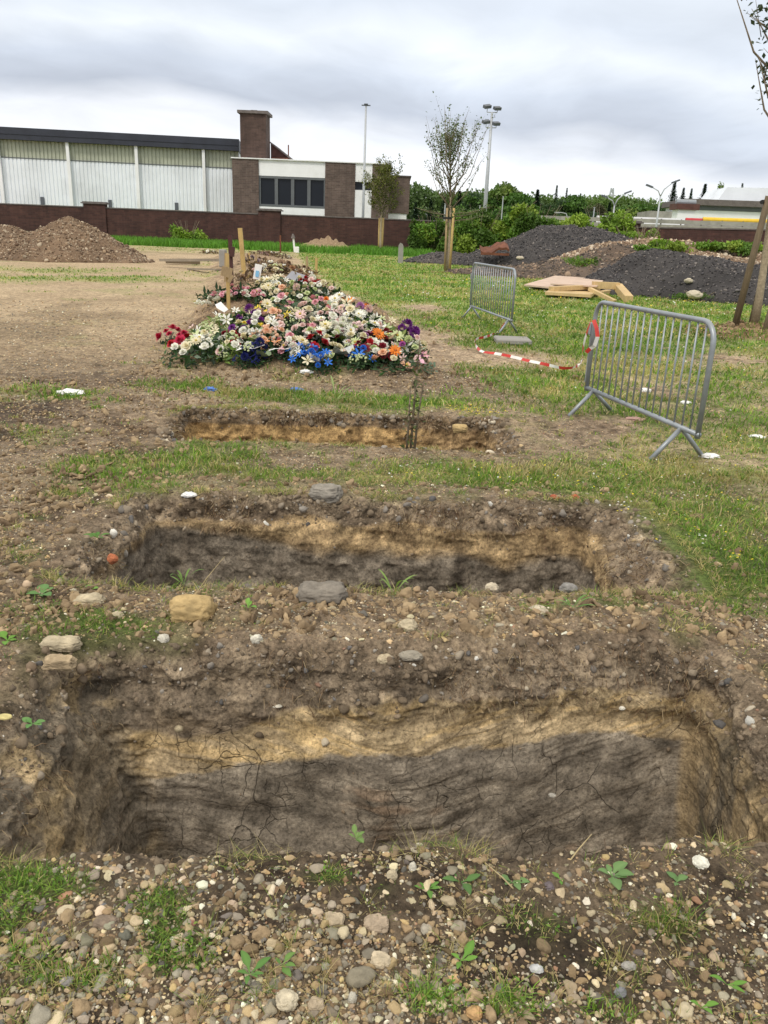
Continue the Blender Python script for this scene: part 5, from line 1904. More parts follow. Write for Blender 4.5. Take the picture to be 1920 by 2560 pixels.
# white sign with blue mark
a = at(645, 704, 17.6)
t = empty('grave_sign', tuple(a), 'white upright card with a pale blue picture on a grave mound', 'sign')
tp = at(645, 660, 17.6) - a
m = MB()
m.plank(tuple(at(641, 698, 17.6) - a), tuple(at(647, 661, 17.6) - a), .145, .02, (0, 1, 0)).build('card', M_PAPER, t)
MB().plank(tuple(at(642, 692, 17.57) - a), tuple(at(644, 677, 17.57) - a), .07, .006, (0, 1, 0)).build('picture', simple_mat('pale_blue_print', (.20, .45, .68), .5, .3, 30), t)
MB().plank((0, 0, -.2), tuple(at(641, 698, 17.6) - a), .03, .02, (0, 1, 0)).build('stick', M_WOODS, t)
# grey tilted plaque
a = hit(740, 708)
t = empty('grave_plaque', tuple(a + [0, 0, .10]), 'grey slab shaped plaque tilted against the mound below the red blooms', 'plaque')
MB().plank((-.17, .12, .06), (.20, -.02, -.03), .26, .03, (0, -.7, 1)).build('slab', simple_mat('grey_plaque', (.26, .26, .29), .5, .1, 6), t)


# ------------------------------------------------------------------ flowers
def cat_meshes(parts):
    VV, TT, CC, o = [], [], [], 0
    for v, f, c in parts:
        VV.append(v)
        TT.append(f + o)
        CC.append(np.broadcast_to(np.array(c), (len(v), 3)))
        o += len(v)
    return np.concatenate(VV), np.concatenate(TT), np.concatenate(CC)


def petal(r0, L, w, z0, z1, a, cup=0.0):
    """one petal as a small bent fan"""
    pts = np.array([(r0, 0, z0), (r0 + L * .5, w / 2, z0 + (z1 - z0) * .6 + cup), (r0 + L, w * .28, z1), (r0 + L * 1.08, 0, z1 - .01 * L), (r0 + L, -w * .28, z1),
                    (r0 + L * .5, -w / 2, z0 + (z1 - z0) * .6 + cup), (r0 + L * .5, 0, z0 + (z1 - z0) * .6)])
    ca, sa = cos(a), sin(a)
    P = pts.copy()
    P[:, 0] = pts[:, 0] * ca - pts[:, 1] * sa
    P[:, 1] = pts[:, 0] * sa + pts[:, 1] * ca
    F = np.array([(0, 6, 1), (1, 6, 2), (2, 6, 3), (3, 6, 4), (4, 6, 5), (5, 6, 0)])
    return P, F


BLOOMC = {}


def bloom_mesh(kind, col, vi):
    key = (kind, col, vi)
    if key in BLOOMC:
        return BLOOMC[key]
    rn = random.Random(sum(map(ord, kind)) * 7 + vi)
    parts = []
    c = np.array(col)
    if kind == 'rose':
        for ring, (r0, L, w, z0, z1, n) in enumerate(((.05, .75, .75, -.05, .28, 7), (.03, .50, .62, .12, .52, 6), (.0, .30, .5, .28, .68, 5), (0, .14, .3, .4, .74, 4))):
            for k in range(n):
                P, F = petal(r0, L * rn.uniform(.85, 1.1), w, z0, z1 * rn.uniform(.9, 1.1), 2 * pi * k / n + ring * .6 + rn.uniform(-.2, .2))
                parts.append((P, F, c * rn.uniform(.8, 1.08)))
    elif kind == 'daisy':
        for ring, (L, z1, n) in enumerate(((1.0, .12, 13), (.72, .35, 10))):
            for k in range(n):
                P, F = petal(.1, L * rn.uniform(.85, 1.05), .34, 0, z1, 2 * pi * k / n + ring * .2 + rn.uniform(-.1, .1))
                parts.append((P, F, c * rn.uniform(.82, 1.06)))
        cv, cf = ico(1)
        cc_ = (.55, .42, .08) if max(col) > .5 and min(col) > .3 else tuple(c * .6)
        parts.append((cv * [.22, .22, .16] + [0, 0, .22], cf, cc_))
    elif kind == 'lily':
        for ring in (0, 1):
            for k in range(3):
                P, F = petal(.05, 1.15 * rn.uniform(.9, 1.1), .50, 0, .42, 2 * pi * k / 3 + ring * pi / 3 + rn.uniform(-.12, .12), .05)
                parts.append((P, F, c * rn.uniform(.85, 1.08)))
        cv, cf = ico(0)
        parts.append((cv * [.10, .10, .3] + [0, 0, .25], cf, (.50, .45, .12)))
    elif kind == 'ball':      # pompon chrysanthemum
        n = 46
        k = np.arange(n) + .5
        ph = np.arccos(1 - 1.35 * k / n)
        th = pi * (1 + 5 ** .5) * k
        for q_ in range(n):
            d = np.array([cos(th[q_]) * sin(ph[q_]), sin(th[q_]) * sin(ph[q_]), cos(ph[q_])])
            s = np.cross(d, [0, 0, 1.01])
            s /= np.linalg.norm(s) + 1e-6
            u_ = np.cross(s, d)
            P = np.array([d * .35, d * .75 + s * .20, d * .98 + u_ * .12, d * .75 - s * .20])
            parts.append((P, np.array([(0, 1, 2), (0, 2, 3)]), c * rn.uniform(.75, 1.08)))
    else:                     # spray of tiny florets
        for q_ in range(16):
            a_, r_ = rn.uniform(0, 2 * pi), rn.random() ** .5 * .95
            cv, cf = ico(0)
            s = rn.uniform(.14, .24)
            parts.append((cv * s + [cos(a_) * r_, sin(a_) * r_, .35 * (1 - r_) + rn.uniform(0, .25)], cf, c * rn.uniform(.75, 1.1)))
    v, f, cl = cat_meshes(parts)
    BLOOMC[key] = mesh_from('bloom', v, tris=f, mat=M_PETAL, col=np.clip(cl, .005, .92))
    return BLOOMC[key]


M_PETAL = attr_mat('petal', .6, .08, 60, trans=.15, spec=.3)

FOL = []


def foliage_mesh(vi, cols):
    n = 150
    a, r_ = RNG.uniform(0, 2 * pi, n), RNG.random(n) ** .5
    pos = np.stack([np.cos(a) * r_ * .95, np.sin(a) * r_ * .95, .02 + .20 * RNG.random(n) * (1 - .4 * r_)], 1)
    s = RNG.uniform(.14, .36, n)
    R = rand_rot(n, .75)
    vv, tt, cc = instances([LEAF4], pos, R, np.stack([s, s * .7, s], 1), np.array(cols)[RNG.integers(0, len(cols), n)] * RNG.uniform(.6, 1.4, (n, 1)))
    return mesh_from('foliage', vv, tris=tt, mat=M_LEAF, col=cc)


FOLD = [foliage_mesh(k, [(.018, .045, .016), (.03, .07, .02), (.045, .10, .03), (.012, .03, .012)]) for k in range(4)]
FOLG = [foliage_mesh(k, [(.10, .15, .10), (.16, .21, .15), (.07, .12, .06)]) for k in range(2)]
FOLY = [foliage_mesh(k, [(.16, .24, .05), (.10, .19, .04), (.22, .26, .08)]) for k in range(3)]
FOLB = [foliage_mesh(k, [(.12, .07, .04), (.20, .13, .08), (.06, .04, .03), (.30, .22, .14)]) for k in range(2)]

CR = (.78, .70, .50); WHT = (.82, .80, .74); PK = (.74, .36, .42); LPK = (.80, .58, .56); RD = (.45, .012, .02); DR = (.20, .008, .02)
OR = (.80, .24, .03); YE = (.80, .62, .06); PU = (.16, .025, .22); LI = (.48, .20, .46); BL = (.03, .17, .66); NV = (.010, .016, .13); GW = (.60, .66, .36)
CRI = (.50, .02, .07); DB = (.25, .15, .09); PCH = (.80, .48, .32); MAU = (.36, .07, .30)

BQ = [  # u, v, radius in metres, blooms, bloom size, kinds, colours, foliage, label
    (425, 841, .15, 7, .075, ['rose'], [CRI], FOLD, 'crimson roses at the far left tip of the flower heap'),
    (453, 862, .15, 7, .07, ['rose'], [CRI, RD], FOLD, 'red roses just inside the left tip of the flower heap'),
    (478, 880, .30, 13, .055, ['daisy', 'rose'], [WHT, CR], FOLD, 'white bunch low at the left front of the flower heap'),
    (527, 862, .32, 14, .055, ['lily', 'rose'], [CR, GW, WHT], FOLG, 'cream lilies with grey leaves at the left front'),
    (500, 838, .28, 8, .05, ['lily', 'spray'], [GW, CR], FOLG, 'pale green sprays above the cream lilies'),
    (566, 868, .30, 14, .05, ['rose', 'spray'], [WHT, YE, CR], FOLY, 'white and yellow bunch left of the navy flowers'),
    (575, 798, .27, 8, .05, ['lily', 'rose'], [WHT, CR], FOLY, 'white bunch wrapped in paper at the upper left'),
    (530, 818, .25, 8, .05, ['lily', 'spray'], [GW, WHT], FOLY, 'greenish white stems fallen over the upper left edge'),
    (634, 803, .30, 16, .060, ['ball', 'rose'], [PU, MAU], FOLD, 'deep purple bunch in the upper left of the heap'),
    (612, 822, .24, 10, .055, ['ball', 'rose'], [PU, DR], FOLD, 'purple and dark red bunch below the deep purple one'),
    (600, 842, .28, 12, .062, ['rose'], [DR, RD], FOLD, 'dark red roses at the left middle'),
    (625, 860, .22, 9, .05, ['rose'], [OR, RD, CR], FOLD, 'orange and red roses below the dark red ones'),
    (642, 889, .17, 11, .045, ['ball', 'spray'], [NV], FOLD, 'navy blue flowers at the front edge'),
    (615, 896, .15, 9, .045, ['ball', 'spray'], [NV], FOLD, 'navy blue flowers farthest left on the front edge'),
    (743, 884, .15, 10, .045, ['lily', 'ball'], [BL], FOLD, 'bright blue flowers left of centre on the front edge'),
    (775, 897, .15, 10, .045, ['lily', 'ball'], [BL], FOLD, 'bright blue flowers in the centre of the front edge'),
    (806, 910, .15, 10, .045, ['lily', 'ball'], [BL], FOLD, 'bright blue flowers lowest on the front edge'),
    (900, 895, .17, 9, .045, ['lily', 'ball'], [BL], FOLD, 'small bright blue bunch right of centre at the front'),
    (677, 852, .28, 10, .055, ['rose', 'spray'], [CR, PCH], FOLD, 'peach and cream roses left of the orange ribbon'),
    (691, 838, .26, 10, .062, ['lily', 'rose'], [WHT, LPK], FOLD, 'large white lilies in the middle of the heap'),
    (715, 866, .26, 12, .055, ['rose'], [PK, LPK, WHT], FOLD, 'pink and white roses behind the bright blue flowers'),
    (745, 868, .25, 12, .055, ['rose', 'daisy'], [WHT, CR], FOLD, 'white roses directly above the bright blue flowers'),
    (787, 868, .18, 7, .062, ['rose'], [RD], FOLD, 'bright red roses above the centre front'),
    (826, 877, .26, 12, .058, ['rose'], [CR, PCH], FOLD, 'cream and peach roses right of the red ones'),
    (858, 866, .22, 7, .055, ['rose'], [DR, MAU], FOLD, 'dark red roses between the cream and the white bunches'),
    (870, 892, .26, 9, .04, ['spray', 'rose'], [GW, CR], FOLD, 'green bunch with cream buds at the right front'),
    (802, 846, .28, 14, .055, ['rose', 'daisy'], [WHT, CR], FOLD, 'white roses in the very centre of the heap'),
    (847, 838, .32, 18, .055, ['ball', 'daisy'], [GW, WHT], FOLY, 'greenish white chrysanthemums right of the centre'),
    (769, 832, .26, 12, .055, ['rose'], [PK, LPK], FOLD, 'pink roses in the centre left'),
    (884, 843, .24, 12, .055, ['rose', 'spray'], [LI, LPK], FOLD, 'lilac pink bunch right of the greenish chrysanthemums'),
    (925, 832, .28, 14, .055, ['daisy', 'rose'], [WHT, CR], FOLD, 'white bunch high on the right side'),
    (955, 846, .25, 10, .06, ['rose', 'ball'], [DR], FOLD, 'dark red dahlias on the right side'),
    (935, 862, .22, 9, .06, ['daisy', 'rose'], [OR, RD], FOLD, 'orange gerberas left of the dark red dahlias'),
    (982, 861, .22, 8, .06, ['daisy'], [OR], FOLD, 'orange gerberas at the right edge'),
    (975, 900, .24, 9, .062, ['daisy', 'rose'], [OR, PCH], FOLD, 'orange gerberas lowest at the right front'),
    (945, 888, .22, 9, .06, ['rose', 'daisy'], [OR, DR], FOLD, 'orange red bunch at the right front'),
    (915, 880, .22, 9, .06, ['rose'], [DR, RD], FOLD, 'deep red roses behind the small blue bunch'),
    (974, 882, .22, 12, .04, ['daisy', 'spray'], [WHT], FOLD, 'small white daisies between the orange gerberas'),
    (1027, 842, .20, 9, .07, ['ball'], [PU], FOLD, 'purple pompon flowers at the far right tip'),
    (1030, 876, .20, 8, .055, ['ball', 'rose'], [MAU, LI], FOLD, 'mauve flowers below the purple pompons'),
    (1046, 902, .20, 7, .05, ['lily', 'rose'], [LPK, PK], FOLG, 'pale pink trailing stems at the right front corner'),
    (1006, 862, .28, 5, .05, ['spray'], [GW], FOLG, 'grey green leafy sprays inside the right tip'),
    (929, 806, .30, 9, .055, ['lily'], [GW, WHT], FOLY, 'pale lilies with long leaves on the upper right edge'),
    (963, 820, .26, 6, .05, ['lily'], [GW, CR], FOLY, 'leafy stems spilling over the right edge'),
    (912, 796, .26, 14, .055, ['ball', 'rose'], [MAU, LI], FOLD, 'mauve chrysanthemums on the upper right'),
    (865, 800, .32, 15, .058, ['rose', 'daisy'], [CR, WHT], FOLD, 'cream roses on the upper right'),
    (830, 799, .28, 13, .055, ['rose', 'spray'], [LPK, LI], FOLD, 'lilac and pale pink roses in the upper middle'),
    (862, 766, .28, 11, .058, ['lily', 'daisy'], [OR, YE], FOLD, 'orange and yellow lilies on the crest'),
    (826, 773, .26, 11, .055, ['rose', 'daisy'], [OR, CR], FOLD, 'orange and cream bunch on the crest'),
    (905, 773, .24, 8, .055, ['rose'], [OR, PCH], FOLD, 'orange roses on the far right of the crest'),
    (793, 773, .28, 15, .055, ['rose'], [LPK, PK], FOLD, 'dense pink roses just below the crest'),
    (793, 812, .28, 14, .055, ['rose', 'ball'], [LPK, WHT], FOLD, 'pink and white roses above the heap centre'),
    (744, 778, .32, 4, .05, ['spray'], [GW], FOLG, 'large grey green leaves in the upper middle'),
    (736, 822, .32, 4, .05, ['spray'], [GW], FOLG, 'grey green palm leaves left of the heap centre'),
    (726, 787, .22, 8, .060, ['lily', 'daisy'], [YE], FOLD, 'bright yellow daffodil like flowers in the upper middle'),
    (658, 783, .20, 7, .060, ['lily', 'daisy'], [YE, CR], FOLD, 'yellow flowers at the upper left, beside the peach ones'),
    (674, 800, .26, 12, .055, ['rose'], [PCH, LPK, CR], FOLD, 'peach roses below the yellow ones at the upper left'),
    (695, 760, .30, 15, .058, ['rose'], [PCH, LPK, PK], FOLD, 'tall peach and pink roses on the left of the crest'),
    (664, 738, .28, 15, .058, ['rose', 'daisy'], [CR, WHT], FOLD, 'cream roses leading to the pink arched wreath'),
    (697, 735, .26, 12, .058, ['rose'], [PCH, CR], FOLD, 'peach roses above the tall peach and pink ones'),
    (667, 712, .26, 12, .060, ['daisy', 'rose'], [WHT, CR], FOLD, 'white arched spray at the right end of the pink wreath'),
    (769, 736, .34, 16, .055, ['rose', 'ball'], [WHT, GW], FOLD, 'white and green bunch behind the crest'),
    (800, 724, .32, 14, .058, ['rose'], [LPK, WHT], FOLD, 'pale pink bunch highest on the right of the crest'),
    (773, 706, .26, 12, .070, ['rose', 'ball'], [RD], FOLD, 'red blooms at the very top of the flower heap'),
    (740, 728, .28, 10, .055, ['rose', 'spray'], [CR, GW], FOLY, 'cream bunch below the grey plaque'),
    (690, 700, .28, 8, .060, ['lily'], [WHT, CR], FOLG, 'white lilies lying on bare soil above the wreath'),
    (625, 835, .22, 7, .05, ['rose', 'spray'], [CR, YE], FOLY, 'small cream and yellow bunch beside the dark red roses'),
    (655, 828, .26, 8, .05, ['rose'], [CR, WHT], FOLD, 'cream roses between the purple bunch and the white lilies'),
    (712, 812, .26, 6, .05, ['spray', 'rose'], [GW, LPK], FOLD, 'dark leafy bunch with small pink buds left of centre'),
    (885, 818, .28, 12, .055, ['daisy', 'rose'], [WHT, GW], FOLD, 'white daisies between the mauve and cream bunches'),
    (760, 800, .26, 10, .055, ['rose', 'daisy'], [LPK, CR], FOLD, 'pale pink and cream bunch beside the yellow daffodils'),
    (820, 826, .24, 10, .055, ['daisy', 'rose'], [WHT, LPK], FOLD, 'white and pink daisies above the central white roses'),
    (895, 862, .24, 10, .05, ['daisy', 'rose'], [WHT, CR], FOLD, 'white bunch between the cream roses and the orange gerberas'),
    (590, 868, .24, 9, .05, ['rose', 'lily'], [WHT, CR], FOLY, 'white bunch right above the navy flowers'),
    (655, 868, .24, 9, .05, ['rose', 'spray'], [WHT, PCH], FOLD, 'white and peach bunch beneath the orange ribbon'),
]


WRAPS = [simple_mat('wrap_white', (.70, .70, .68), .35, .15, 25), simple_mat('wrap_green', (.22, .28, .16), .4, .2, 25), simple_mat('wrap_clear', (.45, .47, .46), .15, .25, 30, spec=.8),
         simple_mat('wrap_brown', (.32, .22, .13), .7, .15, 25)]


def bouquet(u, v, R_, n, bs, kinds, cols, fol, label, name='flower_bouquet', gname='bouquets heaped on the grave mound', base=None):
    b = hit(u, v, .10) if base is None else base
    n = max(4, int(n * .8))
    lift = random.uniform(0, .11)
    t = empty(name, tuple(b), label, 'bouquet', gname, rz=random.uniform(0, 6.28))
    rz = t.rotation_euler.z
    f = bpy.data.objects.new('foliage', fol[random.randrange(len(fol))])
    C.objects.link(f)
    f.parent = t
    f.scale = (R_ * 1.3, R_ * 1.2, R_ * (1.15 + lift * 6))
    # tilt foliage with the slope of the mound
    e = .2
    sx = float(H(b[0] + e, b[1]) - H(b[0] - e, b[1])) / (2 * e)
    sy = float(H(b[0], b[1] + e) - H(b[0], b[1] - e)) / (2 * e)
    f.location = (0, 0, .02)
    nrm = Vector((-sx, -sy, 1)).normalized()
    loc = Matrix.Rotation(-rz, 3, 'Z') @ nrm
    f.rotation_euler = loc.to_track_quat('Z', 'Y').to_euler()
    if name == 'flower_bouquet' and random.random() < .30:
        wm = MB()
        aa = random.uniform(-2.4, -.7)
        L_, W_ = R_ * random.uniform(.9, 1.3), R_ * random.uniform(.35, .6)
        pts = [(0, 0, .05)]
        for q_ in range(9):
            th = aa - rz + (q_ - 4) * .16
            pts.append((cos(th) * L_ * random.uniform(.85, 1.08), sin(th) * L_ * random.uniform(.85, 1.08), .10 + .09 * abs(q_ - 4) / 4 + random.uniform(-.02, .03)))
        wm.add(pts, [(0, q_, q_ + 1) for q_ in range(1, 9)])
        wm.build('wrapper', random.choice(WRAPS), t)
    for k in range(n):
        a = k * 2.399 + random.uniform(-.4, .4)
        r_ = R_ * math.sqrt((k + .5) / n) * random.uniform(.8, 1.0)
        wx, wy = cos(a) * r_, sin(a) * r_
        z = float(H(b[0] + wx, b[1] + wy)) - b[2] + .04 + lift * (1 - .6 * r_ / R_) + .17 * (1 - r_ / R_) * random.uniform(.5, 1.2) + random.uniform(0, .03)
        kd = random.choice(kinds)
        cl_ = random.choice(cols)
        if random.random() < (.68 if cl_ in (OR, YE, LI) else .35 if cl_ in (PU, MAU, PK, RD) else .15):
            cl_ = random.choice((CR, WHT, LPK, WHT, GW))
        me = bloom_mesh(kd, cl_, random.randrange(3))
        o = bpy.data.objects.new('bloom', me)
        C.objects.link(o)
        o.parent = t
        lp = Matrix.Rotation(-rz, 3, 'Z') @ Vector((wx, wy, z))
        o.location = lp
        tilt = Vector((wx / R_ * .9 - sx + random.uniform(-.5, .5), wy / R_ * .9 - sy - .35 + random.uniform(-.5, .5), 1)).normalized()
        tl = Matrix.Rotation(-rz, 3, 'Z') @ tilt
        qn = tl.to_track_quat('Z', 'Y')
        o.rotation_euler = (qn.to_matrix() @ Matrix.Rotation(random.uniform(0, 6), 3, 'Z')).to_euler()
        s = bs * random.uniform(.8, 1.45) * (1.25 if kd == 'spray' else 1.0)
        o.scale = (s, s, s)
    return t


for a in BQ:
    bouquet(*a)

# the arched pink wreath with white end
b = hit(585, 742)
t = empty('funeral_wreath', tuple(b), 'long arched wreath of pink roses with a white end on the left mound side', 'wreath', 'bouquets heaped on the grave mound')
arc = [(512, 752), (520, 744), (530, 735), (541, 737), (551, 733), (560, 727), (572, 722), (583, 719), (594, 718), (606, 720), (617, 721), (627, 724), (637, 729), (646, 735),
       (527, 746), (547, 728), (566, 732), (588, 727), (600, 727), (622, 731)]
for k, (u, v) in enumerate(arc):
    w_ = hit(u, v, .22)
    col = WHT if u < 538 or 540 < u < 552 and v < 732 else (PK if k % 3 else (.82, .45, .55))
    for q_ in range(4):
        o = bpy.data.objects.new('bloom', bloom_mesh('rose', col if q_ < 3 else WHT, q_ % 3))
        C.objects.link(o)
        o.parent = t
        o.location = Vector(w_ - b) + Vector((random.uniform(-.11, .11), random.uniform(-.10, .10), .17 + random.uniform(-.05, .05)))
        o.rotation_euler = (random.uniform(.1, .8), random.uniform(-.3, .3), random.uniform(0, 6))
        s = random.uniform(.045, .062)
        o.scale = (s, s, s)
for u, v in ((535, 748), (565, 738), (595, 734), (625, 738)):
    w_ = hit(u, v, .1)
    f = bpy.data.objects.new('foliage', FOLD[0])
    C.objects.link(f)
    f.parent = t
    f.location = Vector(w_ - b) + Vector((0, 0, .06))
    f.scale = (.34, .22, .6)
# withered wreaths further back along the row of graves
for k, (u, v, R_, n, kinds, cols, label) in enumerate((
        (655, 633, .55, 9, ['rose', 'spray'], [DB, (.35, .22, .20)], 'brown withered bunch farthest back on the mounds'),
        (676, 633, .5, 8, ['lily', 'rose'], [WHT, DB], 'withered bunch with white bits right of the farthest one'),
        (700, 640, .6, 9, ['lily', 'rose'], [WHT, (.50, .42, .40)], 'greyish white withered bunch on the far right mound edge'),
        (640, 655, .5, 8, ['rose'], [DB, (.28, .20, .22)], 'dull brown wreath just behind the white card'),
        (668, 668, .55, 10, ['daisy', 'rose'], [WHT, DB, GW], 'dark withered wreath with white flowers right of the white card'),
        (690, 672, .55, 12, ['rose'], [DB, CR], 'brown wreath with cream bits on the second mound'),
        (712, 672, .45, 9, ['rose', 'daisy'], [WHT, DB], 'withered wreath with a large white bloom'),
        (730, 676, .5, 9, ['rose'], [DB, (.32, .16, .08)], 'rust brown wreath near the right mound edge'),
        (752, 680, .5, 10, ['lily', 'rose'], [WHT, CR, DB], 'white and brown wilted bunch at the right mound edge'),
        (766, 692, .4, 6, ['rose'], [DB, PCH], 'small wilted bunch right of the grey plaque'),
        (622, 690, .4, 6, ['rose'], [DB, (.25, .18, .12)], 'dry brown bunch at the foot of the yellow stake'),
        (525, 630, .45, 6, ['daisy'], [WHT], 'lone white flowers on the bare field behind the planks'),
        (583, 608, .0, 0, ['daisy'], [WHT], ''))):
    if n == 0:
        continue
    bouquet(u, v, R_, n, .10 if R_ > .42 else .08, kinds, cols, FOLB, label, 'withered_bouquet', 'withered bouquets along the older graves')

# ribbon, paper and leaves in the flower heap
def strip_mesh(pts, w, up=(0, 0, 1), jit=0.0):
    vs, fs = [], []
    pts = [np.array(p, float) for p in pts]
    for k, p in enumerate(pts):
        a, b2 = pts[max(k - 1, 0)], pts[min(k + 1, len(pts) - 1)]
        d = (b2 - a) / (np.linalg.norm(b2 - a) + 1e-9)
        s = np.cross(d, up)
        s /= np.linalg.norm(s) + 1e-9
        vs += [tuple(p + s * w / 2), tuple(p - s * w / 2)]
        if k:
            q_ = 2 * k
            fs.append((q_ - 2, q_ - 1, q_ + 1, q_))
    return vs, fs


for (u0, v0, u1, v1, w_, mt, label) in ((590, 882, 660, 872, .10, M_PAPER, 'long white ribbon lying across the flowers above the navy blooms'),
                                        (664, 862, 700, 858, .11, simple_mat('orange_ribbon', (.78, .33, .09), .5, .1, 20), 'short orange ribbon in the lower middle of the flower heap'),
                                        (1042, 893, 1062, 917, .05, simple_mat('pink_ribbon', (.62, .34, .42), .5, .1, 20), 'thin pink ribbon trailing from the right tip of the flower heap'),
                                        (672, 884, 735, 876, .05, M_PAPER, 'thin white ribbon running to the bright blue flowers')):
    a, b2 = hit(u0, v0, .14) + [0, 0, .17], hit(u1, v1, .14) + [0, 0, .17]
    ps = [a + (b2 - a) * s + [.01 * sin(s * 14), 0, .012 * sin(s * 7)] for s in np.linspace(0, 1, 9)]
    vs, fs = strip_mesh([p - a for p in ps], w_)
    MB().add(vs, fs).build('ribbon', mt, None, loc=tuple(a), label=label, cat='ribbon')
a = hit(556, 785, .1) + [0, 0, .16]
m = MB()
m.add([(-.11, .06, .05), (-.03, .07, .09), (.09, -.03, .0), (.04, -.07, -.04), (-.07, -.02, .01), (0, 0, .08)], [(0, 4, 5, 1), (1, 5, 2), (5, 4, 3, 2)])
m.build('paper_wrap', M_PAPER, None, loc=tuple(a), label='crumpled white wrapping paper at the upper left of the flower heap', cat='paper')


# ------------------------------------------------------------------ crowd barriers
def barrier(A, B, feetA, feetB, n_bars, label, hook_side, top=1.10, low=.25):
    A, B = np.array(A[:2], float), np.array(B[:2], float)
    g0 = float(H(*A)), float(H(*B))
    d = B - A
    L = np.linalg.norm(d)
    t = empty('crowd_barrier', (A[0], A[1], g0[0]), label, 'barrier', 'crowd barriers on the grass', rz=atan2(d[1], d[0]))
    dz = (g0[1] - g0[0]) / L
    Z = lambda x, z: z + dz * x
    rc = .16
    pts = [(0, 0, Z(0, low - .03))]
    pts += [(rc - rc * cos(q_), 0, Z(0, top - rc + rc * sin(q_))) for q_ in np.linspace(0, pi / 2, 7)]
    pts += [(L - rc + rc * sin(q_), 0, Z(L, top - rc + rc * cos(q_))) for q_ in np.linspace(0, pi / 2, 7)]
    pts += [(L, 0, Z(L, low - .03))]
    MB().tube(pts, .021, 12).build('frame', M_GALV, t, smooth=True)
    MB().tube([(-.02, 0, Z(0, low)), (L + .02, 0, Z(L, low))], .021, 10).build('bottom_rail', M_GALV, t, smooth=True)
    for k in range(n_bars):
        x = L * (k + 1) / (n_bars + 1)
        MB().tube([(x, 0, Z(x, low)), (x, 0, Z(x, top - .005))], .0085, 6).build('bar', M_GALV, t, smooth=True)
    m = MB().bbox(-.065, -.022, -.03, .03, Z(0, top - .33), Z(0, top - .21), .006)
    m.tube([(-.045, 0, Z(0, low + .05)), (-.045, 0, Z(0, top - .30))], .012, 8)
    m.build('hook', M_GALV, t)
    M3 = Matrix.Rotation(-atan2(d[1], d[0]), 3, 'Z')
    for feet in (feetA, feetB):
        f0, f1 = [M3 @ Vector((f[0] - A[0], f[1] - A[1], 0)) for f in feet]
        xm = (f0.x + f1.x) / 2
        for fo, ff in ((f0, feet[0]), (f1, feet[1])):
            gz_ = float(H(ff[0], ff[1])) - g0[0]
            MB().tube([(xm, 0, Z(xm, low)), (fo.x, fo.y, gz_ + .005)], .0195, 9).build('leg', M_GALV, t, smooth=True)
    return t


lf = (G(1422, 1040), G(1530, 1030))
rf = (G(1625, 1148), G(1757, 1140))
ca_, cb_ = (lf[0] + lf[1]) / 2, (rf[0] + rf[1]) / 2
dd = (cb_ - ca_) / np.linalg.norm(cb_ - ca_)
barrier(ca_ - dd * .16, cb_ + dd * .24, lf, rf, 16, 'nearer of the two grey steel crowd barriers, standing over patchy grass', 0)
lf = (G(1155, 797), G(1200, 800))
rf = (G(1245, 840), G(1292, 836))
ca_, cb_ = (lf[0] + lf[1]) / 2, (rf[0] + rf[1]) / 2
dd = (cb_ - ca_) / np.linalg.norm(cb_ - ca_)
barrier(ca_ - dd * .12, cb_ + dd * .16, lf, rf, 18, 'farther crowd barrier in front of the lawn with tape tied to its foot', 0)

# red and white tape hanging between the barriers
tp = [at(1478, 800, 8.0), at(1466, 835, 8.1), at(1457, 872, 8.3), at(1455, 900, 8.8)]
tp += [gp(u, v, .03) for u, v in ((1449, 918), (1432, 927), (1408, 929), (1380, 924), (1350, 916), (1320, 909), (1290, 902), (1262, 896), (1235, 890), (1208, 885), (1192, 876),
                                  (1186, 864), (1192, 854), (1212, 850), (1232, 842))]
tp += [at(1250, 828, 14.9), at(1268, 806, 14.8), at(1272, 800, 14.75)]
P_ = []
for k in range(len(tp) - 1):      # smooth with Catmull-Rom
    p0, p1, p2, p3 = tp[max(k - 1, 0)], tp[k], tp[k + 1], tp[min(k + 2, len(tp) - 1)]
    for s in np.linspace(0, 1, 10, endpoint=False):
        P_.append(.5 * ((2 * p1) + (-p0 + p2) * s + (2 * p0 - 5 * p1 + 4 * p2 - p3) * s * s + (-p0 + 3 * p1 - 3 * p2 + p3) * s ** 3))
P_.append(tp[-1])
P_ = np.array(P_)
cum = np.concatenate([[0], np.cumsum(np.linalg.norm(np.diff(P_, axis=0), axis=1))])
ns = int(cum[-1] / .045)
ss = np.linspace(0, cum[-1], ns)
Q_ = np.stack([np.interp(ss, cum, P_[:, k]) for k in range(3)], 1)
vs, fs, mi = [], [], []
for k, p in enumerate(Q_):
    a, b2 = Q_[max(k - 1, 0)], Q_[min(k + 1, ns - 1)]
    d = (b2 - a) / np.linalg.norm(b2 - a)
    tw_ = 1.25 + .45 * sin(ss[k] * 2.1) + .35 * sin(ss[k] * 5.3)
    s = np.cross(d, [0, 0, 1])
    s /= np.linalg.norm(s)
    n_ = np.cross(s, d)
    w_ = s * cos(tw_) + n_ * sin(tw_)
    if p[2] < .3:
        p = p + [0, 0, .012 + .035 * abs(w_[2])]
    wd = .020
    vs += [tuple(p + w_ * wd), tuple(p - w_ * wd)]
    if k:
        fs.append((2 * k - 2, 2 * k - 1, 2 * k + 1, 2 * k))
        mi.append(int(ss[k] / .19) % 2)
vs = np.array(vs)
o3 = vs[0].copy()
me = mesh_from('barrier_tape', vs - o3, polys=fs, mat=[M_TRED, M_TWHITE])
me.polygons.foreach_set('material_index', np.array(mi, dtype=np.int32))
link('barrier_tape', me, None, tuple(o3), 'red and white striped tape sagging on the ground between the two barriers', 'tape')
a = at(1484, 800, 7.95)
m = MB()
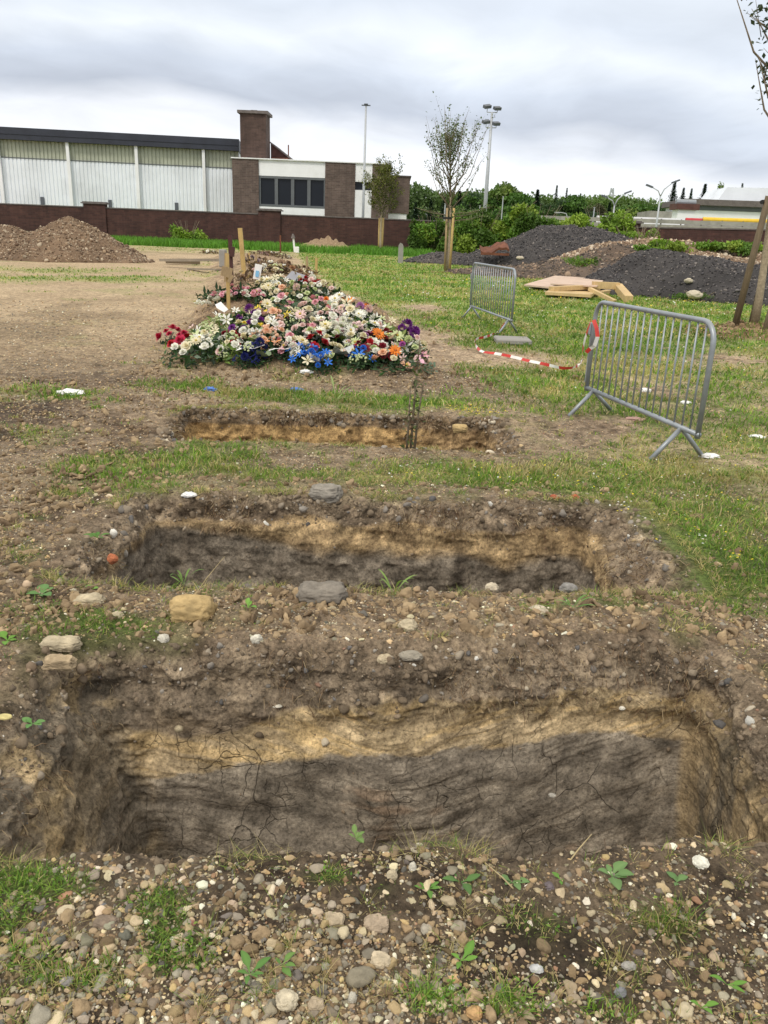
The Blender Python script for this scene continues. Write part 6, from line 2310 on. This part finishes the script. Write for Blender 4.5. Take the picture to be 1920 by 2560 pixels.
vs, fs = strip_mesh([(0, 0, 0), (.03, -.03, -.07), (.045, -.05, -.15), (.03, -.03, -.24), (.0, 0, -.27), (-.03, .02, -.31)], .038, (0, 1, 0))
me = m.add(vs, fs).mesh('tape_end', [M_TRED])
me.materials.append(M_TWHITE)
me.polygons.foreach_set('material_index', np.array([0, 0, 1, 1, 0], dtype=np.int32))
link('tape_end', me, None, tuple(a), 'loose knotted end of striped tape on the left post of the nearer barrier', 'tape')


# ------------------------------------------------------------------ young trees with stakes
def young_tree(base, height, lean, crown_w, crown_z0, nbr, leaf, cols, label, trunk_r, nleaf, seed, upright=.75, low_branches=0):
    rn = random.Random(seed)
    t = empty('young_tree', tuple(base), label, 'tree', 'young staked trees')
    m = MB()
    top = np.array([lean[0], lean[1], height])
    spine = lambda s: np.array([lean[0] * s + .05 * sin(s * 6 + seed), lean[1] * s, height * s])
    m.tube([spine(s) for s in np.linspace(0, 1, 12)], [trunk_r * (1 - .93 * s ** .8) for s in np.linspace(0, 1, 12)], 8)
    m.build('trunk', M_BARKP, t, smooth=True)
    br = MB()
    tips = []
    for k in range(nbr):
        s0 = crown_z0 + (1 - crown_z0) * .80 * (k / nbr) ** 1.1
        a = k * 2.399 + rn.uniform(-.4, .4)
        p0 = spine(s0)
        env = sin(min(1, (s0 - crown_z0) / (1 - crown_z0) * 1.15 + .28) * pi * .93) ** .7
        L = crown_w * .5 * env * rn.uniform(.65, 1.1)
        up = L * upright * rn.uniform(1.2, 2.4)
        if k < low_branches:
            up = L * .25
            L *= 1.35
        dx = np.array([cos(a), sin(a), 0])
        p1 = p0 + dx * L * .55 + [0, 0, up * .35]
        p2 = p0 + dx * L + [0, 0, up]
        br.tube([p0, p1, p2], [trunk_r * .32, trunk_r * .2, .004], 5)
        tips.append((p0, p1, p2))
        for q_ in range(3):
            f = rn.uniform(.3, .9)
            pa = p0 + (p2 - p0) * f
            pb = pa + np.array([cos(a + rn.uniform(-1.3, 1.3)) * L * .4, sin(a + rn.uniform(-1.3, 1.3)) * L * .4, up * .35])
            br.tube([pa, pb], [trunk_r * .12, .003], 4)
            tips.append((pa, (pa + pb) / 2, pb))
    tips.append((spine(.75), spine(.9), spine(1.0)))
    br.build('branches', M_BARK, t, smooth=True)
    n = nleaf
    T_ = np.array(tips)
    kk = RNG.integers(0, len(T_), n)
    f = RNG.random(n)[:, None]
    pos = (1 - f) ** 2 * T_[kk, 0] + 2 * f * (1 - f) * T_[kk, 1] + f * f * T_[kk, 2] + RNG.normal(0, leaf * .8, (n, 3))
    s = leaf * RNG.uniform(.6, 1.3, n)
    vv, tt, cc = instances([LEAF4], pos, rand_rot(n, .9), np.stack([s, s, s], 1), np.array(cols)[RNG.integers(0, len(cols), n)] * RNG.uniform(.7, 1.25, (n, 1)))
    link('crown', mesh_from('crown', vv, tris=tt, mat=M_LEAF, col=cc), t)
    return t


GY = [(.085, .13, .05), (.12, .17, .06), (.17, .22, .08)]
OL = [(.14, .16, .03), (.19, .20, .045), (.10, .12, .03)]
ba = G(1122, 678)
young_tree(ba, 6.5, (-.35, 0), 2.9, .34, 46, .10, GY, 'young tree with thin upright grey green crown between two stakes', .085, 3300, 5, upright=1.05, low_branches=6)
bb = G(950, 632)
young_tree(bb, 7.3, (.15, 0), 3.6, .38, 40, .15, OL, 'small olive yellow young tree standing before the brick office', .10, 5200, 9, upright=.6)
br_ = np.array([6.72, 15.55, float(H(6.72, 15.55))])
young_tree(br_, 6.2, (-.10, -.1), 2.6, .50, 26, .11, [(.035, .055, .035), (.05, .075, .045), (.07, .09, .05)], 'young tree cut by the right frame edge with mottled pale trunk', .085, 1100, 14, upright=.7)


def tree_stake(base, top, r_, mat, label):
    base, top = np.array(base, float), np.array(top, float)
    t = empty('tree_stake', tuple(base), label, 'stake', 'stakes holding the young trees')
    MB().tube([(0, 0, -.05), tuple((top - base) * .5), tuple(top - base)], [r_, r_ * .97, r_ * .9], 9).build('shaft', mat, t, smooth=True)
    return t, base, top


tree_stake(at(1112, 676, 39.6), at(1118, 520, 39.6), .055, M_WOODS, 'left wooden stake of the thin upright young tree')
tree_stake(at(1124, 680, 39.2), at(1135, 520, 39.2), .06, M_WOODL, 'right wooden stake of the thin upright young tree')
MB().plank((-.12, 0, 0), (.45, 0, 0), .1, .05, (0, 1, 0)).build('tree_tie', M_STRAP, None, loc=tuple(at(1113, 545, 39.4)), label='dark tie joining stakes and stem of the thin upright young tree', cat='tree tie')
tree_stake(at(947, 636, 70.9), at(949, 545, 70.9), .10, M_WOODL, 'left wooden stake of the olive yellow young tree')
tree_stake(at(954, 636, 70.8), at(958, 545, 70.8), .10, M_WOODL, 'right wooden stake of the olive yellow young tree')
s1, b1, t1 = tree_stake(at(1827, 852, 15.4), at(1922, 490, 15.2), .062, M_WOODO, 'thick dark stake left of the mottled trunk at the right edge')
tree_stake(at(1868, 842, 16.3), at(1925, 610, 16.2), .045, M_WOODO, 'thin dark stake behind the mottled trunk at the right edge')
tree_stake(at(1906, 858, 15.0), at(1935, 745, 15.0), .06, M_WOODO, 'short visible stake nearest the right frame edge')
MB().tube([tuple(at(1904, 505, 15.2) - at(1904, 505, 15.2)), tuple(at(1945, 500, 15.6) - at(1904, 505, 15.2))], .035, 8).build('tree_tie', M_STRAP, None, loc=tuple(at(1904, 505, 15.2)), label='black rubber tie round the top of the thick dark stake', cat='tree tie')

# thin sapling at the rim of the farthest pit
b = np.array([.17, 7.02 + .01, float(H(.17, 6.98)) - .12])
b = np.array([.19, 6.26, float(H(.19, 6.26))])
t = empty('sapling', tuple(b), 'thin dark leafy sapling stem standing in front of the farthest pit', 'plant')
m = MB()
hh_ = .62
for dx, hh2 in ((0, .86), (.03, .60), (-.03, .50)):
    m.tube([(dx, 0, -.03), (dx * 1.2 + .012, 0, hh2 * .5), (dx * 1.8 + .03, 0, hh2)], [.012, .009, .005], 6)
m.build('stems', M_BARK, t, smooth=True)
n = 210
f = RNG.random(n)
pos = np.stack([RNG.normal(0, .035, n) + .03 * f, RNG.normal(0, .035, n), .86 * f], 1)
s = RNG.uniform(.03, .06, n)
vv, tt, cc = instances([LEAF4], pos, rand_rot(n, .7), np.stack([s, s * .7, s], 1), np.array([(.06, .09, .03), (.10, .13, .04), (.12, .07, .04)])[RNG.integers(0, 3, n)])
link('leaves', mesh_from('leaves', vv, tris=tt, mat=M_LEAF, col=cc), t)


# ------------------------------------------------------------------ weeds one can tell apart
def rosette(u, v, size, n, label, lw=.42, up=.5, col=((.11, .20, .07), (.15, .25, .09)), z=0.0):
    b = hit(u, v)
    t = empty('weed_plant', tuple(b), label, 'weed', 'single weeds growing between the stones')
    for k in range(n):
        a = k * 2.4 + random.uniform(-.6, .6)
        L = size * random.uniform(.45, 1.15)
        bend_ = random.uniform(-.35, .35)
        u_ = up * random.uniform(.5, 1.4)
        m = MB()
        vs, fs = [], []
        N_ = 7
        for q_ in range(N_ + 1):
            s = q_ / N_
            w_ = L * lw * .5 * (sin(pi * min(1, s * .92 + .05)) ** .8) * (.25 + .75 * s if s < .4 else 1)
            r_ = L * s
            z_ = L * (u_ * s - .55 * u_ * s * s) + .01
            for e in (-1, 0, 1):
                ab = a + bend_ * s
                vs.append((r_ * cos(ab) - e * w_ * sin(ab), r_ * sin(ab) + e * w_ * cos(ab), z_ + abs(e) * w_ * .25))
        for q_ in range(N_):
            for e in (0, 1):
                i0 = q_ * 3 + e
                fs.append((i0, i0 + 1, i0 + 4, i0 + 3))
        c = np.array(col[0]) + (np.array(col[1]) - np.array(col[0])) * random.random()
        vv = np.array(vs)
        cc = np.tile(c, (len(vv), 1))
        cc[1::3] *= 1.25
        link('leaf', mesh_from('leaf', vv, polys=fs, smooth=True, mat=M_LEAF, col=cc), t)
    return t


rosette(1528, 2200, .062, 6, 'broad leaved weed with large pale leaves right of centre in the front gravel', .5, .7)
rosette(1690, 2215, .045, 4, 'small broad leaved weed by the flat beige shard', .6, .5)
rosette(1152, 2412, .05, 4, 'bright green weed with pointed leaves near the bottom centre', .4, .6, ((.12, .26, .04), (.15, .30, .05)))
rosette(625, 2450, .055, 6, 'green weed with narrow notched leaves low left of centre', .35, .8, ((.10, .22, .05), (.13, .25, .06)))
rosette(705, 2425, .04, 4, 'small leafy weed right of the notched weed at the bottom', .4, .9, ((.11, .22, .05), (.14, .25, .06)))
rosette(1815, 2470, .06, 3, 'weed with long strap leaves near the bottom right corner', .3, .7, ((.12, .26, .04), (.15, .30, .05)))
rosette(1750, 2530, .04, 3, 'tiny weed at the bottom edge towards the right', .4, .8, ((.12, .26, .04), (.15, .30, .05)))
rosette(1150, 2215, .05, 5, 'low green weed above the cream stones in the front gravel', .4, .5, ((.09, .18, .05), (.12, .22, .06)))
rosette(1070, 2235, .045, 5, 'small green weed beside the elongated white stone', .35, .7, ((.10, .22, .04), (.13, .26, .05)))
rosette(1280, 2215, .04, 5, 'grey green weed in the middle of the front gravel', .5, .6)
rosette(1400, 2210, .03, 3, 'small weed by the purple grey stone', .5, .5, ((.11, .24, .04), (.14, .27, .05)))
rosette(890, 2105, .034, 7, 'light green weed on the near rim of the front pit', .45, .9, ((.15, .25, .07), (.19, .29, .09)))
rosette(82, 1818, .05, 5, 'weed with one broad leaf by the yellow stone at the left edge', .6, .4, ((.10, .23, .06), (.14, .27, .08)))
rosette(105, 1492, .085, 5, 'weed with wide leaves at the left edge beside the strip of stones', .6, .5, ((.12, .25, .07), (.16, .28, .09)))
rosette(20, 1610, .06, 4, 'bright weed at the left edge below the wide leaved one', .6, .5, ((.13, .28, .04), (.17, .32, .06)))
rosette(245, 1352, .07, 7, 'dark green weed left of the middle pit', .4, .7, ((.07, .17, .03), (.10, .21, .04)))
rosette(230, 1480, .035, 2, 'tiny round leaved weed by the left end of the stone strip', .9, .4, ((.15, .30, .05), (.17, .32, .06)))
rosette(985, 1495, .13, 8, 'tall grassy weed on the strip between the two nearest pits', .10, 2.2, ((.16, .26, .06), (.22, .30, .09)))
rosette(460, 1470, .09, 7, 'small grassy weed at the left rim of the middle pit', .12, 1.6, ((.12, .22, .05), (.18, .27, .07)))
rosette(1430, 1530, .09, 9, 'grassy weed at the right end of the stone strip', .14, 1.2, ((.10, .21, .05), (.16, .26, .07)))
rosette(840, 1010, .22, 10, 'pale tall grass tuft behind the farthest pit', .08, 1.6, ((.22, .30, .10), (.28, .34, .14)))
rosette(620, 1530, .05, 5, 'leafy weed beneath the ochre rock', .4, .9, ((.13, .28, .04), (.17, .32, .06)))

# straw stems sticking up near the rim
for u, v, a_, L, label in ((480, 1500, .7, .22, 'bent dry straw stem crossing the left of the middle pit'), (1420, 2160, .5, .10, 'dry branched stalk on the near rim right of centre'),
                           (1290, 2230, -1.1, .09, 'short dry straw leaning in the front gravel')):
    b = hit(u, v)
    MB().tube([(0, 0, 0), (L * .5 * sin(a_), 0, L * .5), (L * sin(a_) * 1.1, 0, L)], [.0022, .0018, .001], 5).build('straw_stem', simple_mat('straw', (.50, .40, .22), .8, .1, 20), None, loc=tuple(b), label=label, cat='straw')


# ------------------------------------------------------------------ stones one can tell apart, litter
def rock(name, u, v, sx, sy, sz, col, label, cat='stone', wall=None, rough=.42, seed=0, rot=0.0, blocky=0.0, zoff=0.0):
    b = hit(u, v) if wall is None else at(u, v, wall)
    vv, ff = ico(4)
    if blocky:
        vv = np.sign(vv) * np.abs(vv) ** (1 - blocky)
        vv /= np.abs(vv).max(axis=1, keepdims=True) ** .35
    k = seed * 3.3 + len(label)
    n = fbm(vv[:, 0] + k, vv[:, 1], vv[:, 2], .8, 3, seed=200) * rough + fbm(vv[:, 0] + k, vv[:, 1], vv[:, 2], 3.0, 4, seed=201, ridged=True) * rough * .42
    vv = vv * (1 + n)[:, None] * [sx / 2, sy / 2, sz / 2]
    ca, sa = cos(rot), sin(rot)
    vv = np.stack([vv[:, 0] * ca - vv[:, 1] * sa, vv[:, 0] * sa + vv[:, 1] * ca, vv[:, 2]], 1)
    t_ = np.clip(.5 + .9 * fbm(vv[:, 0] + k, vv[:, 1], vv[:, 2], 40 / max(sx, .05) * .1, 4, seed=202), 0, 1)
    cc = lerp(np.array(col) * .68, np.array(col) * 1.12, t_)
    me = mesh_from(name, vv, tris=ff, smooth=True, mat=M_STONE, col=np.clip(cc, .01, .92))
    link(name, me, None, (b[0], b[1], b[2] + sz * .25 + zoff), label, cat)


OCH, CRM, WHS, GRS, DGS = (.48, .345, .165), (.50, .42, .29), (.62, .58, .49), (.27, .255, .24), (.16, .15, .155)
for a in ((485, 1545, .19, .10, .12, OCH, 'big ochre rock on the stone strip at the left', 'rock'), (800, 1500, .20, .13, .10, (.24, .21, .175), 'big grey clay lump on the far edge of the stone strip', 'rock'),
          (150, 1618, .14, .07, .05, CRM, 'cream slab like stone at the left above the front pit', 'rock'), (225, 1512, .13, .07, .05, CRM, 'cream flat stone higher up by the left of the strip', 'rock'),
          (148, 1665, .12, .06, .05, (.46, .35, .22), 'tan flaky stone just below the cream slab', 'rock'), (640, 1605, .05, .04, .04, WHS, 'small white stone on the left half of the strip', 'stone'),
          (410, 1605, .045, .04, .035, WHS, 'white grey stone below the ochre rock', 'stone'), (295, 1545, .05, .04, .035, CRM, 'pale round stone left of the ochre rock', 'stone'),
          (1020, 1575, .09, .06, .06, CRM, 'pale crumbly stone in the middle of the strip', 'stone'), (1230, 1475, .07, .05, .045, (.56, .48, .36), 'pale stone on the far edge of the strip', 'stone'),
          (1345, 1535, .09, .06, .05, (.56, .48, .36), 'pale crumbly stone at the right half of the strip', 'stone'), (1420, 1480, .08, .05, .05, GRS, 'grey angular stone at the far right of the strip', 'stone'),
          (1570, 1570, .04, .03, .025, WHS, 'oval whitish stone right of the strip', 'stone'),
          (815, 1243, .19, .12, .10, (.30, .27, .23), 'large grey brown rock on the far rim of the middle pit', 'rock'), (1150, 1020 + 60, .14, .08, .07, OCH, 'tan stone at the near rim of the farthest pit', 'rock'),
          (1748, 2165, .050, .045, .030, (.80, .77, .66), 'large white stone with ochre stain near the right of the front gravel', 'stone'),
          (1031, 2178, .021, .018, .030, WHS, 'upright white stone close to the rim left of centre', 'stone'), (1462, 2207, .018, .016, .014, WHS, 'small white chip left of the large leaved weed', 'stone'),
          (1048, 2118, .020, .012, .012, WHS, 'white shard right on the near rim', 'stone'), (1130, 2132, .020, .018, .010, (.62, .52, .34), 'cream yellow pebble near the rim in the centre', 'stone'),
          (980, 2200, .028, .022, .034, CRM, 'tan upright stone left of the white upright stone', 'stone'), (1675, 2262, .052, .030, .008, (.55, .44, .32), 'flat beige shard lying among the gravel on the right', 'shard'),
          (1370, 2222, .030, .022, .020, (.17, .14, .15), 'purple grey stone in the middle right of the gravel', 'stone'), (1340, 2430, .030, .024, .012, (.50, .50, .50), 'pale grey flat pebble at the bottom centre right', 'stone'),
          (1572, 2418, .035, .022, .014, (.36, .34, .31), 'grey pebble in the dark damp patch', 'stone'), (1550, 2490, .030, .022, .022, (.22, .22, .23), 'dark grey stone at the bottom right of centre', 'stone'),
          (1186, 2537, .034, .028, .022, (.55, .34, .16), 'orange brown stone at the bottom edge', 'stone'), (718, 2508, .052, .042, .034, (.60, .52, .38), 'big cream stone at the bottom left of centre', 'stone'),
          (880, 2505, .018, .016, .036, WHS, 'upright white stone at the bottom centre', 'stone'), (835, 2310, .050, .040, .030, (.52, .42, .29), 'big crumbly tan lump in the middle gravel', 'rock'),
          (940, 2320, .052, .040, .032, (.46, .36, .26), 'big crumbly brown lump at the centre of the gravel', 'rock'), (950, 2410, .045, .036, .026, (.58, .48, .34), 'cream brown lump below the big brown one', 'rock'),
          (790, 2520, .034, .03, .025, (.50, .40, .28), 'tan stone right of the big cream stone', 'stone'),
          (265, 2320, .055, .035, .025, (.25, .19, .14), 'rough brown clod in the left gravel', 'rock'), (475, 2318, .026, .020, .016, (.42, .20, .15), 'reddish stone in the left gravel', 'stone'),
          (105, 2395, .030, .020, .010, DGS, 'flat dark grey pebble at the lower left', 'stone'), (168, 2460, .030, .024, .012, (.30, .28, .27), 'grey oval pebble at the lower left', 'stone'),
          (200, 2516, .020, .014, .016, WHS, 'white chip at the lower left', 'stone'), (78, 2212, .026, .020, .014, WHS, 'white stone by the left grass clump', 'stone'),
          (580, 2268, .024, .022, .018, (.50, .38, .28), 'pinkish tan pebble left of centre', 'stone'), (700, 2215, .024, .022, .020, WHS, 'white stone left of the rim centre', 'stone'),
          (305, 2285, .026, .022, .014, (.50, .38, .20), 'ochre pebble in the left gravel', 'stone'), (384, 2224, .024, .020, .016, (.50, .40, .22), 'tan round pebble near the left rim', 'stone'),
          (258, 2270, .024, .020, .014, (.20, .20, .21), 'dark grey round pebble near the left rim', 'stone')):
    rock('stone' if a[7] == 'stone' else ('shard' if a[7] == 'shard' else 'rock'), a[0], a[1], a[2], a[3], a[4], a[5], a[6], a[7], blocky=.15 if a[7] == 'rock' else .0)
rock('stone', 12, 1795, .052, .03, .018, (.68, .58, .26), 'flat yellow stone at the left edge', 'stone', rough=.08)
rock('stone', 447, 1826, .036, .03, .03, (.40, .33, .22), 'round tan stone stuck in the left of the clay wall', 'stone', wall=2.84, rough=.1)
rock('stone', 960, 1655, .06, .05, .045, (.50, .41, .28), 'tan stone stuck high in the far wall of the front pit', 'stone', wall=2.99)
rock('stone', 1028, 1645, .10, .05, .04, (.34, .30, .24), 'long grey stone stuck high in the far wall of the front pit', 'stone', wall=3.0)
rock('stone', 690, 1767, .045, .02, .012, WHS, 'white flat chip stuck in the far wall of the front pit', 'stone', wall=2.93)
rock('stone', 1380, 1990, .030, .02, .015, (.50, .47, .42), 'pale chip low in the grey clay wall', 'stone', wall=2.86)
rock('stone', 1555, 1773, .022, .02, .015, WHS, 'small white stone in the ochre clay at the right', 'stone', wall=2.90)
rock('brick_piece', 283, 1405, .05, .035, .05, (.50, .17, .08), 'orange brick piece at the left rim of the middle pit', 'brick')
rock('brick_piece', 1385, 1250, .06, .04, .04, (.40, .11, .06), 'red brick piece on the far rim of the middle pit', 'brick')
rock('brick_piece', 1437, 1250, .055, .04, .04, (.45, .12, .06), 'redder brick piece right of the first on the far pit rim', 'brick')
b = G(1280, 862)
MB().bbox(-.28, .28, -.25, .25, 0, .09, .02).build('paving_slab', M_CONC, None, loc=(b[0], b[1], float(H(b[0], b[1]))), label='pale concrete slab lying on the ground by the sagging tape', cat='slab')


def crumple(u, v, s, mat, label, name='litter', cat='litter', flat=.38):
    b = hit(u, v)
    vv, ff = ico(2)
    n = fbm(vv[:, 0] + u, vv[:, 1], vv[:, 2], 1.6, 3, seed=300, ridged=True)
    vv = vv * (1 + .75 * n)[:, None] * [s, s * .6, s * flat]
    link(name, mesh_from(name, vv, tris=ff, mat=mat), None, (b[0], b[1], b[2] + s * flat * .5), label, cat)


crumple(178, 985, .10, M_PAPER, 'crumpled white paper on the bare ground at the left', flat=.25)
crumple(472, 1241, .035, M_PAPER, 'small white paper scrap left of the far rim of the middle pit')
crumple(527, 977, .055, M_BLUE, 'blue plastic scrap on the soil below the left of the flowers')
crumple(742, 977, .05, M_BLUE, 'blue plastic scrap right of the other in front of the mound')
crumple(1773, 1144, .06, M_PAPER, 'white scrap lying at the right foot of the nearer barrier', flat=.3)
crumple(1893, 1095, .05, M_PAPER, 'white scrap in the grass at the right edge', flat=.3)
crumple(1614, 978, .05, M_PAPER, 'white scrap in the grass seen through the nearer barrier')
crumple(1715, 1010, .045, M_PAPER, 'tiny white scrap seen through the right of the nearer barrier')
crumple(1590, 1052, .07, simple_mat('pink_brown_rag', (.42, .26, .22), .8, .2, 10), 'pinkish brown rag on the grass below the nearer barrier', flat=.25)
crumple(765, 932, .06, M_PAPER, 'white scrap at the front foot of the flower mound')
for u, v, D, s, label in ((1735, 737, 25.0, .15, 'pale stone pair on the front slope of the black ridge'), (1722, 702, 26.2, .09, 'small white stone higher on the black ridge'),
                          (1908, 702, 26.0, .16, 'white scrap on the black ridge beside the mottled trunk'), (1300, 645, 46.0, .13, 'small tan stone on the side of the large black heap')):
    b = at(u, v, D)
    vv, ff = ico(3)
    n = fbm(vv[:, 0] + u, vv[:, 1], vv[:, 2], 1.5, 3, seed=310)
    vv = vv * (1 + .4 * n)[:, None] * [s * 1.5, s, s * .8]
    cc = np.tile(np.array([.50, .44, .34]), (len(vv), 1))
    link('stone', mesh_from('stone', vv, tris=ff, smooth=True, mat=M_STONE, col=cc), None, tuple(b), label, 'stone')
